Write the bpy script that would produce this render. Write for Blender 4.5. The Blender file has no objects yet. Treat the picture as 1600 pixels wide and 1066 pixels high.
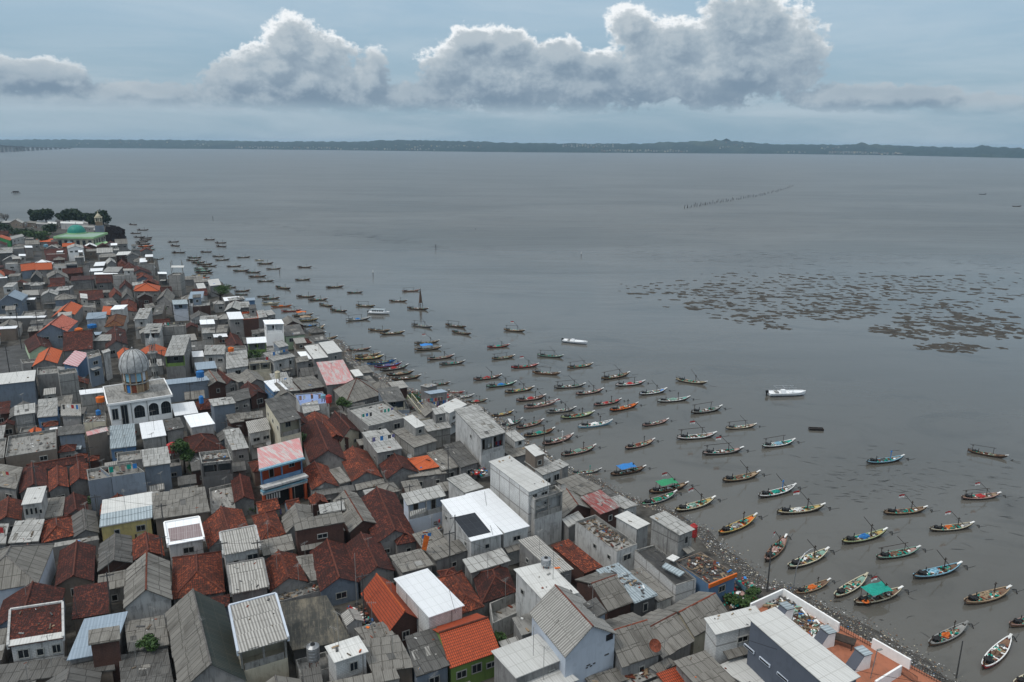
import bpy, math, random
from mathutils import Vector, Matrix
from mathutils.geometry import tessellate_polygon
random.seed(7)
sc = bpy.context.scene
COL = sc.collection
R = math.radians
# ---------------------------------------------------------------- camera
FPX = 1200.0; PITCH = R(14.45); ROLL = R(0.45); CAMZ = 60.0
r0 = Vector((1, 0, 0)); u0 = Vector((0, math.sin(PITCH), math.cos(PITCH))); fw = Vector((0, math.cos(PITCH), -math.sin(PITCH)))
rt = r0*math.cos(ROLL) + u0*math.sin(ROLL)
up = u0*math.cos(ROLL) - r0*math.sin(ROLL)
cd = bpy.data.cameras.new('camera'); cam = bpy.data.objects.new('camera', cd); COL.objects.link(cam)
cd.sensor_width = 36; cd.lens = 36*FPX/1600; cd.clip_start = 0.5; cd.clip_end = 60000
M = Matrix((rt, up, -fw)).transposed().to_4x4(); M.translation = Vector((0, 0, CAMZ)); cam.matrix_world = M
sc.camera = cam
sc.view_settings.view_transform = 'Standard'; sc.view_settings.look = 'None'
sc.view_settings.exposure = 0.14; sc.view_settings.gamma = 1.0
def pxdir(x, y): return fw + rt*((x-800)/FPX) + up*((533-y)/FPX)
def at(x, y, z=0.0):
    d = pxdir(x, y); t = (z-CAMZ)/d.z
    return Vector((d.x*t, d.y*t, z))
def topx(p):
    d = Vector(p) - Vector((0, 0, CAMZ)); zc = d.dot(fw)
    return 800 + FPX*d.dot(rt)/zc, 533 - FPX*d.dot(up)/zc
# ---------------------------------------------------------------- sky and sun
SUN_EL = R(58); SUN_AZ = R(235)          # azimuth clockwise from +Y
world = bpy.data.worlds.new("World"); sc.world = world; world.use_nodes = True
class N:
    """tiny expression helper for shader node trees"""
    def __init__(s, tree): s.t = tree
    def new(s, typ, **kw):
        n = s.t.nodes.new(typ)
        for k, v in kw.items(): setattr(n, k, v)
        return n
    def lk(s, a, b):
        if isinstance(a, (int, float)): b.default_value = a
        elif isinstance(a, (tuple, list)):
            b.default_value = tuple(a) if len(a) == len(b.default_value) else tuple(a)+(1,)
        else: s.t.links.new(a, b)
    def m(s, op, a, b=0.0, c=0.0, clamp=False):
        n = s.new('ShaderNodeMath', operation=op, use_clamp=clamp)
        s.lk(a, n.inputs[0]); s.lk(b, n.inputs[1])
        if op in ('SMOOTH_MAX', 'SMOOTH_MIN', 'MULTIPLY_ADD', 'WRAP', 'COMPARE'): s.lk(c, n.inputs[2])
        return n.outputs[0]
    def v(s, op, a, b=(0, 0, 0)):
        n = s.new('ShaderNodeVectorMath', operation=op); s.lk(a, n.inputs[0]); s.lk(b, n.inputs[1])
        return n.outputs[1] if op in ('LENGTH', 'DOT_PRODUCT', 'DISTANCE') else n.outputs[0]
    def xyz(s, x, y, z=0.0):
        n = s.new('ShaderNodeCombineXYZ'); s.lk(x, n.inputs[0]); s.lk(y, n.inputs[1]); s.lk(z, n.inputs[2]); return n.outputs[0]
    def sep(s, a):
        n = s.new('ShaderNodeSeparateXYZ'); s.lk(a, n.inputs[0]); return n.outputs
    def noise(s, vec, scale, detail=4, rough=.55, dist=0.0):
        n = s.new('ShaderNodeTexNoise'); s.lk(vec, n.inputs['Vector']); n.inputs['Scale'].default_value = scale
        n.inputs['Detail'].default_value = detail; n.inputs['Roughness'].default_value = rough; n.inputs['Distortion'].default_value = dist
        return n.outputs[0]
    def mix(s, f, a, b, blend='MIX'):
        n = s.new('ShaderNodeMix', data_type='RGBA', blend_type=blend)
        s.lk(f, n.inputs[0]); s.lk(a, n.inputs[6]); s.lk(b, n.inputs[7]); return n.outputs[2]
    def ramp(s, f, lo, hi, a=0.0, b=1.0, smooth=True):
        n = s.new('ShaderNodeMapRange', interpolation_type='SMOOTHSTEP' if smooth else 'LINEAR')
        s.lk(f, n.inputs[0]); n.inputs[1].default_value = lo; n.inputs[2].default_value = hi
        n.inputs[3].default_value = a; n.inputs[4].default_value = b; return n.outputs[0]
    def bump(s, h, strength=.3, dist=.05):
        n = s.new('ShaderNodeBump'); n.inputs['Strength'].default_value = strength; n.inputs['Distance'].default_value = dist
        s.lk(h, n.inputs['Height']); return n.outputs[0]
def azel(x, y):
    d = pxdir(x, y); return math.degrees(math.atan2(d.x, d.y)), math.degrees(math.atan2(d.z, math.hypot(d.x, d.y)))
# cloud field: ellipses given where the clouds stand in the sky
CL = [(455,72,44,40,1),(500,84,44,34,1),(430,108,60,42,1),(372,122,42,34,1),(480,132,95,42,1),(590,104,17,26,.8),(575,130,34,36,.8),(400,152,100,22,.8),(530,155,90,20,.8),
 (738,66,34,26,1),(700,108,42,40,.8),(790,76,50,32,1),(872,92,46,30,1),(935,98,38,26,.9),(800,130,120,48,1),(900,140,90,38,.9),
 (985,46,38,34,.9),(1060,74,80,46,.9),(1170,46,85,56,1),(1232,92,52,60,.8),(1120,112,130,54,1),(1000,124,66,44,.8),
 (30,122,60,20,.9),(105,130,50,18,.8),(190,158,130,16,.7),(20,152,80,16,.8),(300,164,90,14,.6),(660,164,70,14,.6),
 (620,150,90,22,.75),(310,150,90,22,.7),(1310,150,60,22,.7),(60,118,80,24,.9),(120,150,140,26,.85),(240,150,60,18,.8),(1380,152,90,20,.8),(1530,168,90,18,.8),(1440,148,62,12,.8),(1370,160,90,12,.7),(1500,164,110,11,.6),(1290,156,60,16,.6),(1590,176,60,10,.6)]
g = bpy.data.node_groups.new('cloud_field', 'ShaderNodeTree')
g.interface.new_socket('P', in_out='INPUT', socket_type='NodeSocketVector'); g.interface.new_socket('F', in_out='OUTPUT', socket_type='NodeSocketFloat')
q = N(g); gi = g.nodes.new('NodeGroupInput'); go = g.nodes.new('NodeGroupOutput')
acc = None
for (x, y, rx, ry, w) in CL:
    a0, e0 = azel(x, y); a1, _ = azel(x+rx, y); _, e1 = azel(x, y-ry)
    d = q.v('MULTIPLY', q.v('SUBTRACT', gi.outputs[0], (a0, e0, 0)), (1/abs(a1-a0), 1/abs(e1-e0), 0))
    f = q.m('MULTIPLY', q.m('SUBTRACT', 1.42, q.v('LENGTH', d)), w)
    acc = f if acc is None else q.m('SMOOTH_MAX', acc, f, .25)
nv = q.v('MULTIPLY', gi.outputs[0], (1, 1.25, 0))
n1 = q.noise(nv, .42, 9, .62, .15)
n2 = q.noise(nv, 1.5, 8, .6, .1)
F = q.m('ADD', acc, q.m('MULTIPLY', q.m('SUBTRACT', n1, .5), 1.9))
F = q.m('ADD', F, q.m('MULTIPLY', q.m('SUBTRACT', n2, .5), .85))
q.lk(F, go.inputs[0])
w = N(world.node_tree); world.node_tree.nodes.clear()
tc = w.new('ShaderNodeTexCoord'); sx, sy, sz = w.sep(tc.outputs['Generated'])
az = w.m('MULTIPLY', w.m('ARCTAN2', sx, sy), 57.2958); el = w.m('MULTIPLY', w.m('ARCTAN2', sz, w.m('SQRT', w.m('ADD', w.m('MULTIPLY', sx, sx), w.m('MULTIPLY', sy, sy)))), 57.2958)
P = w.xyz(az, el, 0)
def field(vec):
    n = w.new('ShaderNodeGroup'); n.node_tree = g; w.lk(vec, n.inputs[0]); return n.outputs[0]
A = field(P); B = field(w.v('ADD', P, (-.45, .75, 0)))
mask = w.ramp(A, .16, .46)
base_cut = w.ramp(el, 1.7, 3.0)
mask = w.m('MULTIPLY', mask, base_cut)
lit = w.ramp(w.m('SUBTRACT', A, B), -.45, .65)
rim = w.ramp(A, .95, .2)                                   # thin cloud at the edge is bright
hgt = w.ramp(el, 1.8, 7.5)
shade = w.m('ADD', w.m('MULTIPLY', lit, .50), w.m('MULTIPLY', w.m('MULTIPLY', rim, hgt), .52))
shade = w.m('ADD', shade, w.m('MULTIPLY', hgt, .16))
soft = w.noise(w.v('MULTIPLY', P, (.5, 1, 0)), .35, 5, .5)
shade = w.m('ADD', shade, w.m('MULTIPLY', w.m('SUBTRACT', soft, .5), .7), clamp=True)
cr = w.new('ShaderNodeValToRGB'); w.lk(shade, cr.inputs[0])
E = cr.color_ramp; E.elements[0].position = 0.0; E.elements[0].color = (1.85, 2.6, 3.4, 1); E.elements[1].position = 1.0; E.elements[1].color = (8.2, 8.5, 8.7, 1)
for p, c in ((.25, (2.65, 3.4, 4.15, 1)), (.5, (3.4, 4.15, 4.8, 1)), (.75, (4.6, 5.2, 5.65, 1))):
    e = E.elements.new(p); e.color = c
skyt = w.new('ShaderNodeTexSky', sky_type='NISHITA'); skyt.sun_disc = False; skyt.sun_elevation = SUN_EL; skyt.sun_rotation = SUN_AZ
skyt.altitude = 60; skyt.dust_density = 3.0; skyt.air_density = 1.0
# high veil of thin cloud over the blue
veilcol = w.mix(w.ramp(el, 0, 14), (2.7, 4.0, 5.0), (3.6, 5.1, 6.4))
streak = w.noise(w.v('MULTIPLY', w.xyz(az, el, 0), (.06, .32, 0)), 1.0, 6, .6, .4)
veilcol = w.mix(w.ramp(streak, .35, .75, 0, .5), veilcol, (5.3, 6.2, 6.9))
veilcol = w.mix(w.ramp(el, 16, 55), veilcol, (10.5, 10.8, 11.0))
skyc = w.mix(.86, skyt.outputs[0], veilcol)
# low stratus band under the cumulus
st = w.noise(w.v('MULTIPLY', P, (.10, .75, 0)), 1.0, 7, .6, .3)
band = w.m('MULTIPLY', w.ramp(el, 1.3, 2.2), w.ramp(el, 5.2, 3.2))
skyc = w.mix(w.m('MULTIPLY', w.m('MULTIPLY', w.ramp(st, .40, .62), band), .75), skyc, (4.0, 4.9, 5.6))
col = w.mix(mask, skyc, cr.outputs[0])
bg = w.new('ShaderNodeBackground'); bg.inputs[1].default_value = 0.1; w.lk(col, bg.inputs[0])
wo = w.new('ShaderNodeOutputWorld'); w.lk(bg.outputs[0], wo.inputs[0])
sd = bpy.data.lights.new('sun', 'SUN'); sd.energy = 1.5; sd.angle = R(10); sd.color = (1, .965, .91)
so = bpy.data.objects.new('sun', sd); COL.objects.link(so); so.location = (0, 0, 300)
sv = Vector((math.sin(SUN_AZ)*math.cos(SUN_EL), math.cos(SUN_AZ)*math.cos(SUN_EL), math.sin(SUN_EL)))
so.rotation_euler = sv.to_track_quat('Z', 'Y').to_euler()
# ---------------------------------------------------------------- object helpers
def tag(o, label=None, cat=None, group=None, kind=None):
    if label: o['label'] = label
    if cat: o['category'] = cat
    if group: o['group'] = group
    if kind: o['kind'] = kind
    return o
def thing(name, loc, label=None, cat=None, group=None, rz=0):
    o = bpy.data.objects.new(name, None); COL.objects.link(o); o.location = loc; o.rotation_euler = (0, 0, rz)
    o.empty_display_size = .5
    return tag(o, label, cat, group)
def link(name, me, parent=None):
    o = bpy.data.objects.new(name, me); COL.objects.link(o)
    if parent: o.parent = parent
    return o
class MB:
    def __init__(s): s.v = []; s.f = []; s.uv = []; s.mi = []
    def face(s, pts, uvs=None, mi=0):
        n = len(s.v); s.v += [tuple(p) for p in pts]; s.f.append(tuple(range(n, n+len(pts))))
        s.uv += uvs if uvs else [(p[0], p[1]) for p in pts]; s.mi.append(mi)
    def fuv(s, a, b, c, d, mi=0, off=(0, 0)):          # quad with metre uv, u along ab
        a, b, c, d = map(Vector, (a, b, c, d)); ux = (b-a)
        L = ux.length or 1; ux = ux/L; nrm = ux.cross(d-a); 
        vy = nrm.cross(ux); vy = vy.normalized() if vy.length > 1e-9 else Vector((0, 0, 1))
        s.face((a, b, c, d), [((p-a).dot(ux)+off[0], (p-a).dot(vy)+off[1]) for p in (a, b, c, d)], mi)
    def tri(s, a, b, c, mi=0):
        a, b, c = map(Vector, (a, b, c)); ux = (b-a).normalized(); nrm = ux.cross(c-a); vy = nrm.cross(ux).normalized()
        s.face((a, b, c), [((p-a).dot(ux), (p-a).dot(vy)) for p in (a, b, c)], mi)
    def box(s, c, size, rz=0, mi=0, tilt=0):
        hx, hy, hz = size[0]/2, size[1]/2, size[2]/2; ca, sa = math.cos(rz), math.sin(rz)
        P = []
        for dz in (-hz, hz):
            for dx, dy in ((-hx, -hy), (hx, -hy), (hx, hy), (-hx, hy)):
                P.append(Vector((c[0]+dx*ca-dy*sa, c[1]+dx*sa+dy*ca, c[2]+dz+tilt*dx)))
        s.fuv(P[4], P[5], P[6], P[7], mi); s.fuv(P[3], P[2], P[1], P[0], mi)
        for i in range(4):
            j = (i+1) % 4; s.fuv(P[i], P[j], P[j+4], P[i+4], mi)
    def prism(s, top, t, mi=0):                         # slab under a top polygon (ccw from above)
        top = [Vector(p) for p in top]; n = len(top); dn = Vector((0, 0, -t))
        if n == 4: s.fuv(top[0], top[1], top[2], top[3], mi)
        else: s.tri(top[0], top[1], top[2], mi)
        b = [p+dn for p in top]
        s.face(list(reversed(b)), None, mi)
        for i in range(n):
            j = (i+1) % n; s.fuv(b[i], b[j], top[j], top[i], mi)
    def tube(s, p, q, r0, r1=None, n=6, mi=0, cap=True):
        p, q = Vector(p), Vector(q); r1 = r0 if r1 is None else r1; ax = (q-p)
        if ax.length < 1e-6: return
        ax.normalize(); sd = ax.cross(Vector((0, 0, 1)) if abs(ax.z) < .9 else Vector((1, 0, 0))).normalized(); s2 = ax.cross(sd)
        A = [p+(sd*math.cos(2*math.pi*i/n)+s2*math.sin(2*math.pi*i/n))*r0 for i in range(n)]
        B = [q+(sd*math.cos(2*math.pi*i/n)+s2*math.sin(2*math.pi*i/n))*r1 for i in range(n)]
        for i in range(n):
            j = (i+1) % n; s.fuv(A[i], A[j], B[j], B[i], mi)
        if cap:
            s.face(B, None, mi); s.face(list(reversed(A)), None, mi)
    def lathe(s, c, prof, n=20, mi=0):
        c = Vector(c)
        for k in range(len(prof)-1):
            (ra, za), (rb, zb) = prof[k], prof[k+1]
            for i in range(n):
                t0, t1 = 2*math.pi*i/n, 2*math.pi*(i+1)/n
                a = c+Vector((ra*math.cos(t0), ra*math.sin(t0), za)); b = c+Vector((ra*math.cos(t1), ra*math.sin(t1), za))
                d = c+Vector((rb*math.cos(t0), rb*math.sin(t0), zb)); e = c+Vector((rb*math.cos(t1), rb*math.sin(t1), zb))
                if ra < 1e-6: s.face((a, e, d), None, mi)
                elif rb < 1e-6: s.face((a, b, d), None, mi)
                else: s.face((a, b, e, d), [(t0*ra, za), (t1*ra, za), (t1*ra, zb), (t0*ra, zb)], mi)
    def mesh(s, name, mats, smooth=False, merge=False):
        me = bpy.data.meshes.new(name); me.from_pydata(s.v, [], s.f)
        ul = me.uv_layers.new(name='UVMap'); flat = [c for uv in s.uv for c in uv]; ul.data.foreach_set('uv', flat)
        for m in (mats if isinstance(mats, (list, tuple)) else [mats]): me.materials.append(m)
        me.polygons.foreach_set('material_index', s.mi)
        if merge:
            import bmesh
            bm = bmesh.new(); bm.from_mesh(me); bmesh.ops.remove_doubles(bm, verts=bm.verts, dist=1e-4); bm.to_mesh(me); bm.free()
        if smooth: me.polygons.foreach_set('use_smooth', [True]*len(me.polygons))
        me.update(); return me
    def build(s, name, mats, parent=None, smooth=False, merge=False):
        return link(name, s.mesh(name, mats, smooth, merge), parent)
# ---------------------------------------------------------------- materials
def newmat(name):
    m = bpy.data.materials.new(name); m.use_nodes = True; m.node_tree.nodes.clear(); n = N(m.node_tree)
    p = n.new('ShaderNodeBsdfPrincipled'); o = n.new('ShaderNodeOutputMaterial'); p.inputs['Specular IOR Level'].default_value = .25; n.lk(p.outputs[0], o.inputs[0])
    return m, n, p
def rnd(n, lo, hi):
    oi = n.new('ShaderNodeObjectInfo'); return n.ramp(oi.outputs['Random'], 0, 1, lo, hi, False), oi.outputs['Random']
def scl(n, c, f): return n.v('SCALE', c) if False else n.mix(1.0, c, n.xyz(f, f, f), 'MULTIPLY')
def uvn(n, rv=None):
    t = n.new('ShaderNodeUVMap').outputs[0]
    if rv is None: return t
    k = n.m('MULTIPLY', rv, 57.0); return n.v('ADD', t, n.xyz(k, k, k))
def brick(n, vec, w, h, mort, c1, c2, cm, offset=.5, bias=0.0, smooth=.1):
    b = n.new('ShaderNodeTexBrick'); n.lk(vec, b.inputs['Vector']); b.offset = offset
    b.inputs['Scale'].default_value = 1; b.inputs['Brick Width'].default_value = w; b.inputs['Row Height'].default_value = h
    b.inputs['Mortar Size'].default_value = mort; b.inputs['Mortar Smooth'].default_value = smooth; b.inputs['Bias'].default_value = bias
    n.lk(c1, b.inputs['Color1']); n.lk(c2, b.inputs['Color2']); n.lk(cm, b.inputs['Mortar']); return b.outputs[0], b.outputs[1]
def m_tile(name, c1, c2, cm, dirt=.5, speck=None, rough=.8, bias=0.0, line=.035):
    m, n, p = newmat(name); f, rv = rnd(n, .78, 1.18); uv = uvn(n); o = uvn(n, rv)
    c, fac = brick(n, uv, .24, .34, line, c1, c2, cm, 0.0, bias, .4)
    n2 = n.noise(o, 2.6, 5, .7); n1 = n.noise(o, .45, 5, .6)
    c = n.mix(n.ramp(n2, .44, .68, 0, dirt), c, cm)
    if speck:
        n3 = n.noise(n.v('MULTIPLY', o, (1, .8, 1)), 3.3, 3, .6); c = n.mix(n.m('MULTIPLY', n.ramp(n3, .52, .62, 0, 1), n.ramp(n1, .38, .62, .35, 1)), c, speck)
    c = n.mix(n.ramp(n1, .52, .35, 0, dirt*.8), c, cm)
    n.lk(scl(n, c, f), p.inputs['Base Color']); p.inputs['Roughness'].default_value = rough
    vx, vy, _ = n.sep(uv); row = n.m('FRACT', n.m('DIVIDE', vy, .34))
    wv = n.m('SINE', n.m('MULTIPLY', vx, 2*math.pi/.24))
    n.lk(n.bump(n.m('ADD', n.m('MULTIPLY', row, -.6), n.m('MULTIPLY', wv, .35)), .6, .06), p.inputs['Normal'])
    return m
def m_sheet(name, c, dark, stripe=.3, per=.30, seam=.5, stain=.45, var=.12, rough=.75, metal=0.0, pw=1.05, ph=1.75, streakcol=None, streak=0.0, rlo=.85, rhi=1.12):
    m, n, p = newmat(name); f, rv = rnd(n, rlo, rhi); uv = uvn(n); o = uvn(n, rv)
    c2 = tuple(x*(1-var) for x in c); cm = tuple(a*(1-seam)+b*seam for a, b in zip(c, dark))
    col, fac = brick(n, uv, pw, ph, .05, c, c2, cm, 0.0)
    vx, vy, _ = n.sep(uv)
    wv = n.m('ADD', n.m('MULTIPLY', n.m('SINE', n.m('MULTIPLY', vx, 2*math.pi/per)), .5), .5)
    big = n.noise(n.v('MULTIPLY', o, (1, .35, 1)), .55, 6, .65); fine = n.noise(n.v('MULTIPLY', o, (1, .22, 1)), 3.2, 5, .7)
    col = n.mix(n.ramp(big, .46, .72, 0, stain), col, dark)
    col = n.mix(n.ramp(fine, .5, .72, 0, stain*.7), col, dark)
    col = n.mix(n.m('MULTIPLY', wv, stripe), col, dark)
    if streakcol:
        s2 = n.noise(n.v('MULTIPLY', o, (1.6, .25, 1)), .9, 6, .75)
        col = n.mix(n.ramp(s2, .42, .56, 0, streak), col, streakcol)
    n.lk(scl(n, col, f), p.inputs['Base Color']); p.inputs['Roughness'].default_value = rough; p.inputs['Metallic'].default_value = metal
    n.lk(n.bump(wv, .5, .04), p.inputs['Normal']); return m
def m_wall(name, c, dark=(.05, .05, .045), stain=.5, frame=None, block=None, rough=.9, rlo=.85, rhi=1.12):
    m, n, p = newmat(name); f, rv = rnd(n, rlo, rhi); uv = uvn(n); o = uvn(n, rv)
    col = n.mix(0.0, c, c)
    if block: col, fb = brick(n, uv, .42, .21, .018, c, tuple(x*.88 for x in c), tuple(x*block for x in c), .5)
    big = n.noise(n.v('MULTIPLY', o, (1, .45, 1)), .5, 6, .65); drip = n.noise(n.v('MULTIPLY', o, (2.2, .3, 1)), 1.4, 6, .7)
    col = n.mix(n.ramp(big, .45, .75, 0, stain), col, dark)
    col = n.mix(n.ramp(drip, .48, .70, 0, stain), col, dark)
    pt_ = n.noise(o, .9, 3, .5); col = n.mix(n.ramp(pt_, .60, .63, 0, stain*.55), col, tuple(x*.45 for x in c))
    if frame:
        c3, f3 = brick(n, n.v('ADD', uv, (.1, .25, 0)), 3.1, 3.0, .10, (0, 0, 0), (0, 0, 0), (1, 1, 1), 0.0)
        col = n.mix(n.m('MULTIPLY', f3, .8), col, frame)
    n.lk(scl(n, col, f), p.inputs['Base Color']); p.inputs['Roughness'].default_value = rough
    n.lk(n.bump(n.noise(o, 9, 4, .6), .15, .02), p.inputs['Normal']); return m
def m_plain(name, c, rough=.7, var=.15, metal=0.0, sc_=3.0, spec=None):
    m, n, p = newmat(name); tc = n.new('ShaderNodeTexCoord').outputs['Object']; f, rv = rnd(n, 1-var*.7, 1+var*.7)
    nz = n.noise(tc, sc_, 5, .6); col = n.mix(n.ramp(nz, .3, .75, 0, 1), c, tuple(x*(1-var*1.6) for x in c))
    n.lk(scl(n, col, f), p.inputs['Base Color']); p.inputs['Roughness'].default_value = rough; p.inputs['Metallic'].default_value = metal
    return m
K = {}
K['td'] = m_tile('weathered_dark_tile', (.098, .022, .015), (.042, .013, .010), (.012, .007, .006), .6, (.14, .036, .02), bias=.1)
K['tm'] = m_tile('rust_tile', (.17, .036, .017), (.075, .020, .013), (.022, .012, .009), .65, (.29, .072, .03))
K['to'] = m_tile('orange_tile', (.55, .115, .030), (.46, .090, .024), (.22, .05, .02), .15, rough=.65)
K['tn'] = m_tile('new_red_tile', (.40, .070, .022), (.32, .055, .018), (.05, .015, .01), .10, rough=.6)
K['tp'] = m_tile('pale_pink_tile', (.60, .20, .13), (.42, .10, .06), (.20, .06, .05), .2)
K['tb'] = m_tile('brown_tile', (.20, .075, .025), (.10, .04, .02), (.03, .018, .012), .5, (.33, .14, .05))
K['wb'] = m_sheet('bright_white_sheet', (.78, .80, .82), (.45, .46, .46), .06, .30, .35, .12, .03, .5)
K['aw'] = m_sheet('off_white_sheet', (.55, .55, .53), (.25, .24, .22), .16, .32, .4, .22, .06, .6)
K['al'] = m_sheet('light_grey_fibre_cement', (.36, .36, .345), (.10, .095, .085), .12, .22, .9, .5, .2)
K['ag'] = m_sheet('grey_brown_fibre_cement', (.215, .205, .185), (.055, .05, .042), .18, .22, .85, .6, .24)
K['ad'] = m_sheet('old_dark_fibre_cement', (.125, .122, .115), (.028, .027, .025), .22, .24, .8, .6, .35)
K['ac'] = m_sheet('ribbed_grey_sheet', (.40, .39, .365), (.10, .095, .085), .75, .34, .4, .3, .06)
K['bl'] = m_sheet('blue_grey_metal_sheet', (.26, .32, .38), (.10, .13, .16), .35, .36, .3, .2, .05, .45)
K['b2'] = m_sheet('pale_blue_sheet', (.36, .42, .45), (.10, .12, .13), .5, .42, .5, .25, .08)
K['pk'] = m_sheet('faded_pink_sheet', (.50, .47, .45), (.22, .2, .2), .25, .34, .3, .3, .05, streakcol=(.50, .17, .17), streak=.75)
K['rw'] = m_sheet('red_white_streaked_sheet', (.36, .34, .32), (.10, .09, .09), .3, .3, .4, .3, .2, streakcol=(.26, .045, .04), streak=.9)
K['st'] = m_sheet('striped_awning_sheet', (.55, .52, .52), (.40, .09, .11), .95, 1.2, .2, .2, .05)
K['bk'] = m_sheet('black_panel_sheet', (.022, .026, .034), (.07, .075, .085), .1, .2, .3, .2, .2)
K['dg'] = m_sheet('mossy_dark_sheet', (.028, .040, .038), (.09, .085, .065), .15, .3, .3, .35, .2)
K['dk'] = m_sheet('stained_plastic_cover', (.045, .045, .040), (.22, .19, .14), .0, .3, .1, .55, .2)
K['pu'] = m_sheet('purple_brown_sheet', (.23, .17, .17), (.45, .42, .42), .3, .3, .3, .3, .1)
K['co'] = m_wall('weathered_concrete', (.25, .245, .23), (.05, .048, .043), .8)
K['cd'] = m_wall('tarred_slab', (.05, .05, .05), (.16, .155, .14), .4)
K['bt'] = m_wall('blue_terrace_paint', (.19, .26, .46), (.3, .33, .38), .4)
K['tf'] = m_wall('terracotta_floor', (.34, .13, .075), (.16, .08, .05), .4)
K['wp'] = m_wall('white_plaster', (.46, .46, .45), (.10, .095, .088), .6)
K['wc'] = m_wall('clean_white_paint', (.80, .80, .79), (.45, .45, .43), .22, rlo=.97, rhi=1.03)
K['wk'] = m_wall('white_blockwork', (.56, .56, .55), (.2, .19, .18), .35, frame=(.20, .19, .18), block=.55)
K['gp'] = m_wall('grey_plaster', (.215, .21, .205), (.06, .06, .055), .6)
K['gb'] = m_wall('blue_grey_paint', (.18, .215, .26), (.09, .105, .12), .4)
K['sl'] = m_wall('slate_paint', (.095, .108, .135), (.06, .068, .085), .25, rlo=.98, rhi=1.02)
K['lb'] = m_wall('pale_blue_paint', (.50, .55, .62), (.30, .33, .38), .25)
K['cb'] = m_wall('framed_blockwork', (.31, .305, .29), (.09, .085, .08), .6, frame=(.11, .105, .10), block=.75)
K['br'] = m_wall('dark_brick', (.085, .045, .036), (.035, .025, .022), .5, block=.6)
K['or'] = m_wall('orange_paint', (.50, .095, .035), (.3, .05, .03), .3)
K['cr'] = m_wall('cream_paint', (.50, .46, .36), (.18, .16, .12), .4)
K['gn'] = m_wall('green_paint', (.03, .17, .06), (.02, .08, .04), .3)
K['lg'] = m_wall('pale_green_paint', (.42, .52, .36), (.2, .25, .18), .4)
K['lm'] = m_wall('lime_paint', (.14, .22, .06), (.06, .1, .03), .4)
K['bw'] = m_wall('blue_paint', (.10, .18, .30), (.06, .1, .15), .4)
K['yw'] = m_wall('yellow_paint', (.46, .38, .16), (.2, .17, .1), .4)
K['bn'] = m_wall('brown_paint', (.17, .14, .115), (.07, .06, .05), .4)
K['dkw'] = m_wall('dark_grey_wall', (.10, .10, .10), (.04, .04, .04), .4)
K['glass'] = m_plain('dark_window_glass', (.018, .022, .026), .12, .1)
K['void'] = m_plain('dark_interior', (.012, .012, .012), .9, .1)
K['frame'] = m_plain('white_window_frame', (.34, .34, .32), .6)
K['wood'] = m_plain('grey_wood', (.12, .095, .07), .85, .3)
K['dwood'] = m_plain('dark_wood', (.045, .033, .026), .8, .3)
K['rust'] = m_plain('rusty_metal', (.20, .055, .03), .8, .4)
K['ridge'] = m_plain('terracotta_ridge', (.13, .042, .028), .8, .3)
K['ridgeg'] = m_plain('grey_ridge', (.16, .15, .14), .85, .3)
K['metal'] = m_plain('galvanised_metal', (.35, .36, .37), .4, .2, .6)
K['black'] = m_plain('black_rubber', (.012, .012, .013), .6, .2)
for nm, c in dict(red=(.40, .035, .035), white=(.75, .75, .73), blue=(.03, .19, .50), green=(.03, .24, .11), teal=(.01, .27, .21), orange=(.62, .14, .02), yellow=(.42, .31, .11),
        lblue=(.20, .38, .48), pink=(.36, .23, .20), cream=(.50, .45, .33), brown=(.16, .095, .06), grey=(.24, .24, .23), dgrey=(.07, .07, .07), tan=(.30, .22, .14), dkbrown=(.06, .042, .032), mint=(.20, .33, .27), lime=(.34, .38, .22), purple=(.16, .15, .32)).items():
    K[nm] = m_plain(nm+'_paint', c, .6, .22)

# ================================================================ SETTING
from mathutils import noise as mn
def fbm(x, y, z=0.0, o=5): return mn.fractal(Vector((x, y, z)), 1.0, 2.1, o)
# ---- water: muddy strait, one sheet to the horizon
m, n, p = newmat('muddy_water')
tc = n.new('ShaderNodeTexCoord').outputs['Object']
big = n.noise(n.v('MULTIPLY', tc, (.004, .011, 1)), 1.0, 5, .55, .6); sm = n.noise(n.v('MULTIPLY', tc, (.03, .05, 1)), 1.0, 6, .65, 1.2)
c = n.mix(n.ramp(big, .35, .65), (.074, .070, .060), (.106, .101, .090))
c = n.mix(n.ramp(sm, .50, .72, 0, .5), c, (.040, .038, .032)); sm2 = n.noise(n.v('MULTIPLY', tc, (.16, .22, 1)), 1.0, 7, .75, 2.0); c = n.mix(n.ramp(sm2, .54, .74, 0, .4), c, (.050, .044, .034))
n.lk(c, p.inputs['Base Color']); p.inputs['IOR'].default_value = 1.33; p.inputs['Specular IOR Level'].default_value = .5
rip = n.noise(n.v('MULTIPLY', tc, (.35, 1.1, 1)), 1.0, 5, .65, .4); rip2 = n.noise(n.v('MULTIPLY', tc, (.045, .16, 1)), 1.0, 4, .6, .5)
calm = n.ramp(n.noise(n.v('MULTIPLY', tc, (.006, .02, 1)), 1.0, 4, .5, .8), .35, .65, .35, 1.0)
_, ty, _ = n.sep(tc)
near = n.ramp(ty, 95, 420, .10, 1.0)
rip3 = n.noise(n.v('MULTIPLY', tc, (.018, .085, 1)), 1.0, 6, .7, .6)
farw = n.ramp(ty, 200, 520, 0, 1)
c = n.mix(n.m('MULTIPLY', n.ramp(rip3, .50, .66, 0, .30), farw), c, (.045, .042, .038))  # wavelet shading of the far water put into the colour as dark streaks
n.lk(c, p.inputs['Base Color'])
hgt_ = n.m('MULTIPLY', n.m('ADD', n.m('MULTIPLY', rip, .30), n.m('ADD', n.m('MULTIPLY', rip2, .9), n.m('MULTIPLY', n.m('MULTIPLY', rip3, farw), 3.2))), n.m('MULTIPLY', calm, near))
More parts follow.
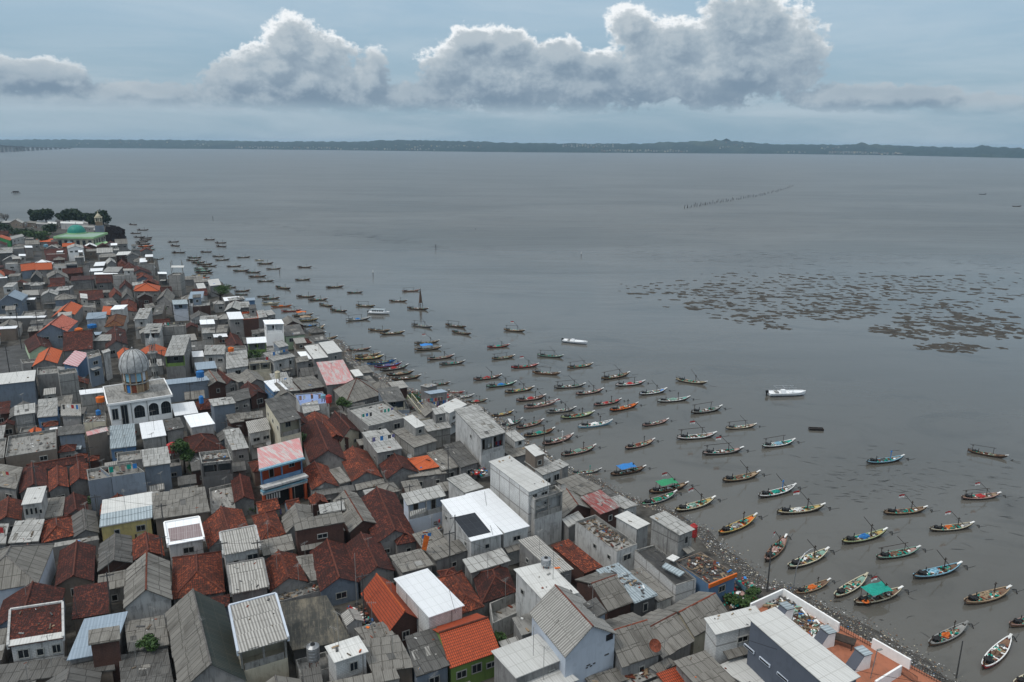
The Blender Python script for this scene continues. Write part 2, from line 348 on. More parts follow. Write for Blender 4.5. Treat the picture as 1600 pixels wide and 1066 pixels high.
n.lk(n.bump(hgt_, .42, .5), p.inputs['Normal'])
n.lk(n.ramp(ty, 90, 600, .05, .34), p.inputs['Roughness'])
K['water'] = m
b = MB(); b.fuv((-40000, -200, 0), (40000, -200, 0), (40000, 45000, 0), (-40000, 45000, 0))
tag(b.build('water', K['water']), kind='structure')
# ---- town ground (one polygon) and the beach in front of it
SH = [(-900, 349), (-300, 347), (0, 346), (120, 347), (168, 349), (180, 364), (187, 382), (205, 392), (243, 404), (247, 428), (262, 436), (288, 441), (300, 441), (345, 440), (352, 452), (372, 466), (398, 482), (410, 492),
      (446, 503), (470, 509), (480, 527), (518, 532), (537, 548), (541, 566), (560, 580), (590, 590), (600, 605), (640, 612), (685, 612), (712, 624), (742, 634), (770, 656), (798, 680), (838, 705), (852, 720),
      (884, 738), (905, 744), (945, 766), (1000, 790), (1030, 800), (1084, 832), (1105, 858), (1150, 892), (1172, 916), (1222, 925), (1312, 978), (1420, 1040), (1490, 1085), (1620, 1190)]
GZ = .55
shore = [at(x, y, GZ) for x, y in SH]
town = shore + [Vector((70, 5, GZ)), Vector((60, -40, GZ)), Vector((-900, -40, GZ))]
m, n, p = newmat('trodden_ground')
tc = n.new('ShaderNodeTexCoord').outputs['Object']; a1 = n.noise(tc, .5, 6, .7); a2 = n.noise(tc, 4, 5, .7)
c = n.mix(n.ramp(a1, .35, .65), (.035, .032, .028), (.085, .08, .07)); c = n.mix(n.ramp(a2, .5, .7, 0, .6), c, (.035, .032, .028))
n.lk(c, p.inputs['Base Color']); p.inputs['Roughness'].default_value = .95; n.lk(n.bump(a2, .5, .1), p.inputs['Normal']); K['ground'] = m
b = MB()
for t in tessellate_polygon([town]):
    pts = [town[i] for i in t]
    if (pts[1]-pts[0]).cross(pts[2]-pts[0]).z < 0: pts.reverse()
    b.face(pts)
tag(b.build('ground', K['ground']), kind='structure')
# beach: slopes from the town edge down under the water; wide and strewn at the lower right
m, n, p = newmat('grey_shingle_mud')
tc = n.new('ShaderNodeTexCoord').outputs['Object']; a1 = n.noise(tc, 1.2, 7, .75); a2 = n.noise(tc, 7, 5, .8)
c = n.mix(n.ramp(a1, .35, .65), (.035, .032, .028), (.08, .073, .064)); c = n.mix(n.ramp(a2, .56, .7, 0, .8), c, (.18, .17, .155))
n.lk(c, p.inputs['Base Color']); p.inputs['Roughness'].default_value = .75; n.lk(n.bump(a2, .9, .12), p.inputs['Normal']); K['beach'] = m
def beach_w(x): return 1.5 if x < 480 else (5.0 if x < 700 else (3.5 if x < 860 else (5.0 if x < 1080 else 6.8)))
b = MB(); outer = []
SHB = SH; shore_ = shore
def dens():
    P_, X_ = [], []
    for i in range(len(shore_)-1):
        L_ = (shore_[i+1]-shore_[i]).length; k_ = max(1, int(L_/2.5)) if SH[i][0] > 480 else 1
        for j in range(k_): P_.append(shore_[i].lerp(shore_[i+1], j/k_)); X_.append((SH[i][0]+(SH[i+1][0]-SH[i][0])*j/k_, 0))
    P_.append(shore_[-1]); X_.append(SH[-1]); return P_, X_
_bs, _bx = dens()
for i in range(len(_bs)):
    t = (_bs[min(i+4, len(_bs)-1)]-_bs[max(i-4, 0)]).normalized(); nrm = Vector((-t.y, t.x, 0))
    if nrm.dot(Vector((.8, .6, 0))) < 0: nrm = -nrm
    outer.append((_bs[i], nrm, beach_w(_bx[i][0])*(1+.55*fbm(_bs[i].x*.16, _bs[i].y*.16, 2.0, 3))))
for i in range(len(outer)-1):
    (p0, n0, w0), (p1, n1, w1) = outer[i], outer[i+1]; st = 6
    for k in range(st):
        def pt(p_, n_, w_, f): 
            q_ = p_+n_*w_*f; return Vector((q_.x, q_.y, GZ-.004-f*1.0))
        b.face((pt(p0, n0, w0, k/st), pt(p1, n1, w1, k/st), pt(p1, n1, w1, (k+1)/st), pt(p0, n0, w0, (k+1)/st))[::-1])
tag(b.build('beach', K['beach']), kind='structure')
# strewn shells, stones and rubbish on the beach
trash = [K['white'], K['grey'], K['dgrey'], K['brown'], K['cream'], K['blue'], K['red'], K['tan']]
tw = [8, 34, 34, 14, 8, .6, .7, 10]
b = MB(); rr = random.Random(3)
for i in range(len(outer)-1):
    (p0, n0, w0), (p1, n1, w1) = outer[i], outer[i+1]
    if _bx[i][0] < 480: continue
    L = (p1-p0).length; wdt = (w0+w1)/2; near_ = _bx[i][0] > 900
    for _ in range(int(L*wdt*(13 if near_ else 6))):
        f = rr.random(); g_ = abs(rr.gauss(0, .45)) if rr.random() < .5 else rr.random()
        if g_ > 1.9: continue
        q_ = p0.lerp(p1, f)+n0.lerp(n1, f)*wdt*g_*.75; s = rr.choice([.04, .06, .08, .1, .15]) if near_ else rr.uniform(.1, .3)
        z = max(GZ-g_*.75+.02, .015)
        if g_ > .75 and rr.random() < (g_-.6)*.8: continue
        a = rr.uniform(0, 6.3); ca, sa = math.cos(a)*s, math.sin(a)*s; k = rr.uniform(.4, 1)
        top = [Vector((q_.x+ca, q_.y+sa, z+rr.uniform(0, .06))), Vector((q_.x-sa*k, q_.y+ca*k, z+rr.uniform(0, .06))), Vector((q_.x-ca, q_.y-sa, z+rr.uniform(0, .06))), Vector((q_.x+sa*k, q_.y-ca*k, z+rr.uniform(0, .06)))]
        mi = rr.choices(range(8), tw)[0]; b.face(top, None, mi)
tag(b.build('beach_litter', trash), kind='stuff')
# dark spit of rubble at the headland
def blob_sheet(name, poly, z, mat, h, bumpy, seed, kind, res=10):
    rr = random.Random(seed); P = [at(x, y, 0) for x, y in poly]; c = sum(P, Vector())/len(P); b = MB(); rings = []
    n_ = len(P)*4; edge = []
    for i in range(n_):
        f = i/4; a_, b_ = P[int(f) % len(P)], P[(int(f)+1) % len(P)]; edge.append(a_.lerp(b_, f-int(f)))
    for k in range(res+1):
        f = k/res
        rings.append([c.lerp(e, 1-f) + Vector((rr.uniform(-1, 1)*bumpy, rr.uniform(-1, 1)*bumpy, 0))*(k > 0) + Vector((0, 0, z+h*(1-(1-f)**2.5)+(rr.uniform(-1, 1)*bumpy*.3 if k else 0))) for e in edge])
    for k in range(res):
        for i in range(n_):
            j = (i+1) % n_; q_ = (rings[k][i], rings[k][j], rings[k+1][j], rings[k+1][i])
            b.face(q_ if (q_[1]-q_[0]).cross(q_[2]-q_[0]).z > 0 else q_[::-1])
    return tag(b.build(name, mat), kind=kind)
K['spit'] = m_plain('dark_rubble', (.018, .014, .015), .95, .5, sc_=.8); K['spit'].node_tree.nodes['Principled BSDF'].inputs['Specular IOR Level'].default_value = 0
blob_sheet('headland', [(160, 384), (178, 392), (192, 384), (197, 372), (196, 358), (184, 352), (162, 350)], -.3, K['spit'], 1.6, 1.2, 5, 'structure')
# ---- floating weed mats on the shallows, hundreds of ragged patches
b = MB(); rr = random.Random(11)
K['weed'] = m_plain('brown_weed_mud', (.045, .038, .029), .8, .4, sc_=.3)
WD = []
clusters = [(1105, 458, 55, 9, 1), (1110, 478, 35, 9, 1), (1170, 498, 40, 7, 1), (1250, 490, 55, 8, 1), (1190, 440, 80, 8, .5), (1130, 430, 30, 5, .5), (1010, 450, 45, 10, .4), (1310, 465, 50, 10, .9), (1330, 488, 35, 8, 1),
            (1400, 435, 50, 6, .9), (1440, 450, 50, 8, .9), (1260, 445, 60, 10, .7), (1395, 455, 90, 14, .7), (1385, 515, 30, 7, 1), (1430, 500, 30, 8, 1), (1440, 520, 45, 8, 1), (1520, 505, 60, 12, 1.1), (1545, 520, 45, 8, 1), (1470, 542, 35, 4, 1), (1500, 545, 40, 4, .8), (1470, 480, 60, 12, .7), (1560, 465, 40, 6, .7), (1290, 478, 90, 20, .5), (1150, 465, 90, 22, .5), (1350, 445, 130, 12, .5), (1540, 445, 70, 12, .3), (1210, 510, 25, 4, .8)]
for (cx, cy, rx, ry, wt) in clusters:
    for _ in range(int(rx*ry*wt/5)+10):
        x, y = rr.gauss(cx, rx*.58), rr.gauss(cy, ry*.55)
        if x < 962: continue
        if any((x-a_)**2/10.5**2+(y-b2_)**2/2.6**2 < 1 for a_, b2_ in WD): continue
        WD.append((x, y)); c_ = at(x, y, 0); sz_ = rr.uniform(.6, 1.45)**1.5*(.8+.4*wt); el_ = rr.uniform(1.1, 2.4); an = rr.gauss(.06, .18); K_ = 18; ph = rr.uniform(0, 99)
        pts = []
        for i in range(K_):
            t = 2*math.pi*i/K_; r_ = sz_*(.72+.75*fbm(math.cos(t)*1.3+ph, math.sin(t)*1.3, ph, 4))
            r_ = max(r_, .15*sz_); dx, dy = r_*el_*math.cos(t), r_*1.5*math.sin(t)
            pts.append(Vector((c_.x+dx*math.cos(an)-dy*math.sin(an), c_.y+dx*math.sin(an)+dy*math.cos(an), .02+.0005*rr.random())))
        ctr = c_+Vector((0, 0, .12))
        for i in range(K_): b.face((ctr, pts[i], pts[(i+1) % K_]))
tag(b.build('weed_mats', K['weed']), kind='stuff')
# ---- channel marks left in the near mud: low ripples and drag lines just breaking the water; farther out, dark dashes painted as ripple shade
b = MB(); K['mud_ripple_tone'] = m_plain('wet_mud_and_dark_ripples', (.040, .036, .030), .35, .3)
for (xa, ya, xb, yb, n_, sp) in ((350, 346, 700, 388, 150, 2.5), (520, 362, 640, 378, 60, 4), (960, 385, 1340, 425, 130, 9), (940, 300, 1240, 296, 30, 3), (1150, 392, 1600, 418, 120, 7)):
    for _ in range(n_):
        f_ = rr.random(); x, y = xa+(xb-xa)*f_, ya+(yb-ya)*f_+rr.gauss(0, sp)+8*math.sin(f_*3)*(-1 if xa == 350 else 0)*.4; c_ = at(x, y, 0); L = rr.uniform(2.5, 8); wd = rr.uniform(.25, .6)
        b.face((c_+Vector((-L/2, 0, .012)), c_+Vector((0, -wd, .012)), c_+Vector((L/2, 0, .012)), c_+Vector((0, wd, .012))))
for (x0, y0, x1, y1, n_) in ((1290, 720, 1600, 780, 60), (1240, 690, 1420, 780, 50), (1330, 760, 1480, 800, 30), (1480, 740, 1600, 860, 24), (1280, 930, 1450, 1010, 20)):
    for _ in range(n_):
        x, y = rr.uniform(x0, x1), rr.uniform(y0, y1); c_ = at(x, y, 0); L = rr.uniform(.5, 2.6); an = rr.gauss(-.25, .35); wd = rr.uniform(.05, .16)
        d_ = Vector((math.cos(an), math.sin(an), 0)); s_ = Vector((-d_.y, d_.x, 0)); bend = rr.uniform(-.3, .3)
        prev = None
        for k in range(6):
            f = k/5; q_ = c_+d_*L*(f-.5)+s_*bend*math.sin(f*3.1); ww = wd*math.sin(math.pi*min(max(f, .06), .94))
            cur = (q_-s_*ww+Vector((0, 0, .012)), q_+s_*ww+Vector((0, 0, .012)))
            if prev: b.face((prev[0], cur[0], cur[1], prev[1]))
            prev = cur
tag(b.build('mud_and_ripple_marks', K['mud_ripple_tone']), kind='stuff')
# ---- the far coast: low wooded hills
top_prof = [(-500, 219), (0, 219), (60, 218.5), (200, 219), (330, 220), (430, 221.5), (560, 222), (600, 219.5), (640, 219), (700, 220.5), (760, 222.5), (820, 224), (900, 225), (1010, 225), (1030, 223), (1080, 221.5), (1112, 220.5), (1117, 217.0), (1124, 220.4), (1133, 216.8), (1141, 220.6), (1170, 223), (1215, 226), (1300, 226.5), (1335, 226), (1345, 222.8), (1352, 225.4), (1372, 226.5), (1420, 229), (1500, 231), (1522, 231), (1530, 226.2), (1540, 228.4), (1552, 230.2), (1600, 233), (1900, 236), (2200, 238)]
wat_prof = [(-500, 226), (0, 229.5), (110, 231.2), (400, 233.5), (800, 238), (1200, 240.5), (1400, 243), (1600, 247.5), (1900, 252), (2200, 256)]
def interp(pr, x):
    for (x0, y0), (x1, y1) in zip(pr, pr[1:]):
        if x <= x1: return y0+(y1-y0)*(x-x0)/(x1-x0)
    return pr[-1][1]
m, n, p = newmat('wooded_hillside')
tc = n.new('ShaderNodeTexCoord').outputs['Object']; a1 = n.noise(tc, .02, 6, .7); a2 = n.noise(n.v('MULTIPLY', tc, (1, .25, 1)), .0035, 4, .6)
c = n.mix(n.ramp(a1, .35, .65), (.006, .020, .022), (.018, .038, .033)); c = n.mix(n.ramp(a2, .52, .7, 0, .4), c, (.06, .075, .04))
n.lk(c, p.inputs['Base Color']); p.inputs['Roughness'].default_value = .95; p.inputs['Specular IOR Level'].default_value = 0; K['hill'] = m
b = MB(); cols_ = []; NX = 620
for i in range(NX+1):
    x = -480+(2660*i/NX); wl = at(x, interp(wat_prof, x), 0); d = Vector((wl.x, wl.y, 0)).normalized(); D0 = Vector((wl.x, wl.y, 0)).length
    D1 = D0+900; dr = pxdir(x, interp(top_prof, x)); hz = math.hypot(dr.x, dr.y); ztop = CAMZ+dr.z/hz*D1
    col_ = []
    for k, f in enumerate((0, .004, .05, .12, .2, .32, .45, .6, .75, .9, 1.0, 1.3, 2.2)):
        D = D0+900*f; base = (ztop-6)*min(f, 1)**.8 if f <= 1 else (ztop-6)*(1-(f-1)*.9)
        q_ = d*D; trees = 0 if k == 0 else (8+7*fbm(q_.x*.02, q_.y*.02, 1.0)+5*fbm(q_.x*.09, q_.y*.09, 4.0, 3))
        if k == 1: trees = 1.0
        col_.append(Vector((q_.x, q_.y, (-1 if k == 0 else max(base, 0)+max(trees, 1)))))
    cols_.append(col_)
for i in range(NX):
    for k in range(12): b.face((cols_[i][k], cols_[i+1][k], cols_[i+1][k+1], cols_[i][k+1]))
tag(b.build('hills', K['hill']), kind='structure')
# far-off village: little houses in runs along that coast and up the slopes
b = MB(); rr = random.Random(21)
runs = [(370, 520, .02, .12, 90), (520, 700, .01, .06, 40), (880, 960, .35, .7, 40), (940, 1080, .01, .12, 90), (1215, 1260, .02, .1, 16), (1295, 1410, .01, .10, 80), (1250, 1330, .3, .6, 8), (620, 760, .15, .4, 24), (120, 330, .1, .6, 20), (1060, 1180, .2, .6, 18)]
for (xa, xb, fa, fb, n_) in runs:
    for _ in range(n_):
        x = rr.uniform(xa, xb); i = int((x+480)/2660*NX); f = rr.uniform(fa, fb); wl = cols_[i][0]; d = Vector((wl.x, wl.y, 0)).normalized(); D = Vector((wl.x, wl.y, 0)).length+900*f
        ztop = cols_[i][10].z; z = max(0, ztop*f**.8)+rr.uniform(5, 10); s = rr.uniform(6, 14)
        b.box((d.x*D, d.y*D, z), (s, 8, 8), 0, rr.choice([0, 0, 1, 1, 2, 3]))
tag(b.build('far_village', [K['grey'], K['grey'], K['brown'], K['cream']]), 'distant pale village houses strung along the far wooded shore', 'village', kind='stuff')

# ================================================================ BUILDINGS
HOUSES = []     # (footprint polygon, empty, px, info)
def cor(P, i): return P[i]
def inset(P, d):
    c = sum(P, Vector())/len(P); out = []
    for p_ in P:
        v = c-p_; L = math.hypot(v.x, v.y); out.append(p_+Vector((v.x, v.y, 0))/L*min(d*1.35, L*.3))
    return out
def opening(parent, a, b_, s, z, w_, h_, kind='window', mat=None):
    """frame and pane set on the wall line a->b at distance s, sill at z"""
    a = Vector((a.x, a.y, 0)); b2 = Vector((b_.x, b_.y, 0)); u = (b2-a).normalized(); nn = Vector((u.y, -u.x, 0)); c = a+u*s
    rz = math.atan2(u.y, u.x)
    f = MB(); t = .10
    for (du, dz, ww, hh) in ((-w_/2, h_/2, t, h_+t), (w_/2, h_/2, t, h_+t), (0, 0, w_-t-.006, t), (0, h_, w_-t-.006, t)):
        q_ = c+u*du+nn*.035; f.box((q_.x, q_.y, z+dz), (ww, .12, hh), rz)
    if kind == 'window' and w_ > .8:
        q_ = c+nn*.03; f.box((q_.x, q_.y, z+h_/2), (.06, .09, h_-t-.006), rz)
    o = f.build('window_frame' if kind == 'window' else 'door_frame', K['frame'] if rz is not None else None)
    pn = MB(); q_ = c+nn*.012; pn.box((q_.x, q_.y, z+h_/2), (w_-t, .05, h_-t), rz)
    root = o; root.name = kind; root.parent = parent
    pp = pn.build('pane' if kind == 'window' else 'door_leaf', mat or K['glass'], root)
    return root
def roof_name(k): return {'t': 'tile'}.get(k[0], 'sheet')
def house(kind, A, B, C, D, h, roof, wall, o, name='house', seed=0):
    """A,B near-left, near-right; C,D far-right, far-left: roof outline in world at eave height (z of each corner is kept)"""
    rr = random.Random(seed*7919+13)
    org = Vector(((A.x+B.x+C.x+D.x)/4, (A.y+B.y+C.y+D.y)/4, GZ))
    L = lambda p_: p_-org
    A, B, C, D = L(A), L(B), L(C), L(D)
    if (B-A).cross(D-A).z < 0: A, B, C, D = B, A, D, C
    t = thing(name, org); rm = K[roof]; wm = K[wall]; dist = org.y
    near_ = dist < 330
    top = [A, B, C, D]
    wd = (B-A).length; dp = (D-A).length
    ov = 0.0 if kind == 'P' else min(.28, .08*min(wd, dp))
    W = inset(top, ov) if ov else top
    rise = o.get('r', None)
    if rise is None: rise = .26*(wd if kind == 'G' else (dp if kind == 'g' else min(wd, dp)))
    z0 = -.35
    bodyroof = MB()
    wmb = MB()
    def wallquad(a, b_, za=None, zb=None):
        ta, tb = a.z-.06, b_.z-.06
        wmb.fuv(Vector((a.x, a.y, z0)), Vector((b_.x, b_.y, z0)), Vector((b_.x, b_.y, tb)), Vector((a.x, a.y, ta)))
    of = o.get('of')          # open front: upper storey recessed terrace
    for i in range(4):
        if of and i == 0:
            a, b_ = W[0], W[1]; zt = min(a.z, b_.z)-of
            wmb.fuv(Vector((a.x, a.y, z0)), Vector((b_.x, b_.y, z0)), Vector((b_.x, b_.y, zt)), Vector((a.x, a.y, zt)))
            v = (D-A); v.z = 0; v = v.normalized()*min(2.2, dp*.35)
            ai, bi = a+v, b_+v
            wmb.fuv(Vector((ai.x, ai.y, zt)), Vector((bi.x, bi.y, zt)), Vector((bi.x, bi.y, bi.z-.1)), Vector((ai.x, ai.y, ai.z-.1)))
            wmb.fuv(Vector((a.x, a.y, zt)), Vector((b_.x, b_.y, zt)), Vector((bi.x, bi.y, zt)), Vector((ai.x, ai.y, zt)))
            rl = MB(); uu = (b_-a); uu.z = 0; Lw = uu.length; uu.normalize(); rz = math.atan2(uu.y, uu.x)
            for s in ([0.12, Lw/2, Lw-.12] if Lw > 4.5 else [0.12, Lw-.12]):
                q_ = a+uu*s+Vector((-uu.y, uu.x, 0))*.15; rl.box((q_.x, q_.y, zt+(of-.1)/2), (.22, .22, of-.12), rz)
            q_ = (a+b_)/2+Vector((-uu.y, uu.x, 0))*.06; rl.box((q_.x, q_.y, zt+.42), (Lw-.7, .07, .84), rz)
            rl.build('balcony_rail', K[o.get('rm', 'cr')], t)
            if near_:
                for k in range(max(1, int(Lw/2.6))):
                    s = (k+.5)*Lw/max(1, int(Lw/2.6)); isd = rr.random() < .5
                    opening(t, ai, bi, s, zt+(.05 if isd else .9), .8 if isd else 1.0, min(1.95 if isd else 1.0, of-.5), 'door' if isd else 'window', K['dwood'] if isd else None)
        else: wallquad(W[i], W[(i+1) % 4])
    th = .07
    lapped = org.y < 210 and roof in ('ag', 'ad', 'al', 'ac', 'b2', 'rw') and wd > 1.8 and dp > 1.8
    def laps(a, b_, c_, d_, mb):          # separate sheets, slightly slipped and ragged at the eave; a-b is the eave
        W_ = (b_-a).length; H_ = (d_-a).length; nu = max(2, round(W_/1.05)); nv = max(1, round(H_/2.4)); nrm = (b_-a).cross(d_-a).normalized()
        for iv in range(nv):
            for iu in range(nu):
                u0, u1 = iu/nu, (iu+1)/nu; v0, v1 = iv/nv, (iv+1)/nv; e0 = rr.uniform(-.10, .16)/H_ if iv == 0 else -.12/H_; sk = rr.uniform(-.02, .02)/W_
                z_ = .03+.035*((nv-iv) % 2)+rr.uniform(0, .03)+(.02 if iu % 2 else 0); tl = rr.uniform(-.02, .02)
                pt = lambda u, v, dz: a.lerp(b_, u).lerp(d_.lerp(c_, u), v)+nrm*dz
                q4 = [pt(u0+sk, v0+e0, z_), pt(u1+sk, v0+e0, z_+tl), pt(u1-sk, v1, z_+tl), pt(u0-sk, v1, z_)]
                if rr.random() < .025: continue
                mb.fuv(*q4, off=(iu*1.05+iv*37.1, iv*1.75+rr.uniform(0, .3)))
                lo = [p_-nrm*(z_+.02) for p_ in q4]
                mb.fuv(lo[0], lo[1], q4[1], q4[0]); mb.fuv(lo[1], lo[2], q4[2], q4[1]); mb.fuv(lo[3], lo[0], q4[0], q4[3])
    if kind in ('F', 'S'):
        bodyroof.prism(top, th+.03)
        if lapped: laps(A, B, C, D, bodyroof)
        rf = bodyroof.build('roof', rm, t)
        if o.get('m2'):
            f0, f1, g0, g1 = o.get('mr', (0, 1, .5, 1)); pt = lambda u, v: A.lerp(B, u).lerp(D.lerp(C, u), v)+Vector((0, 0, .06))
            pb = MB(); pb.prism([pt(f0, g0), pt(f1, g0), pt(f1, g1), pt(f0, g1)], .05); pb.build('roof_patch', K[o['m2']], t)
        # lap battens and stray repair sheets laid on the roof
        if near_ and roof in ('ag', 'ad', 'al') and wd > 3 and dp > 3:
            for _ in range(rr.randint(1, 4)):
                pb = MB()
                u, v = rr.uniform(.05, .75), rr.uniform(.05, .7); pt = lambda u, v: A.lerp(B, u).lerp(D.lerp(C, u), v)+Vector((0, 0, .05))
                du, dv = 1.05/wd*rr.randint(1, 2), 1.8/dp*rr.uniform(.6, 1.2); pb.prism([pt(u, v), pt(min(u+du, 1), v), pt(min(u+du, 1), min(v+dv, 1)), pt(u, min(v+dv, 1))], .04)
                pb.build('roof_patch', K[rr.choice(['al', 'ag', 'ad', 'ac'])], t)
    elif kind == 'P':
        ph = o.get('ph', .55); pw = .16
        ins = inset(top, pw)
        low = [p_-Vector((0, 0, ph)) for p_ in ins]
        bodyroof.fuv(*low); 
        bodyroof.build('roof_slab', rm, t)
        pm = MB()
        for i in range(4):
            j = (i+1) % 4; up_ = Vector((0, 0, .0))
            pm.fuv(ins[j], ins[i], low[i], low[j]); pm.fuv(top[i], top[j], ins[j], ins[i])
            pm.fuv(top[i]-Vector((0, 0, .07)), top[j]-Vector((0, 0, .07)), top[j], top[i])
        pm.build('parapet', K[o.get('pm', 'co')], t)
    elif kind in ('G', 'g', 'H'):
        upv = Vector((0, 0, rise))
        if kind == 'G': r1, r2 = (A+B)/2+upv, (C+D)/2+upv; sl = [(A, r1, r2, D), (r1, B, C, r2)]; gab = [(W[0], W[1], r1), (W[2], W[3], r2)]
        elif kind == 'g': r1, r2 = (A+D)/2+upv, (B+C)/2+upv; sl = [(A, B, r2, r1), (r1, r2, C, D)]; gab = [(W[1], W[2], r2), (W[3], W[0], r1)]
        else:
            if o.get('pyr'): k = .5
            else: k = min(.5, .5*min(wd, dp)/max(wd, dp))
            if wd >= dp: m1, m2_ = (A+D)/2, (B+C)/2
            else: m1, m2_ = (A+B)/2, (C+D)/2
            r1, r2 = m1.lerp(m2_, k)+upv, m2_.lerp(m1, k)+upv
            gab = []
            if wd >= dp: sl = [(A, B, r2, r1), (C, D, r1, r2)]; tr = [(B, C, r2), (D, A, r1)]
            else: sl = [(B, C, r2, r1), (D, A, r1, r2)]; tr = [(A, B, r1), (C, D, r2)]
        dn = Vector((0, 0, -th)); m2k = o.get('m2')
        def uvslope(q_):       # u along the eave
            a, b_, c_, d_ = q_
            # choose the eave edge = lowest edge
            es = [(a, b_, c_, d_), (b_, c_, d_, a), (c_, d_, a, b_), (d_, a, b_, c_)]
            es.sort(key=lambda e: e[0].z+e[1].z); return es[0]
        for i, q_ in enumerate(sl):
            e = uvslope(q_); mi = 1 if (m2k and i == 1) else 0
            if lapped and kind != 'H' and not mi: laps(*e, bodyroof)
            bodyroof.fuv(*e, mi=mi); bodyroof.face([p_+dn for p_ in reversed(e)], None, mi)
            for j in range(4):
                k2 = (j+1) % 4; bodyroof.fuv(e[j]+dn, e[k2]+dn, e[k2], e[j], mi)
        if kind == 'H':
            for q_ in tr:
                bodyroof.tri(*q_); bodyroof.face([p_+dn for p_ in reversed(q_)])
                bodyroof.fuv(q_[0]+dn, q_[1]+dn, q_[1], q_[0])
        bodyroof.build('roof', [rm, K[m2k]] if m2k else rm, t)
        cap = MB(); ro = Vector((0, 0, .04)); cr_ = .13 if roof[0] == 't' else .11
        cap.tube(r1+ro, r2+ro, cr_, n=6)
        if kind == 'H':
            for a_, b_ in ((A, r1), (D, r1), (B, r2), (C, r2)) if wd >= dp else ((A, r1), (B, r1), (C, r2), (D, r2)): cap.tube(a_+ro, b_+ro, cr_*.85, n=6)
        cap.build('ridge_cap', K[o.get('rc', 'ridge' if roof[0] == 't' else 'ridgeg')], t)
        for a_, b_, c_ in gab:
            c2 = c_-Vector((0, 0, .12)); cc = (a_+b_)/2; c2 = Vector((cc.x, cc.y, c2.z)); wmb.tri(a_-Vector((0, 0, .061)), b_-Vector((0, 0, .061)), c2)
    wmb.build('wall', wm, t)
    if kind in 'FSP' and 120 < dist < 430 and wd > 4.2 and dp > 4.2 and roof not in ('wb', 'pk', 'aw', 'bt', 'dk', 'b2', 'ac') and not of and not o.get('d') and wall != 'sl' and rr.random() < .3:
        u0, v0 = rr.choice([.04, .5]), rr.choice([.45, .55]); u1, v1 = u0+rr.uniform(.35, .46), .96; hh = rr.uniform(1.4, 2.4); pt = lambda u, v, z: (lambda q_: Vector((q_.x, q_.y, q_.z+z)))(A.lerp(B, u).lerp(D.lerp(C, u), v))
        lo = [pt(u0, v0, -.6), pt(u1, v0, -.6), pt(u1, v1, -.6), pt(u0, v1, -.6)]; hi = [pt(u0, v0, hh), pt(u1, v0, hh), pt(u1, v1, hh+.35), pt(u0, v1, hh+.35)]; rb_ = MB()
        for i in range(4): j = (i+1) % 4; rb_.fuv(lo[i], lo[j], hi[j], hi[i])
        rm_ = rb_.build('upper_room', K[rr.choice(['gp', 'wp', 'cb', 'co', 'bn', 'gb'])], t); c0 = sum(hi, Vector())/4; ob = MB(); ob.prism([c0+(p_-c0)*1.13+Vector((0, 0, .06)) for p_ in hi], .08); ob.build('roof', K[rr.choice(['ag', 'al', 'ad', 'wb', 'ac', 'aw'])], rm_)
        wv = (lo[1]-lo[0]).xy.length
        if wv > 1.6: opening(rm_, lo[0], lo[1], wv*.5, lo[0].z+1.1, .8, .8, 'opening')
    if o.get('edge'):
        for p0, p1 in ((A, D), (B, C), (D, C)):
            m_ = (p0+p1)/2; u_ = p1-p0; L_ = u_.length; eb = MB(); eb.box((m_.x, m_.y, m_.z-.12), (u_.xy.length-(.0 if p0 is D and p1 is C else .26), .24, .62), math.atan2(u_.y, u_.x), 0, u_.z/max(u_.xy.length, .1)); eb.build('parapet', K[o['edge']], t)
    if o.get('base'):      # lower storey in another material, a plinth band proud of the wall
        bm_, bh = o['base']; bb = MB(); bo = inset(top, ov-.03)
        for i in range(4):
            a, b_ = bo[i], bo[(i+1) % 4]; bb.fuv(Vector((a.x, a.y, z0)), Vector((b_.x, b_.y, z0)), Vector((b_.x, b_.y, bh)), Vector((a.x, a.y, bh)))
        bb.build('lower_wall', K[bm_], t)
    if dist < 330 and wd > 2.5 and min(A.z, B.z) > 4.6 and not of and not o.get('w') == 0 and rr.random() < .65:
        a, b_ = W[0], W[1]; uu = Vector((b_.x-a.x, b_.y-a.y, 0)); Lw = uu.length; uu.normalize(); nn = Vector((uu.y, -uu.x, 0)); z = min(A.z, B.z)-2.5; f0, f1 = rr.uniform(0, .35), rr.uniform(.6, 1)
        p0, p1 = Vector((a.x, a.y, z))+uu*Lw*f0, Vector((a.x, a.y, z))+uu*Lw*f1; ot = nn*rr.uniform(.7, 1.3)-Vector((0, 0, .35))
        ab = MB(); ab.prism([p0+ot, p1+ot, p1, p0], .06); ab.build('awning', K[rr.choice(['ag', 'al', 'ac', 'ad', 'b2', 'ag'])], t)
    # windows and doors on the walls that look out
    nw = o.get('w')
    hN = min(A.z, B.z)
    if nw != 0 and dist < 620:
        storeys = max(1, int(hN/2.9))
        if not of and wd > 2.2:
            for st_ in range(storeys):
                z = hN-(st_+1)*2.9+1.0
                if z < .1: z = .9
                cnt = nw if nw else max(1, int(wd/2.8)); cnt = min(cnt, 3 if dist > 330 else 6)
                for k in range(cnt):
                    if nw or rr.random() < (.62 if near_ else .8):
                        opening(t, W[0], W[1], (k+.5)*wd*.9/cnt+.05*wd, z, min(rr.choice([.7, .9, 1.2, 1.4]), wd/cnt*.6), min(rr.choice([.7, .9, 1.1]), max(.5, hN-z-.35)), 'window', K['void'] if rr.random() < .4 else None)
                if dist > 330: break
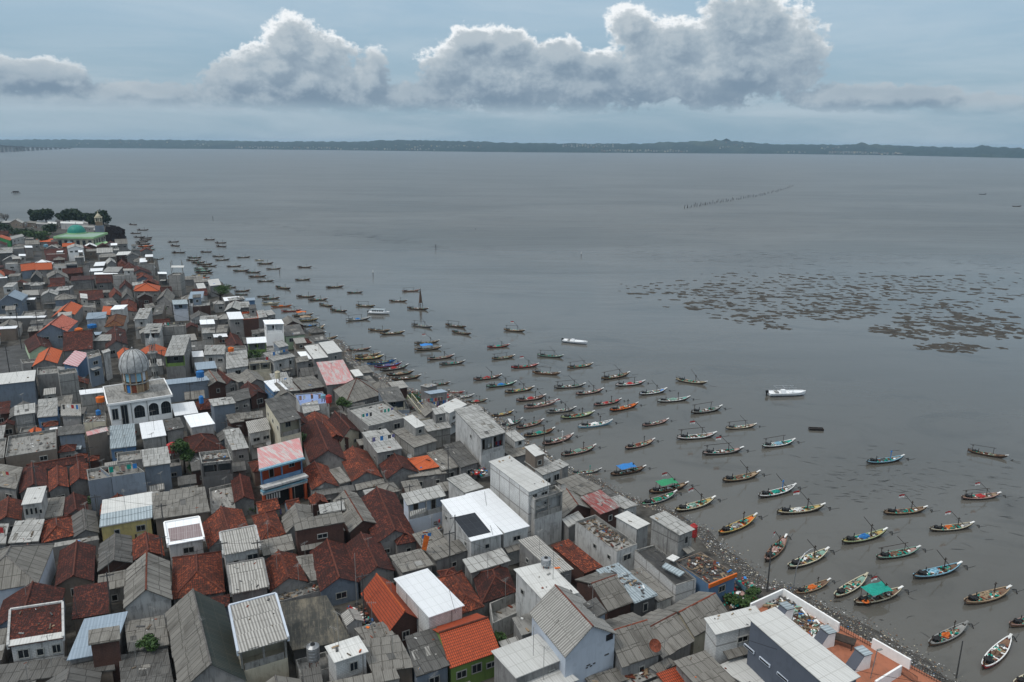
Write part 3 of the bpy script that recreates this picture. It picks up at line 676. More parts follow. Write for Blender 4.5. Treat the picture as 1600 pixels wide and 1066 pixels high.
        if near_ and hN > 4.6:
            side = (3, 0) if topx(org)[0] > 330 else (1, 2)
            a, b_ = (W[3], W[0]) if side == (3, 0) else (W[1], W[2]); Ls = (b_-a).length
            for k in range(int(Ls/3.2)):
                if rr.random() < .45: opening(t, a, b_, (k+.5)*Ls/int(Ls/3.2), min(a.z, b_.z)-2.0, .7, .65, 'window', K['void'] if rr.random() < .5 else None)
    return t, [org+p_ for p_ in top]
def debris(parent, P, n_, seed, mats, zoff=.05, smin=.1, smax=.6):
    rr = random.Random(seed); b = MB(); A, B, C, D = P
    for _ in range(n_):
        u, v = rr.random(), rr.random(); q_ = A.lerp(B, u).lerp(D.lerp(C, u), v); s = rr.uniform(smin, smax)
        b.box((q_.x, q_.y, q_.z+zoff+rr.uniform(0, .12)), (s*rr.uniform(.5, 2.2), s*rr.uniform(.2, .8), s*rr.uniform(.08, .35)), rr.uniform(0, 3.1), rr.randrange(len(mats)), rr.uniform(-.15, .15))
    return b
def in_poly(p_, P):
    c = False; n_ = len(P)
    for i in range(n_):
        a, b_ = P[i], P[(i+1) % n_]
        if (a.y > p_.y) != (b_.y > p_.y) and p_.x < (b_.x-a.x)*(p_.y-a.y)/(b_.y-a.y)+a.x: c = not c
    return c

ORD = ['leftmost', 'second', 'third', 'fourth', 'fifth', 'sixth', 'seventh', 'eighth', 'ninth', 'tenth', 'eleventh', 'twelfth', 'thirteenth', 'fourteenth', 'fifteenth', 'sixteenth', 'seventeenth', 'eighteenth', 'nineteenth', 'twentieth']
def zone(x, y):
    if y < 372: return 'behind the green domed mosque'
    if y < 400: return 'beside the green domed mosque'
    if y < 432: return 'just in front of the green domed mosque' if x < 160 else 'on the shore past the orange hipped roof'
    if y < 470: return 'left of the orange hipped roof' if x < 200 else 'along the shore beside the orange hipped roof'
    if y < 505: return 'behind the slate blue gabled houses' if x < 150 else ('between the orange hipped roof and minaret' if x < 300 else 'by the shore below the anchored boats')
    if y < 545: return 'among the slate blue gabled houses' if x < 150 else ('behind the grey domed mosque' if x < 310 else 'by the shore above the pink roof')
    if y < 590: return 'left of the grey dome' if x < 190 else ('right of the grey dome' if x < 400 else 'around the big pink streaked roof')
    if y < 640: return 'left of the arched mosque front' if x < 200 else ('right of the arched mosque front' if x < 420 else 'around the big pyramid roof')
    if y < 690: return 'below the arched mosque front' if x < 290 else ('left of the orange walled house' if x < 480 else 'behind the tall waterfront blocks')
    if y < 740: return 'above the long brown roofed shop' if x < 290 else ('beside the orange walled house' if x < 560 else 'between the two tall waterfront blocks')
    if y < 790: return 'around the yellow walled shop' if x < 290 else ('just below the orange walled house' if x < 580 else ('left of the twin white roofs' if x < 760 else 'on the shore by the tall blocks'))
    if y < 840: return 'left of the yellow walled shop' if x < 150 else ('near the yellow walled shop' if x < 370 else ('left of the twin white roofs lower down' if x < 640 else ('in front of the twin white roofs' if x < 850 else 'on the shore above the rubbish strewn roof')))
    if y < 890: return 'in the lower left below the yellow shop' if x < 300 else ('above the dark stained cover' if x < 560 else ('above the big white sheet roof' if x < 790 else 'around the rubbish strewn long roof'))
    if y < 945: return 'above the moss stained long slope' if x < 300 else ('beside the dark stained cover' if x < 600 else ('right of the big white sheet roof' if x < 880 else 'left of the orange edged shop'))
    if y < 1000: return 'near the bottom left corner' if x < 300 else ('below the dark stained cover' if x < 640 else ('beside the pale blue gable' if x < 960 else 'left of the slate walled hall'))
    return 'along the bottom edge at left' if x < 400 else ('along the bottom edge near the middle' if x < 800 else 'along the bottom edge by the slate hall')
# kind  A(near-left)  B(near-right)  C(far-right) in picture coordinates, eave height, roof, wall, options
SPEC = '''
S 12 1011 99 997 98 941 5.2 td wk w=3 rs=.9 base=bn,1.6 edge=wp m2=aw mr=.01,.99,.0,.16
H -60 932 60 912 85 850 4.6 ag lb r=2.6
G 85 917 147 908 150 853 3.4 td bn
S 112 968 170 958 170 908 3.8 td bn
S 104 1032 178 1018 200 955 4.0 bl gp
F 138 1008 188 1000 187 978 6.2 ag br w=0
F 200 1020 265 1008 256 962 3.6 ag gp
G 193 952 268 937 266 878 4.6 ag wp r=2.0 rc=rust
G 280 1082 386 1064 350 945 4.6 ag gp m2=dg r=2.7
F -5 1070 180 1047 178 1018 3.0 ad bn
F 190 1084 272 1072 262 1014 3.2 ad bn
G 152 895 206 880 206 838 3.4 ad br
G 208 876 258 868 252 838 3.3 tm br
H 268 937 352 925 346 862 3.3 tm gp
S 349 868 407 856 399 822 6.3 ac wp w=2 edge=wp
S 361 929 420 917 411 873 4.6 ac gp w=0 edge=gp
S 372 1021 451 998 431 928 7.0 ac cr of=2.6 rm=co rs=.7 edge=lb
G 422 925 482 909 464 866 3.3 tm gp
F 486 908 518 903 490 866 3.2 ag gp
P 427 942 520 918 510 904 2.9 co gp d=70
F 457 1016 550 1000 510 930 2.9 dk dkw w=0
F 522 1036 576 1018 560 993 6.0 aw wk w=1
F 572 1003 618 992 598 972 3.6 ag gp
F 582 1052 648 1042 622 993 4.2 ag bn
F 650 1058 703 1040 682 980 4.2 ad gb w=1
F 490 1088 625 1060 618 1044 4.4 ag gp
G 606 990 660 970 614 911 3.5 tn br r=2.1 rc=tn_
F 670 965 726 946 668 888 6.0 wb wk w=0
g 703 1045 782 1018 745 958 3.9 tn lm r=1.9 w=3
H 712 962 757 948 722 892 3.5 tm gp
H 752 944 808 924 790 880 3.4 td gp
F 735 896 798 877 784 857 4.4 al gp
P 770 974 813 955 806 925 3.2 co wp ph=1.5 w=0
F 815 993 845 984 829 957 4.6 co gp
G 883 1028 966 992 905 928 7.6 ac lb r=2.4 rc=ridge w=0
F 806 1060 881 1030 840 990 6.2 aw gp
F 845 1085 905 1062 880 1042 4.8 aw gp
F 850 940 905 926 855 877 8.6 aw wp rs=.5
F 866 898 896 889 838 837 5.2 ac gp
S 914 896 942 885 888 842 3.6 tm br w=0
P 964 862 996 850 930 804 5.2 co wp d=220
F 996 827 1016 818 980 798 5.2 aw wp w=0
F 1062 837 1086 827 1039 799 7.2 al cb w=1 rs=.6
P 1056 915 1088 905 1022 851 4.4 cd wk ph=.3 w=0
P 1108 913 1149 896 1095 862 4.2 cd bw ph=.12 pm=bn d=260 w=1
S 938 804 970 792 938 766 4.0 rw br
S 908 775 942 763 902 741 4.2 ag wp
S 976 796 998 789 968 774 3.3 al wp
S 958 784 974 779 946 762 3.4 ad gp
G 879 811 926 796 905 768 3.4 ag br rc=rust
S 888 825 914 812 903 799 3.2 al gp
F 848 743 878 733 848 712 6.4 al wp w=2
F 879 732 890 726 874 717 5.0 al gp w=0
F 752 686 791 676 746 632 8.4 al wp of=3.4 rm=wp rs=.5
S 800 716 836 706 806 685 3.5 ag gp
F 827 769 861 757 796 711 9.8 aw wk w=2
P 836 781 879 768 868 758 8.8 co wp of=3.2 rm=co
F 702 646 730 632 712 622 6.2 aw wp
P 576 666 636 652 600 626 6.6 al gp ph=.45 w=2
F 589 708 629 701 603 670 6.2 al cb
F 647 700 684 689 648 664 5.4 ag cb w=0
F 668 675 706 668 694 652 4.8 al cb
G 604 749 654 738 640 716 3.4 td gp
S 655 735 687 729 668 711 3.7 to gp w=0
S 720 731 748 723 719 689 3.8 ad gp
F 690 736 717 730 692 702 3.4 ag gp
F 638 747 698 740 694 729 3.0 ag gp
F 726 771 756 762 727 740 5.6 al wp w=0
S 636 790 697 775 687 758 6.3 al lb of=2.6 rm=wp
F 736 846 786 834 734 772 6.3 wb wp m2=bk mr=0,.7,.08,.55
F 788 833 828 822 764 763 6.2 wb wp
S 663 862 702 850 682 824 3.4 ag br
F 680 877 734 859 716 843 3.9 ag gp
F 628 895 679 883 658 858 3.9 ag gp
G 585 852 650 838 618 770 3.4 td gp
G 500 925 562 910 540 850 3.3 td gb
G 562 908 618 892 590 838 3.4 td gp
H 620 852 655 845 632 805 3.3 td gp
G 446 836 492 815 484 790 3.3 ag gp
S 461 830 539 816 534 800 6.2 ag br w=1
G 547 832 588 818 558 771 4.0 ag br rc=rust
F 500 804 540 797 537 783 4.8 al br w=0
S 405 735 475 716 468 684 7.8 pk or of=2.9 rm=bw
S 389 678 423 671 417 653 6.8 ac wp w=2
S 437 662 471 654 445 618 9.0 ad cr of=2.9 rm=co
G 484 723 543 720 518 668 3.6 td gp r=2.2
G 506 692 546 686 510 649 3.5 tm br
G 532 691 563 674 538 647 3.5 td cr
G 487 766 530 760 512 728 3.3 tm gp
F 531 757 549 752 531 730 3.2 ag gp
G 549 753 598 746 574 705 3.3 tm gp
F 490 777 555 767 552 758 2.8 ad gp
F 557 767 602 757 599 748 2.8 ag gp
G 325 858 392 832 378 796 3.3 tm gp
H 408 846 447 834 430 797 3.5 tm gp
F 411 869 461 858 455 835 3.4 ag gp
P 315 724 362 719 356 702 7.0 co dkw d=60 of=2.6 rm=dkw
P 330 803 368 794 362 755 3.0 co dkw d=10
S 362 704 389 700 374 669 6.2 al cb w=1
H 300 708 352 701 334 679 3.4 td gp
G 366 786 398 781 390 745 3.2 td gp
P 8 714 88 701 88 670 5.2 co bn d=25
P -60 724 6 715 10 684 5.2 co bn d=25
F 90 681 133 677 132 664 6.2 ad gb
F 136 681 169 673 167 667 8.0 pk bn w=0
S 172 702 213 697 210 662 6.0 b2 bw w=2
S 222 686 260 680 254 656 6.8 wb cb w=0
F 224 730 267 724 262 698 7.6 al gb w=0
F 260 674 288 668 281 652 6.6 ad cb w=0
P 138 751 173 745 169 728 7.0 co gb w=0 d=10
P 174 745 226 737 205 722 7.0 co gb w=0 d=10
P 183 722 222 717 220 703 5.8 co gp
S 155 824 238 809 238 768 4.9 aw yw m2=b2 mr=0,1,0,.45
S 240 812 328 800 320 761 4.8 ag bn
G 30 771 76 762 72 728 3.3 td gp
G 76 769 108 761 105 730 3.3 tm gp
G 109 759 140 750 138 724 3.3 tm gp
g 45 738 135 722 128 714 3.4 td gp
S -30 756 25 765 36 731 4.0 ag gp
F 33 789 65 785 73 759 6.4 aw wp w=4
F 68 811 98 807 102 776 3.4 ag gp
G 100 808 140 802 135 775 3.3 td gp
G -12 820 34 813 36 782 3.3 tm gp
H 65 849 118 836 112 806 3.3 tm gp
S 12 849 60 846 70 812 3.8 al gp
S -35 851 9 850 14 818 3.8 al gp
G 115 841 155 833 150 800 3.3 ad gp
S 262 852 319 842 311 808 5.4 wb wp edge=wc m2=pu mr=.08,.97,.12,.7
F 66 858 155 843 153 837 2.9 co gp
F -12 602 54 595 56 578 7.6 aw gb w=0
P 58 586 91 583 90 572 7.4 co gp w=0
P 92 586 121 582 118 575 9.2 co cb w=0
P 138 561 158 555 154 546 9.4 co gb w=1
F 161 553 173 549 170 545 9.2 al wp w=0
S 98 568 121 573 139 552 5.5 st bw rs=.6
G 50 573 90 568 98 548 3.4 to gp
g 98 549 145 545 150 527 3.4 td gp
G 165 546 200 538 196 515 3.4 td gp
G 56 522 105 518 122 502 6.0 tp gb r=2.6 w=2
G 80 496 117 492 131 476 5.4 to gp r=2.0 w=0
G -8 476 34 470 44 461 7.2 bl gb r=2.6 w=2
F -15 498 70 496 73 493 4.8 wb dkw
F -15 515 25 513 28 509 4.4 wb bn
F 29 469 54 468 56 465 5.6 wb dkw
S 257 557 288 555 298 523 8.6 al gp of=2.8 rm=lm
F 224 521 250 520 254 505 6.6 al wp of=2.4 rm=wp
P 254 511 290 509 290 505 6.4 co cb w=0
F 262 601 328 594 322 587 5.6 bl gb w=0
F 273 650 310 645 303 627 4.6 wb gp
S 298 668 336 662 324 644 6.6 wb wp w=0
S 22 650 55 645 55 630 5.8 al cb w=0
S 58 653 90 650 90 622 5.0 al bw w=2
S 95 650 127 650 126 632 5.6 ac gp
P 130 660 165 658 165 645 4.6 co cr d=30
S 125 617 162 613 160 606 6.4 wb cb w=0
S 165 618 180 611 183 601 5.0 al gp
S 134 499 165 497 167 487 5.8 bl wp
H 163 511 193 509 198 494 5.0 tb wp
G 45 552 85 546 75 528 3.3 td lg
F 144 533 178 532 190 522 4.6 al gp
F 130 525 156 523 160 518 4.0 bl gp
G 190 574 214 568 205 546 3.2 to gp
F 301 558 319 557 317 548 5.6 wb wp
S 318 555 351 554 352 539 6.6 al wp w=2
S 307 578 339 575 335 564 5.6 bl gp w=0
S 353 577 388 572 386 547 5.6 al wp
P 353 546 386 545 384 540 6.0 co wp
F 386 537 417 535 415 526 7.2 wb wp of=2.8 rm=lm
P 389 569 423 566 420 558 5.4 co cr of=2.6 rm=cr
F 424 557 446 551 443 545 5.0 ag gp
S 427 565 462 557 445 545 6.4 al wp w=2
F 463 567 483 564 480 556 5.4 ag gp
S 474 562 488 561 478 549 4.6 wb gp
S 490 561 513 558 497 538 5.6 aw gp
S 512 553 535 549 520 532 6.4 aw gp
S 510 602 555 597 536 562 5.6 pk gp rs=1.0
H 540 632 597 617 575 596 4.0 ag gp r=3.4 pyr=1 rc=ridge
H 592 612 614 608 601 597 3.6 ag gp r=1.6 pyr=1
S 446 526 477 522 468 506 5.2 ad lg
F 414 507 444 506 440 499 9.0 wb wc of=2.8 rm=wc
P 380 499 404 497 401 486 9.4 co br pm=or w=0
S 358 499 381 498 376 487 9.6 wb gp w=1
F 313 507 336 506 334 499 7.2 wb cb
F 337 520 355 519 357 507 5.4 ag gp
F 315 521 336 520 336 509 5.4 al cb
F 334 527 356 526 354 521 4.6 wb bn
P 301 479 328 477 328 470 8.6 al br w=0
S 294 467 316 466 319 455 7.6 bl wp of=2.6 rm=wc
F 270 476 294 475 292 468 6.4 b2 lb of=2.6 rm=lb
P 263 430 281 430 288 426 11.0 co cb w=0
S 310 453 323 452 316 438 5.0 aw gp
S 328 447 346 445 338 430 5.6 aw gp
G 350 487 375 485 380 474 6.2 al dkw
S 372 481 391 480 389 471 6.2 al gp
F 384 470 399 469 398 465 6.4 bl bw w=0
F 358 470 383 467 380 463 5.4 al gp
S 404 497 418 495 412 484 4.6 al gp
S 419 493 431 491 424 484 3.6 al gp
G 357 545 382 542 372 524 3.2 td br
G 318 525 333 523 330 512 3.2 td br
S 329 590 352 586 345 574 3.6 ag gp rs=.8
G 326 604 353 600 340 583 4.2 ag br rc=rust
G 352 603 372 597 350 580 3.4 td gp
S 372 598 388 594 366 582 3.8 ag gp
G 386 604 418 598 402 582 3.6 ag gp
G 392 622 418 616 400 600 3.4 td br rc=ridge
F 356 632 392 622 388 606 3.8 ad gp
F 332 635 369 630 362 620 7.6 al gb w=0
F 427 612 450 608 434 592 6.2 wb bw w=0
F 446 612 472 610 456 590 4.0 al gp
F 472 610 508 604 490 587 5.0 ag br
P 468 634 514 630 504 612 5.4 bt wp ph=.3
G 430 622 470 628 452 612 4.4 ag gp
F 474 647 500 641 496 626 4.8 al wp
F 360 662 382 658 374 645 4.4 ag br w=0
F 376 656 412 652 410 642 4.6 ag br w=0
G 458 670 492 668 478 648 3.4 td gp
P 600 642 640 640 628 614 3.6 co gb
F 600 630 634 626 622 604 5.6 ad gb of=2.4 rm=cr
P 632 660 672 652 650 640 3.0 co cr ph=.3
G 664 652 690 646 678 632 3.2 ag gp
F 668 606 684 602 672 599 4.6 al gp
F 672 616 700 612 690 608 3.6 bl gp
P -30 583 -12 582 -8 570 7.0 co gp
P 35 568 64 566 60 560 3.4 co gp
G -20 373 16 376 30 364 7.0 to gn r=1.6
F 18 374 38 369 34 365 7.2 al wp w=3
S 56 378 83 378 83 369 3.6 to gp
F -2 396 20 395 18 390 7.6 al dkw w=1
P 20 389 38 388 37 384 8.4 co gp w=0
F 39 387 51 387 50 384 6.4 wb gp
F 29 400 40 400 40 397 6.0 wb gp
S 88 394 98 394 101 387 5.0 wb gp
g 70 399 106 397 100 385 3.4 td gp
G 105 389 131 388 128 378 8.4 al wc r=1.2 w=3
F 76 402 105 401 100 395 4.6 al gp
g 72 408 106 407 104 400 3.4 td gp
P 83 416 103 416 102 411 6.6 co wp w=1
P 103 414 121 413 119 408 6.0 co gb of=2.4 rm=wp
F 146 416 163 415 167 406 5.0 wb gp
G 167 413 182 412 178 404 6.2 al gp r=1.6 w=0
S 160 425 185 425 192 417 5.4 al gp
F 147 429 184 428 184 425 4.6 wb br
P 176 431 213 430 212 427 8.8 al cb w=0
H 208 455 249 455 252 442 7.4 to gp r=2.0 w=3
G 244 470 268 474 276 458 5.4 ag gp
H 188 484 214 487 214 470 3.6 tm gp
F 172 484 193 483 200 476 7.0 wb wp w=0
S 209 499 230 498 238 481 8.0 al wp w=1
S 238 494 254 490 260 468 5.6 ad bn
F 228 483 243 480 239 473 4.4 ag gp
F 181 399 202 398 207 390 5.2 aw br
F 158 402 180 401 178 393 4.6 ag gp
F 162 392 186 391 186 383 4.0 al cb w=0
P 215 413 241 412 241 397 7.0 co cb w=0
S 218 410 230 409 230 403 7.8 wb gp
F 218 419 243 418 240 414 4.4 wb gp
H 193 421 213 422 210 409 3.6 td gp
G 200 430 238 428 228 416 3.4 td gp
H 183 418 200 417 198 406 4.0 tm br
F 247 428 261 428 260 425 6.0 wb dkw
g 33 424 56 421 55 414 4.4 to gb
g 55 422 82 421 82 413 4.2 to gp
G 47 437 65 436 68 427 4.6 ag dkw
G 74 435 108 435 104 426 4.8 ag gp
F 36 445 70 444 70 441 4.4 al dkw
F 34 462 83 460 82 452 3.4 ac gp
F 84 455 108 453 115 446 4.4 al gp
g 78 448 102 446 102 437 3.4 td gp
F 4 449 20 448 28 441 6.2 al wp w=1
G -14 432 8 432 6 424 5.2 to wp
F -5 435 11 434 11 432 4.6 wb gp
P 8 413 28 412 27 408 7.6 co wp w=1
g 150 443 176 441 174 430 3.5 td gp
F 135 459 172 457 172 453 4.0 ag gp
g 125 470 163 468 160 458 3.4 td gp
G 172 468 192 466 188 456 3.8 tm gp
S 165 478 186 476 176 465 4.6 ad gp
S 158 491 172 492 175 479 4.2 to gp
G 190 467 208 467 207 450 5.2 ag gp r=2.0
P 127 479 150 481 148 471 4.4 co gp
G 186 453 206 453 206 440 3.4 td gp
F 110 347 138 349 136 346 4.0 al wp w=0
F 94 349 130 350 130 346 5.0 aw wp w=0
G 14 348 35 349 45 341 4.0 al bn
F 2 348 18 348 26 342 3.6 al dkw
F 42 348 56 349 60 344 3.4 ag bn
F 56 350 74 351 76 345 3.4 al gp
F 74 349 88 350 90 343 3.8 aw gp
F 86 346 98 347 100 340 4.0 ad gp
F 128 355 150 356 152 350 4.4 co gp
F 146 360 155 360 155 356 5.0 al gp
F 1118 992 1200 971 1180 946 7.6 aw wk w=1
F 1300 1080 1345 1057 1211 948 9.6 aw sl w=0 name=x
F 1100 1085 1152 1066 1102 1017 4.6 ag gp m2=b2 mr=.45,.62,.6,.78
F 1190 1085 1232 1066 1160 1024 4.0 aw gp
S 1050 1080 1083 1068 1058 1041 3.4 tn br
S 1030 1053 1060 1037 1044 1027 3.2 ag gp
g 971 1043 1034 1022 988 957 4.8 ag gp rc=rust r=1.6
g 1035 1030 1085 1001 1028 951 4.1 ag gp rc=ridge r=1.5
g 1085 996 1142 964 1092 925 4.3 ag cr rc=rust r=1.5
g 950 956 990 941 936 893 4.8 ag br rc=ridge r=1.6
S 992 943 1028 930 966 880 4.8 b2 dkw d=60
F 1028 941 1052 932 1002 887 3.7 ag wp
F 926 969 949 957 931 934 8.4 ad gb w=0
F 1000 1100 1048 1078 1030 1060 3.2 ag gp
F 930 1078 980 1062 962 1044 3.4 ag gp
F 985 1072 1026 1056 1010 1040 3.0 co gp d=30
'''
K['tn_'] = K['to']; 
ROOFD = dict(td='dark red tiled', tm='rust red tiled', to='bright orange tiled', tn='new red tiled', tp='pale pink tiled', tb='brown tiled', wb='bright white', aw='off white', al='light grey', ag='grey brown', ad='dark grey', ac='ribbed grey',
    bl='blue grey metal', b2='pale blue', pk='faded pink streaked', rw='red streaked', st='red striped', bk='black', dg='dark green', dk='stained black', co='flat concrete', cd='tarred flat', bt='blue painted flat')
WALLD = dict(wp='white plaster', wc='clean white', wk='white block', gp='grey', gb='blue grey', sl='slate', lb='pale blue', cb='framed block', br='dark brick', cr='cream', gn='green', lg='pale green', lm='lime green', bw='blue', yw='yellow', bn='brown', dkw='dark grey', co='bare concrete')
WALLD['or'] = 'orange'
def parse():
    for ln in SPEC.strip().splitlines():
        s = ln.split(); kind = s[0]; ax, ay, bx, by, cx, cy, h = map(float, s[1:8]); o = {}
        for kv in s[10:]:
            k, v_ = kv.split('=')
            if k in ('r', 'w', 'of', 'ph', 'rs', 'd', 'pyr'): o[k] = float(v_) if k not in ('w', 'd') else int(v_)
            elif k == 'mr': o[k] = tuple(float(z) for z in v_.split(','))
            elif k == 'base': a, b_ = v_.split(','); o[k] = (a, float(b_))
            else: o[k] = v_
        yield kind, (ax, ay), (bx, by), (cx, cy), h, s[8], s[9], o
FOOT = []; ROOFTOP = []
idx = 0
for kind, a, b_, c_, h, roof, wall, o in parse():
    rs = o.get('rs', {'F': .2, 'S': .6}.get(kind, 0.0))
    if a[1] < 740 and h > 3.6 and not o.get('of'): h = 3.6+(h-3.6)*.74
    A, B, C = at(*a, h), at(*b_, h), at(*c_, h+rs); idx += 1
    if A.y > 230:
        v = C-B; cap = 11.5 if a[1] < 470 else 15.0
        if v.length > cap: C = B+v*(cap/v.length); C.z = h+rs
        if kind in ('g', 'H', 'G') and 'r' not in o and a[1] < 480: o['r'] = 2.3
    D = A+(C-B)
    if (B-A).length < .5: continue
    nm = 'house' if h > 3.35 or (B-A).length > 5 else 'shed'
    t, poly = house(kind, A, B, C, D, h+GZ*0, roof, wall, o, nm, idx)
    FOOT.append([Vector((p_.x, p_.y, 0)) for p_ in poly])
    if kind in 'FSP' and wall != 'sl' and roof not in ('wb', 'pk', 'bl'): ROOFTOP.append(([p_-Vector((0, 0, o.get('ph', .55) if kind == 'P' else 0)) for p_ in inset(poly, .3)], kind, poly[0].y))
    form = {'G': 'gabled', 'g': 'gabled', 'H': 'hipped'}.get(kind, '')
    HOUSES.append(dict(t=t, px=topx(sum(poly, Vector())/4), desc=f"{ROOFD[roof]} {form} roof".replace('  ', ' '), wall=WALLD[wall], h=h, o=o))
    if o.get('d'):
        P_ = [p_-Vector((0, 0, o.get('ph', .55) if kind == 'P' else 0)) for p_ in inset(poly, .4)]
        dbm = debris(None, P_, o['d'], idx, 6, .06, .12, .55) if False else None
        rr = random.Random(idx); b = MB(); A_, B_, C_, D_ = P_
        for _ in range(o['d']):
            u, v = rr.random(), min(max(rr.gauss(.5, .3), 0), 1); q_ = A_.lerp(B_, u).lerp(D_.lerp(C_, u), v); s = rr.uniform(.1, .5)
            b.box((q_.x, q_.y, q_.z+.05+rr.uniform(0, .12)), (s*rr.uniform(.5, 2.4), s*rr.uniform(.2, .8), s*rr.uniform(.1, .35)), rr.uniform(0, 3.1), rr.choices(range(6), [6, 3, 4, 1, 5, .15])[0], rr.uniform(-.15, .15))
        dd = b.build('roof_debris', [K['dgrey'], K['rust'], K['tan'], K['white'], K['wood'], K['blue']]); dd.parent = None
        tag(dd, 'scattered planks, tiles and scrap lying on the '+HOUSES[-1]['desc'], 'debris', kind='stuff'); HOUSES[-1]['deb'] = dd
# ---- smaller houses and sheds filling the gaps between the listed ones
def poly_overlap(P, Q):
    for S in (P, Q):
        for i in range(len(S)):
            e = S[(i+1) % len(S)]-S[i]; ax = Vector((-e.y, e.x, 0))
            p1 = [v.dot(ax) for v in P]; p2 = [v.dot(ax) for v in Q]
            if max(p1) <= min(p2) or max(p2) <= min(p1): return False
    return True
rr = random.Random(77); NFILL = 0
roads = [[at(*p_, GZ) for p_ in R_] for R_ in ([(-60, 640), (-60, 556), (48, 535), (60, 547), (36, 590), (8, 612)], [(120, 432), (141, 432), (148, 408), (138, 408)], [(44, 420), (60, 420), (66, 395), (58, 393)])]
town2 = [Vector((p_.x, p_.y, 0)) for p_ in town]
cand = []
for _ in range(9000):
    x = rr.uniform(-60, 1330); y = 352+(1110-352)*rr.random()**1.6
    cand.append((x, y))
VP = (Vector((pxdir(200, 219).x, pxdir(200, 219).y, 0))).normalized()
SPECIAL = [[at(*p_, 0) for p_ in Q_] for Q_ in ([(160, 692), (285, 676), (262, 600), (150, 612)], [(80, 386), (172, 386), (172, 362), (84, 362)], [(1150, 985), (1230, 920), (1500, 1075), (1340, 1120)], [(148, 372), (170, 372), (168, 352), (148, 352)],
    [(540, 985), (604, 985), (590, 926), (540, 930)], [(1100, 925), (1190, 925), (1180, 955), (1120, 960)], [(30, 374), (84, 374), (90, 353), (40, 353)], [(270, 735), (312, 735), (305, 690), (274, 690)], [(330, 480), (362, 480), (358, 458), (336, 458)], [(-60, 372), (60, 372), (60, 352), (-60, 352)])]
for (x, y) in cand:
    h = rr.choice([2.7, 3.0, 3.2, 3.4]) if y > 520 else rr.choice([3.2, 3.6, 4.4, 5.2])
    c0 = at(x, y, h); c0.z = 0
    if not in_poly(c0, town2) or (x > 640 and y < 1000 and x > 560+(y-600)*1.15) or x > 1000: continue
    for wd, dp in ((7.5, 8), (6, 6.5), (4.6, 5), (3.2, 3.6), (2.4, 2.6)):
        if y < 470 and wd < 4.6: break
        if y < 640 and wd < 4: break
        a = rr.gauss(0, .05); v = Vector((VP.x*math.cos(a)-VP.y*math.sin(a), VP.x*math.sin(a)+VP.y*math.cos(a), 0)); u = Vector((v.y, -v.x, 0))
        W2, D2 = wd*rr.uniform(.8, 1.15)/2, dp*rr.uniform(.8, 1.15)/2
        P = [c0-u*W2-v*D2, c0+u*W2-v*D2, c0+u*W2+v*D2, c0-u*W2+v*D2]
        if not all(in_poly(p_, town2) for p_ in P): continue
        if any(poly_overlap(P, F_) for F_ in FOOT if (F_[0]-c0).length < 40): continue
        if any(poly_overlap(P, [Vector((z.x, z.y, 0)) for z in F_]) for F_ in roads+SPECIAL): continue
        kind = rr.choices(['G', 'g', 'H', 'F', 'S', 'P'], [6, 4, 4, 4, 3, .5] if y < 480 else [5, 3, 3, 6, 4, 1])[0]
        roof = rr.choices(['td', 'tm', 'ag', 'ad', 'al', 'wb', 'to', 'ac'], [8, 6, 6, 5, 3, .8, .6 if y > 600 else 1.6, 1])[0] if kind in 'GgH' else rr.choices(['ag', 'ad', 'al', 'wb', 'ac', 'td'], [7, 7, 4, 1.2, 2, 3])[0]
        if kind == 'P': roof = 'co'
        if x > 600 and roof in ('tm', 'to', 'wb'): roof = 'ag'
        wall = rr.choice(['gp', 'wp', 'br', 'bn', 'cb', 'gb', 'gp'])
        hs = [h, h, h, h]
        if kind in 'FS': hs = [h, h, h+.4, h+.4]
        P3 = [Vector((p_.x, p_.y, hh)) for p_, hh in zip(P, hs)]
        idx += 1; NFILL += 1
        t, poly = house(kind, P3[0], P3[1], P3[2], P3[3], h, roof, wall, {}, 'house' if wd > 4.7 else 'shed', idx)
        FOOT.append(P); form = {'G': 'gabled', 'g': 'gabled', 'H': 'hipped'}.get(kind, '')
        HOUSES.append(dict(t=t, px=topx(sum(poly, Vector())/4), desc=f"{ROOFD[roof]} {form} roof".replace('  ', ' '), wall=WALLD[wall], h=h, o={}))
        break
    if NFILL >= 260: break
print('HOUSES', len(HOUSES), 'fill', NFILL)
for i, P in enumerate(roads[:3]):
    b = MB()
    for tr_ in tessellate_polygon([P]):
        pts = [P[k]+Vector((0, 0, .02)) for k in tr_]
        if (pts[1]-pts[0]).cross(pts[2]-pts[0]).z < 0: pts.reverse()
        b.face(pts)
    if i == 0: K['road'] = m_plain('worn_asphalt', (.085, .085, .085), .85, .3, sc_=.4)
    tag(b.build('street', K['road']), kind='structure')

# ================================================================ MOSQUES, TERRACE, TREES AND SMALL THINGS
BOATS = []; SMALL = []; LANE = []; LANE2 = []; LANE3 = []
TANKS = []; POLES = []; TREES = []
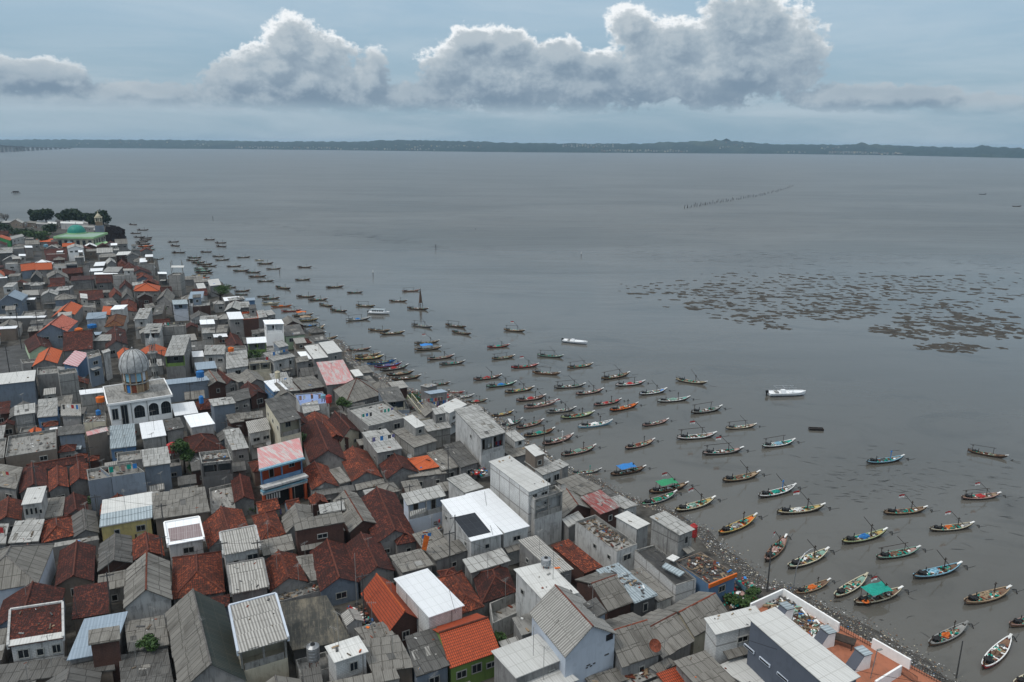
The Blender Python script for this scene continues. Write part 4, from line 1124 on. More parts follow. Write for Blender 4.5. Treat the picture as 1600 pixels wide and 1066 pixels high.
# ---- the grey domed mosque
def parallelo(a, b_, c_, h):
    A, B, C = at(*a, h), at(*b_, h), at(*c_, h); return A, B, C, A+(C-B)
def arch_opening(parent, a, u, nn, s, z, w_, h_, void):
    """arched opening: white surround, dark recess, on the wall line"""
    K_ = 14; P = [(-w_/2, 0)]+[(-w_/2*math.cos(math.pi*k/K_), h_-w_/2+w_/2*math.sin(math.pi*k/K_)) for k in range(K_+1)]+[(w_/2, 0)]
    P = P[1:-1]; P = [(-w_/2, 0)]+P+[(w_/2, 0)]
    pt = lambda du, dz, off: a+u*(s+du)+nn*off+Vector((0, 0, z+dz))
    fr = MB(); sc2 = 1.0
    for i in range(len(P)-1):
        (x0, y0), (x1, y1) = P[i], P[i+1]; k = .16; o0 = (x0*(1+2*k/w_), y0+(k if y0 > 0 else 0)); o1 = (x1*(1+2*k/w_), y1+(k if y1 > 0 else 0))
        fr.face((pt(*o0, .10), pt(*o1, .10), pt(x1, y1, .10), pt(x0, y0, .10))[::-1]); fr.face((pt(x0, y0, .10), pt(x1, y1, .10), pt(x1, y1, .02), pt(x0, y0, .02)))
        fr.face((pt(*o0, .10), pt(*o1, .10), pt(*o1, 0), pt(*o0, 0)))
    f = fr.build('arch_window', K['wc'], parent)
    vb = MB(); c_ = (0, h_*.4)
    for i in range(len(P)-1): vb.face((pt(*c_, .022), pt(*P[i], .022), pt(*P[i+1], .022)))
    vb.face((pt(*c_, .022), pt(*P[-1], .022), pt(*P[0], .022)))
    vb.build('pane', void, f)
    gb = MB(); rz = math.atan2(u.y, u.x)
    for dx in (-w_*.25, 0, w_*.25):
        q_ = pt(dx, h_*.45, .04); gb.box(q_, (.05, .04, h_*.86), rz)
    q_ = pt(0, h_*.5, .045); gb.box(q_, (w_*.96, .04, .06), rz); gb.build('glazing_bar', K['dgrey'], f)
H0 = 8.2
A, B, C, D = parallelo((168, 633), (269, 618), (256, 592), H0); org = Vector(((A.x+C.x)/2, (A.y+C.y)/2, GZ))
mo = thing('mosque', org); L = lambda p_: p_-org
a, b_, c_, d_ = map(L, (A, B, C, D)); a0, b0, c0, d0 = [Vector((p_.x, p_.y, 0)) for p_ in (a, b_, c_, d_)]
zb = -.3; zm = 2.6
wm_ = MB(); P4 = inset([a0, b0, c0, d0], .35)
for i in range(4):
    p_, q_ = P4[i], P4[(i+1) % 4]; wm_.fuv(p_+Vector((0, 0, zm)), q_+Vector((0, 0, zm)), q_+Vector((0, 0, H0-GZ-.3)), p_+Vector((0, 0, H0-GZ-.3)))
wm_.build('wall', K['wc'], mo)
lw = MB(); P5 = inset([a0, b0, c0, d0], .28)
for i in range(4):
    p_, q_ = P5[i], P5[(i+1) % 4]; lw.fuv(p_+Vector((0, 0, zb)), q_+Vector((0, 0, zb)), q_+Vector((0, 0, zm)), p_+Vector((0, 0, zm)))
lw.build('lower_wall', K['co'], mo)
rf = MB(); rf.prism([a, b_, c_, d_], .32); rf.build('roof_slab', K['co'], mo)
cn = MB()
for i in range(4):
    p_, q_ = [a, b_, c_, d_][i], [a, b_, c_, d_][(i+1) % 4]; u = (q_-p_).normalized(); m_ = (p_+q_)/2; cn.box((m_.x, m_.y, m_.z-.05), ((q_-p_).length+.2, .22, .45), math.atan2(u.y, u.x))
cn.build('cornice', K['wc'], mo)
u = (b0-a0).normalized(); nn = Vector((u.y, -u.x, 0)); Lw = (P4[1]-P4[0]).length; s0 = P4[0]
for s, w_, h_ in ((.465*Lw, .175*Lw, 2.7), (.70*Lw, .165*Lw, 2.7), (.905*Lw, .165*Lw, 2.7)): arch_opening(mo, s0, u, nn, s, zm+1.25, w_, h_, K['glass'])
for s, w_, z_, h_ in ((.075*Lw, 1.1, zm+1.6, 2.3), (.225*Lw, 1.2, zm+.2, 4.2)): opening(mo, s0, P4[1], s, z_, w_, h_, 'window', K['glass'])
pip = MB()
for f in (.34, .6): q_ = s0+u*(f*Lw)+nn*.12; pip.tube((q_.x, q_.y, zm), (q_.x, q_.y, H0-1.0), .06)
pip.build('drain_pipe', K['grey'], mo)
dc = L(at(214, 611, H0)); dc.z = H0-GZ; MS = Vector((.69, .69, .72))
# drum of bare columns, panels and the ribbed dome
dr = MB(); 
for k in range(12):
    t0 = 2*math.pi*k/12; q_ = dc+Vector((3.35*math.cos(t0), 3.35*math.sin(t0), 0)); dr.box((q_.x, q_.y, q_.z+3.4), (.34, .34, 6.8), t0)
dr.build('column', K['tan'], mo)
for z_, mats, ph_ in ((.35, ['tan', 'rust', 'blue', 'rust', 'tan', 'brown'], 2.2), (3.6, ['lblue', 'lb_', 'lblue', 'gb_', 'lblue', 'lb_'], 2.4)):
    for k in range(12):
        t0 = 2*math.pi*(k+.5)/12; q_ = dc+Vector((3.12*math.cos(t0), 3.12*math.sin(t0), z_+ph_/2)); pb = MB(); pb.box((q_.x, q_.y, q_.z), (.08, 1.32, ph_), t0)
        mm = mats[k % 6]; pb.build('drum_panel', {'lb_': K['lb'], 'gb_': K['gb']}.get(mm, K.get(mm)), mo)
rg = MB()
for z_, r_ in ((0, 3.7), (2.9, 3.65), (6.3, 3.9), (7.8, 4.2)):
    rg.lathe(dc, [(r_-.5, z_), (r_, z_), (r_, z_+.28), (r_-.5, z_+.28)], 28)
rg.build('ring_beam', K['co'], mo)
m, n, p = newmat('bare_dome_concrete'); uv = n.new('ShaderNodeUVMap').outputs[0]; tc = n.new('ShaderNodeTexCoord').outputs['Object']
cc_ = n.mix(n.ramp(n.noise(tc, .8, 6, .7), .35, .65), (.42, .43, .43), (.26, .265, .265)); cc_ = n.mix(n.ramp(n.noise(tc, 3, 5, .75), .55, .7, 0, .6), cc_, (.08, .08, .08))
n.lk(cc_, p.inputs['Base Color']); p.inputs['Roughness'].default_value = .9; n.lk(n.bump(n.noise(tc, 4, 5, .7), .4, .1), p.inputs['Normal']); K['dome'] = m
dm = MB(); prof = [(4.0, 6.6), (4.25, 7.6), (4.2, 8.6)] + [(4.1*math.cos(t)*(1-.04*t), 8.6+4.3*math.sin(t)) for t in [math.pi/2*k/12 for k in range(1, 12)]] + [(.25, 13.3), (0, 13.6)]
dm.lathe(dc, prof, 36); dome_ = dm.build('dome', K['dome'], mo, smooth=True, merge=True)
rb = MB()
for k in range(12):
    t0 = 2*math.pi*k/12; pr = [dc+Vector(((r_+.04)*math.cos(t0), (r_+.04)*math.sin(t0), z_)) for r_, z_ in prof[:-1]]
    for p0, p1 in zip(pr, pr[1:]): rb.tube(p0, p1, .07, n=4, cap=False)
rb.build('dome_rib', K['dgrey'], dome_)
HOUSES.append(dict(t=mo, px=(215, 600), label='unfinished mosque with grey ribbed dome on a drum above a white arched front', cat='mosque', group='mosques of the village', h=9, o={}, desc='', wall=''))
for ch in mo.children:
    if ch.name.split('.')[0] in ('column', 'drum_panel', 'ring_beam', 'dome'): ch.scale = MS; ch.location = Vector((dc.x*(1-MS.x), dc.y*(1-MS.y), dc.z*(1-MS.z)))
# its minaret
mc = at(243, 592, 8.0); mn_o = thing('minaret', Vector((mc.x, mc.y, GZ)))
def tower(parent, segs, mat, nm):
    b = MB(); b.lathe((0, 0, 0), segs, 8); return b.build(nm, mat, parent)
tower(mn_o, [(1.3, -.4), (1.3, 9.2), (1.05, 9.2), (1.0, 16.6)], K['co'], 'shaft')
for z_, r_ in ((9.0, 1.75), (12.6, 1.4), (16.4, 1.75), (19.0, 1.45)): tower(mn_o, [(.6, z_), (r_, z_), (r_, z_+.35), (.6, z_+.35)], K['grey'], 'gallery')
b = MB()
for k in range(8): t0 = 2*math.pi*k/8; b.tube((.95*math.cos(t0), .95*math.sin(t0), 16.7), (.95*math.cos(t0), .95*math.sin(t0), 19), .1)
b.build('lantern_column', K['grey'], mn_o)
tower(mn_o, [(1.0, 19.3), (1.05, 19.8), (.7, 20.6), (.25, 21.4), (.1, 22.6), (0, 23.4)], K['dome'], 'cap')
b = MB()
for k in range(8):
    t0 = 2*math.pi*(k+.5)/8
    for z_ in (10.6, 14.4): b.box((1.0*math.cos(t0), 1.0*math.sin(t0), z_), (.1, .35, 1.3), t0)
b.build('slot_window', K['void'], mn_o)
HOUSES.append(dict(t=mn_o, px=(243, 560), label='slender grey octagonal minaret standing right behind the unfinished grey dome', cat='minaret', group='minarets', h=9, o={}, desc='', wall=''))
mn_o.scale = (.62, .62, .82)
# ---- the green domed mosque far left
H1 = 8.0
A, B, C, D = parallelo((84, 371), (146, 371.5), (168, 364.5), H1); org = Vector(((A.x+C.x)/2, (A.y+C.y)/2, GZ)); gm = thing('mosque', org)
a, b_, c_, d_ = [p_-org for p_ in (A, B, C, D)]
b = MB()
for i in range(4):
    p_, q_ = inset([a, b_, c_, d_], 1.0)[i], inset([a, b_, c_, d_], 1.0)[(i+1) % 4]; b.fuv(Vector((p_.x, p_.y, -.3)), Vector((q_.x, q_.y, -.3)), q_, p_)
b.build('wall', K['cr'], gm)
K['mint2'] = m_plain('mint_roof_paint', (.30, .42, .34), .7, .2); K['gedge'] = m_plain('apple_green_paint', (.30, .50, .26), .6, .1); K['gdome'] = m_plain('turquoise_dome_tile', (.02, .20, .16), .5, .25, sc_=2)
b = MB(); b.prism([a, b_, c_, d_], .5); b.build('roof_slab', K['mint2'], gm)
b = MB()
for i in range(4):
    p_, q_ = [a, b_, c_, d_][i], [a, b_, c_, d_][(i+1) % 4]; u = (q_-p_).normalized(); m_ = (p_+q_)/2; b.box((m_.x, m_.y, m_.z-.1), ((q_-p_).length+.3, .4, 1.0), math.atan2(u.y, u.x))
b.build('green_cornice', K['gedge'], gm)
W_ = inset([a, b_, c_, d_], 1.0)
for (p_, q_, n_) in ((W_[0], W_[1], 6), (W_[1], W_[2], 5)):
    Lq = (q_-p_).length
    for k in range(n_): opening(gm, Vector((p_.x, p_.y, 0)), Vector((q_.x, q_.y, 0)), (k+.5)*Lq/n_, 2.4, min(2.6, Lq/n_*.55), 3.4, 'window', K['glass'])
dcx = at(120, 365, H1)-org; b = MB(); dz_ = H1-GZ
b.lathe((dcx.x, dcx.y, dz_), [(5.0, -.1), (5.0, .7), (4.7, .7)], 28); b.build('dome_base', K['gedge'], gm)
b = MB(); b.lathe((dcx.x, dcx.y, dz_+.7), [(4.7*math.cos(t), 4.3*math.sin(t)**.9 if t else 0) for t in [math.pi/2*k/10 for k in range(11)]], 28); b.build('dome', K['gdome'], gm, smooth=True, merge=True)
b = MB(); b.tube((dcx.x, dcx.y, dz_+4.9), (dcx.x, dcx.y, dz_+6.6), .22, .05); b.build('finial', K['metal'], gm)
HOUSES.append(dict(t=gm, px=(120, 362), label='cream mosque with turquoise green dome and bright green roof edge by the headland', cat='mosque', group='mosques of the village', h=9, o={}, desc='', wall=''))
mp = at(157.5, 372, GZ); m2_ = thing('minaret', Vector((mp.x, mp.y, GZ))); m2_.scale = (.78, .78, .72)
def sq(parent, nm, mat, z0_, z1_, w_): b = MB(); b.box((0, 0, (z0_+z1_)/2), (w_, w_, z1_-z0_), .45); return b.build(nm, mat, parent)
sq(m2_, 'shaft', K['gb'], -.3, 11, 6.2); sq(m2_, 'upper_shaft', K['tan'], 11.0, 14, 5.0)
for dx, dy in ((-1, -1), (1, -1), (1, 1), (-1, 1)):
    b = MB(); b.box((dx*1.6, dy*1.6, 15.7), (.8, .8, 3.4)); b.build('lantern_column', K['cr'], m2_)
sq(m2_, 'lantern_roof', K['cream'], 17.4, 18.1, 5.6); b = MB(); b.lathe((0, 0, 18.1), [(2.0, 0), (1.9, 1.2), (1.1, 2.2), (.35, 3.2), (.18, 5.6), (0, 7.4)], 12); b.build('spire', K['cream'], m2_)
HOUSES.append(dict(t=m2_, px=(157, 340), label='small minaret with cream lantern and spire on a blue grey tower', cat='minaret', group='minarets', h=9, o={}, desc='', wall=''))
# ---- the terrace with white parapets at the lower right
HT = 3.9
tp = [(1176, 946), (1222, 924), (1312, 977), (1482, 1072), (1470, 1130), (1330, 1110)]
T = [at(x, y, HT) for x, y in tp]; org = Vector((T[2].x, T[2].y, GZ)); te = thing('terrace_building', org); Tl = [p_-org for p_ in T]
b = MB()
for tr_ in tessellate_polygon([Tl]):
    pts = [Tl[k] for k in tr_]
    if (pts[1]-pts[0]).cross(pts[2]-pts[0]).z < 0: pts.reverse()
    b.face(pts)
b.build('terrace_floor', K['tf'], te)
b = MB()
for i in range(len(Tl)):
    p_, q_ = Tl[i], Tl[(i+1) % len(Tl)]; b.fuv(Vector((p_.x, p_.y, -.9)), Vector((q_.x, q_.y, -.9)), q_, p_)
b.build('wall', K['gp'], te)
def pwall(x0, y0, x1, y1, hh, nm='parapet', th_=.22, mat='wc', zb_=HT):
    p_, q_ = at(x0, y0, zb_)-org, at(x1, y1, zb_)-org; u = (q_-p_); Lw = u.length; u.normalize(); m_ = (p_+q_)/2; b = MB(); b.box((m_.x, m_.y, m_.z+hh/2), (Lw, th_, hh), math.atan2(u.y, u.x)); return b.build(nm, K[mat], te)
pwall(1172, 956, 1222, 933, 1.15); pwall(1223, 933.5, 1310, 988, 1.25); pwall(1362, 1012, 1421, 1046, 1.25); pwall(1366, 1080, 1406, 1055, 1.25)
# railings
for (x0, y0, x1, y1) in ((1312, 985, 1362, 1012), (1421, 1044, 1475, 1072), (1408, 1054, 1432, 1070)):
    rl = MB(); p_, q_ = at(x0, y0, HT)-org, at(x1, y1, HT)-org; n_ = 14
    for z_ in (.15, .95): rl.tube(p_+Vector((0, 0, z_)), q_+Vector((0, 0, z_)), .035, n=4)
    for k in range(n_+1): s_ = p_.lerp(q_, k/n_); rl.tube(s_, s_+Vector((0, 0, .95)), .022, n=4)
    rl.build('railing', K['black'], te)
# three ducts: slate sloping back, white face, metal lid
for (x, y) in ((1227, 968), (1291, 1006), (1346, 1040)):
    c_ = at(x, y, HT)-org; dv = (at(1345, 1057, HT)-at(1211, 948, HT)).normalized(); rz = math.atan2(dv.y, dv.x); hh = 1.75
    pv = Vector((-dv.y, dv.x, 0)); pv = pv if pv.x > 0 else -pv
    w1, w2 = 1.35, 1.0; P = lambda s1, s2, z_: c_+dv*s1+pv*s2+Vector((0, 0, z_))
    t0_, t1_ = P(-w1/2, -w2/2, hh), P(w1/2, -w2/2, hh); t2_, t3_ = P(w1/2, w2/2, hh), P(-w1/2, w2/2, hh)
    b0_, b1_, b2_, b3_ = P(-w1/2, -w2/2-1.3, 0), P(w1/2, -w2/2-1.3, 0), P(w1/2, w2/2, 0), P(-w1/2, w2/2, 0)
    b = MB(); b.fuv(b0_, b1_, t1_, t0_); b.fuv(b3_, b0_, t0_, t3_); b.fuv(b2_, b3_, t3_, t2_); b.fuv(t0_, t1_, t2_, t3_)
    du = b.build('duct', K['sl'], te); b = MB(); b.fuv(b1_+dv*.01, b2_+dv*.01, t2_+dv*.01, t1_+dv*.01); b.build('white_face', K['wc'], du)
    b = MB(); b.box(P(0, 0, hh+.16), (w1+.2, w2+.2, .10), rz, 0); b.box(P(0, 0, hh+.055), (w1+.04, w2+.04, .1), rz, 1); b.build('lid', [K['b2'], K['black']], du)
b = MB(); p_ = at(1318, 998, HT+.9)-org; b.box((p_.x, p_.y, p_.z), (2.6, 1.4, .14), -.6); 
for dx, dy in ((-1, -.5), (1, -.5), (1, .5), (-1, .5)): b.box((p_.x+dx*1.0*math.cos(-.6)-dy*math.sin(-.6), p_.y+dx*math.sin(-.6)+dy*math.cos(-.6), p_.z-.5), (.1, .1, .85), -.6)
o_ = b.build('bench', K['dwood']); o_.location = org; tag(o_, 'dark wooden bench between the railing and second chimney on the orange terrace', 'bench')
HOUSES.append(dict(t=te, px=(1300, 1000), label='orange floored roof terrace with white parapets, black railings and three slanted slate ducts', cat='building', group='larger buildings', h=5, o={}, desc='', wall=''))
P_ = [at(*q_, HT+.02) for q_ in ((1196, 947), (1224, 936), (1300, 985), (1268, 1000))]
rr = random.Random(9); b = MB()
for _ in range(420):
    u, v = rr.random(), rr.random(); q_ = P_[0].lerp(P_[1], u).lerp(P_[3].lerp(P_[2], u), v); s = rr.uniform(.12, .6)
    b.box((q_.x, q_.y, q_.z+.06+rr.uniform(0, .3)), (s*rr.uniform(.5, 2.2), s*rr.uniform(.2, .7), s*.3), rr.uniform(0, 3.1), rr.choices(range(7), [4, 3, 4, 4, 3, 1, 2])[0], rr.uniform(-.3, .3))
tag(b.build('terrace_debris', [K['dgrey'], K['brown'], K['tan'], K['white'], K['wood'], K['blue'], K['mint']]), 'heap of planks, nets and rubbish behind the white parapet of the terrace', 'debris', kind='stuff')
# ---- foliage
for nm, c1, c2 in (('leaf', (.030, .062, .018), (.055, .10, .03)), ('leafd', (.013, .030, .014), (.026, .050, .020)), ('leafb', (.14, .13, .115), (.18, .165, .15))):
    m, n, p = newmat('foliage_'+nm); tc = n.new('ShaderNodeTexCoord').outputs['Object']
    n.lk(n.mix(n.ramp(n.noise(tc, 1.3, 4, .7), .35, .65), c1, c2), p.inputs['Base Color']); p.inputs['Roughness'].default_value = .7; K[nm] = m
def tree(x, y, h, w_, leaf='leaf', seed=1, n_=900, zb_=GZ, trunk=True, name='tree', lobes=7, ls=.3):
    base = at(x, y, zb_); t = thing(name, base); rr = random.Random(seed); ch = h*(.42 if leaf == 'leaf' else .14) if trunk else 0; big_ = 1.35 if leaf == 'leafd' else 1.0
    if trunk:
        b = MB(); top_ = Vector((rr.uniform(-.2, .2), rr.uniform(-.2, .2), ch)); b.tube((0, 0, -.2), top_, w_*.055, w_*.035, 7)
        for k in range(5):
            a_ = 2*math.pi*k/5+rr.uniform(-.4, .4); e = Vector((math.cos(a_)*w_*.32, math.sin(a_)*w_*.32, h*rr.uniform(.62, .85))); b.tube(top_, e, w_*.028, w_*.01, 5)
        b.build('trunk', K['dwood'], t)
    b = MB(); L_ = [(Vector((rr.uniform(-.3, .3)*w_, rr.uniform(-.3, .3)*w_, ch+(h-ch)*rr.uniform(.25, .78))), rr.uniform(.17, .30)) for _ in range(lobes)]
    for _ in range(n_):
        c_, r_ = rr.choice(L_); r_ *= big_; d = Vector((rr.gauss(0, 1), rr.gauss(0, 1), rr.gauss(0, 1))).normalized(); rad = rr.random()**.4
        q_ = c_+Vector((d.x*r_*w_, d.y*r_*w_, d.z*r_*(h-ch)*.9))*rad
        if q_.z < (.4 if trunk else .02): q_.z = .05
        s = ls*rr.uniform(.6, 1.4); e1 = Vector((rr.gauss(0, 1), rr.gauss(0, 1), rr.gauss(0, .5))).normalized()*s; e2 = e1.cross(Vector((rr.gauss(0, 1), rr.gauss(0, 1), rr.gauss(0, 1)))).normalized()*s*.6
        b.face((q_-e1, q_-e2, q_+e1, q_+e2))
    b.build('crown', K[leaf], t); return t
for (x, y, h, w_, lf, sd_, lab) in ((57, 349, 11.5, 10, 'leafd', 1, 'left of two dark round trees on the spit, behind white stalls'), (72, 349, 12.5, 10, 'leafd', 2, 'right of two dark round trees on the spit, behind white stalls'),
        (98, 348, 8.5, 9, 'leafd', 3, 'leftmost crown of the wide dark grove behind the green domed mosque'), (110, 348.5, 12, 14, 'leafd', 4, 'tallest crown of the wide dark grove behind the green domed mosque'), (123, 349, 10.5, 13, 'leafd', 5, 'third crown of the wide dark grove behind the green domed mosque'), (134, 350, 9, 9, 'leafd', 6, 'rightmost low crown of the wide dark grove behind the green domed mosque'),
        (149, 354, 11, 9, 'leafd', 7, 'dark tree directly left of the small cream minaret'), (162, 352, 13, 10, 'leafd', 8, 'dark tree rising behind the small cream minaret'), (10, 348, 9.5, 9, 'leafb', 9, 'pale bare grey tree at the far left edge of the spit')):
    t = tree(x, y, h*.85, w_*.88, lf, sd_, 3200 if lf == 'leafd' else 420, ls=.75 if lf == 'leafd' else .35, lobes=10); tag(t, lab, 'tree', 'trees on the far spit')
SHR = [(48, 372, 5, 14, 'left bush in the green patch before the green domed mosque'), (62, 372, 5, 16, 'middle bush in the green patch before the green domed mosque'), (80, 366, 7, 8, 'dark bush close to the left corner of the green domed mosque'), (68, 384, 6, 7, 'small tree over the turquoise tank left of the green domed mosque'), (5, 362, 5.5, 16, 'broad dark bush at the left edge behind the orange and green house'), (30, 366, 3.5, 16, 'low bush between the sheds and orange roofed green house')]
for i, (x, y, h, w_, lab) in enumerate(SHR): tag(tree(x, y, h, w_, 'leaf' if i < 2 else 'leafd', 40+i, 900, trunk=i in (2, 3), name='bush' if i not in (2, 3) else 'tree', ls=.6, lobes=12), lab, 'bush' if i not in (2, 3) else 'tree', 'greenery before the green domed mosque')
for (x, y, z, h, w_, n_, lab, tr_) in ((289, 740, GZ, 6.8, 4.2, 1700, 'leafy green tree beside the white tank stand left of the brown tiled hip', 1), (345, 474, GZ, 7, 10, 1500, 'wide green tree among roofs near the shore, above the white box house', 1),
        (537, 655, GZ, 5.5, 4.0, 900, 'green tree tucked between the pyramid roof and the big white panel roof', 1), (478, 712, GZ, 5, 3.0, 700, 'small green tree right of the long ribbed roof house', 1), (399, 560, 3.0, 2.6, 6.0, 700, 'potted plants crowding the balcony of the white roofed house near the shore', 0),
        (252, 497, GZ, 4, 5, 500, 'green bush among ruined walls below the orange hipped roof', 0), (1150, 947, GZ, 1.8, 3.6, 900, 'left green shrub in the yard behind the orange edged shop', 0), (1172, 940, GZ, 1.6, 3.4, 700, 'right green shrub in the yard behind the orange edged shop', 0), (648, 640, GZ, 4.0, 3.2, 500, 'small tree beside the outdoor stair near the waterfront', 1),
        (235, 1012, 3.6, 1.4, 2.6, 600, 'weeds growing on the grey roof at lower left', 0), (130, 790, 2.4, 1.2, 4.0, 500, 'low green weeds between tiled roofs left of the yellow shop', 0), (824, 826, GZ, 5, 2.2, 600, 'green tree squeezed between twin white roofs and tall block', 1), (778, 1034, GZ, 4.6, 2.0, 500, 'green shrub in the narrow gap right of the new red tiled roof', 1), (392, 800, GZ, 2, 2.5, 300, 'small shrub at the foot of the orange walled house', 0), (536, 1050, 3.0, 1.3, 1.2, 250, 'little bush against the white block wall near the bottom', 0), (303, 742, GZ, 3, 2, 400, 'green shrub by the tank stand left of the old concrete house', 0)):
    tag(tree(x, y, h, w_, 'leaf', int(x), n_, z, bool(tr_), 'tree' if tr_ else 'shrub', 7, .22), lab, 'tree' if tr_ else 'plant', 'trees and plants between the houses')
# ---- tarps
def tank(x, y, z, r_, h, mat, lab, lid=True, name='water_tank'):
    f_ = .68 if y < 660 else 1.0; r_ *= f_; h *= .5+.5*f_
    c_ = at(x, y, z); t = thing(name, c_); b = MB(); pr = [(r_*.96, 0), (r_, .08)]
    for k in range(4): zz = h*(k+1)/5; pr += [(r_, zz-.05), (r_*.96, zz), (r_, zz+.05)]
    pr += [(r_, h*.88), (r_*.55, h), (0, h)]; b.lathe((0, 0, 0), pr, 18); b.build('body', K[mat], t, smooth=False)
    b = MB(); b.lathe((0, 0, h), [(r_*.36, -.01), (r_*.36, .1), (0, .13)], 14); b.build('lid', K['black' if mat == 'metal' else mat], t)
    for k in range(4): s_ = MB(); a_ = math.pi/4+k*math.pi/2; s_.tube((r_*.7*math.cos(a_), r_*.7*math.sin(a_), -.9), (r_*.7*math.cos(a_), r_*.7*math.sin(a_), 0), .05); s_.build('leg', K['rust'], t)
    return tag(t, lab, 'water tank', 'water tanks on the roofs')
for (x, y, z, r_, h, mt, lab) in ((124, 524, 4.5, 1.6, 2.6, 'orange', 'orange water tank beside the blue walled gable house'), (157, 628, 7.0, 1.2, 1.4, 'orange', 'orange water tank above white strip roof left of the arched mosque'), (313, 589, 6.4, 1.3, 1.8, 'blue', 'blue water tank on the long blue grey metal roof'),
        (361, 549, 6.5, 1.1, 1.3, 'orange', 'orange water tank on flat roof near the white box houses'), (434, 591, 6.7, .9, 2.0, 'cream', 'cream water tank at corner of the blue walled house with white roof'), (514, 629, 6.0, .95, 2.0, 'red', 'red water tank on the blue painted roof terrace'),
        (270, 706, 4.4, .95, 1.7, 'red', 'red water tank beside the leafy green tree'), (154, 648, 5.2, .7, 1.2, 'blue', 'small blue barrel on the cream terrace below the mosque'), (315, 630, 4.5, .7, 2.0, 'blue', 'narrow blue water tank right of the mosque front'), (490, 1030, 3.9, .72, 1.9, 'metal', 'steel water tank with black lid beside dark stained cover'),
        (853, 882, 9.4, .62, .9, 'metal', 'steel water tank with black lid on the tall white block roof'), (1083, 838, 4.5, .55, 1.9, 'red', 'red barrel at the seaward side of the broken walled house'), (144, 512, 2.6, 2.0, 1.3, 'blue', 'large round blue tarp, built as a tank, below the ribbed metal roof'), (668, 838, 2.9, .3, .9, 'red', 'small red drum on the balcony beside the silver awning'),  # the large round blue one is a tarp built in a tank's shape
        (344, 530, 6.0, .8, 1.1, 'dgrey', 'dark grey tank on white sheet near the shore'), (72, 386, 5, 1.6, 1.6, 'lblue', 'turquoise tank under the tree left of the green domed mosque'), (505, 622, 6.0, .8, .9, 'lblue', 'pale blue barrel next to the red tank on the blue terrace')):
    tank(x, y, z, r_, h, mt, lab)
def sheet_obj(nm, pts, mat, lab, cat, th_=.05):
    P_ = [Vector(q_) for q_ in pts]; c_ = sum(P_, Vector())/len(P_); b = MB(); b.prism([q_-c_ for q_ in P_], th_); o_ = b.build(nm, mat); o_.location = c_; return tag(o_, lab, cat)
def quad_px(pts): return [at(x, y, z) for x, y, z in pts]
sheet_obj('awning', quad_px([(640, 808, 5.2), (664, 801, 5.2), (667, 793, 5.9), (641, 799, 5.9)]), K['ac'], 'crumpled silver awning over the balcony of the pale blue house', 'awning')
sheet_obj('awning', quad_px([(736, 855, 4.6), (776, 846, 4.6), (772, 839, 5.3), (736, 848, 5.3)]), K['bl'], 'grey metal awning under the front edge of the twin white roofs', 'awning')
sheet_obj('awning', quad_px([(184, 826, 3.6), (232, 820, 3.6), (230, 812, 4.3), (184, 818, 4.3)]), K['blue'], 'bright blue awning on the front of the yellow walled shop', 'awning')
sheet_obj('leaning_sheet', quad_px([(659, 857, 4.6), (666, 860, 4.6), (671, 838, 7.2), (663, 836, 7.2)]), K['orange'], 'upright orange sheet leaning between grey roofs left of the twin white roofs', 'metal sheet', .12)
sheet_obj('tarpaulin', quad_px([(1150, 912, 1.5), (1168, 929, .9), (1166, 918, 2.2), (1148, 904, 2.6)]), K['lblue'], 'light blue tarpaulin over a beach stall beside the orange edged shop', 'tarpaulin', .06)
sheet_obj('tarpaulin', quad_px([(1034, 885, 5.0), (1062, 900, 5.0), (1070, 894, 5.2), (1040, 879, 5.2)]), K['b2'], 'pale blue folded sheet lying on the black slab roof', 'tarpaulin', .18)
sheet_obj('white_board', quad_px([(1041, 872, 5.0), (1053, 877, 5.0), (1062, 871, 5.1), (1051, 866, 5.1)]), K['white'], 'white board lying flat above the black slab roof', 'board', .1)
sheet_obj('awning', quad_px([(263, 664, 5), (275, 662, 5), (276, 656, 5.4), (264, 658, 5.4)]), K['wb'], 'small white canopy between the white roofs below the mosque', 'awning')
sheet_obj('awning', quad_px([(104, 372+10, 5), (112, 382, 5), (113, 378, 5.6), (105, 378, 5.6)]), K['lblue'], 'small blue canopy on the white house before the green domed mosque', 'awning')
sheet_obj('awning', quad_px([(150, 384, 3.6), (172, 381, 3.6), (166, 377, 4.6), (148, 380, 4.6)]), K['gedge'], 'mint green lean-to roof on the right side of the green domed mosque', 'awning')
t = thing('roof_shelter', at(278, 426, 10.9), 'off white shelter roof on posts atop the tall framed block by the sea', 'shelter'); o0 = t.location
b = MB(); b.prism([at(*q_)-o0 for q_ in ((267, 418, 15), (287, 418, 15), (288, 415, 15.2), (268, 415, 15.2))], .12); b.build('roof', K['aw'], t)
for x, y in ((268, 427), (286, 427), (285, 424), (270, 424)): q_ = at(x, y, 10.6)-o0; b = MB(); b.tube(q_, (q_.x, q_.y, 15-o0.z), .12); b.build('post', K['grey'], t)
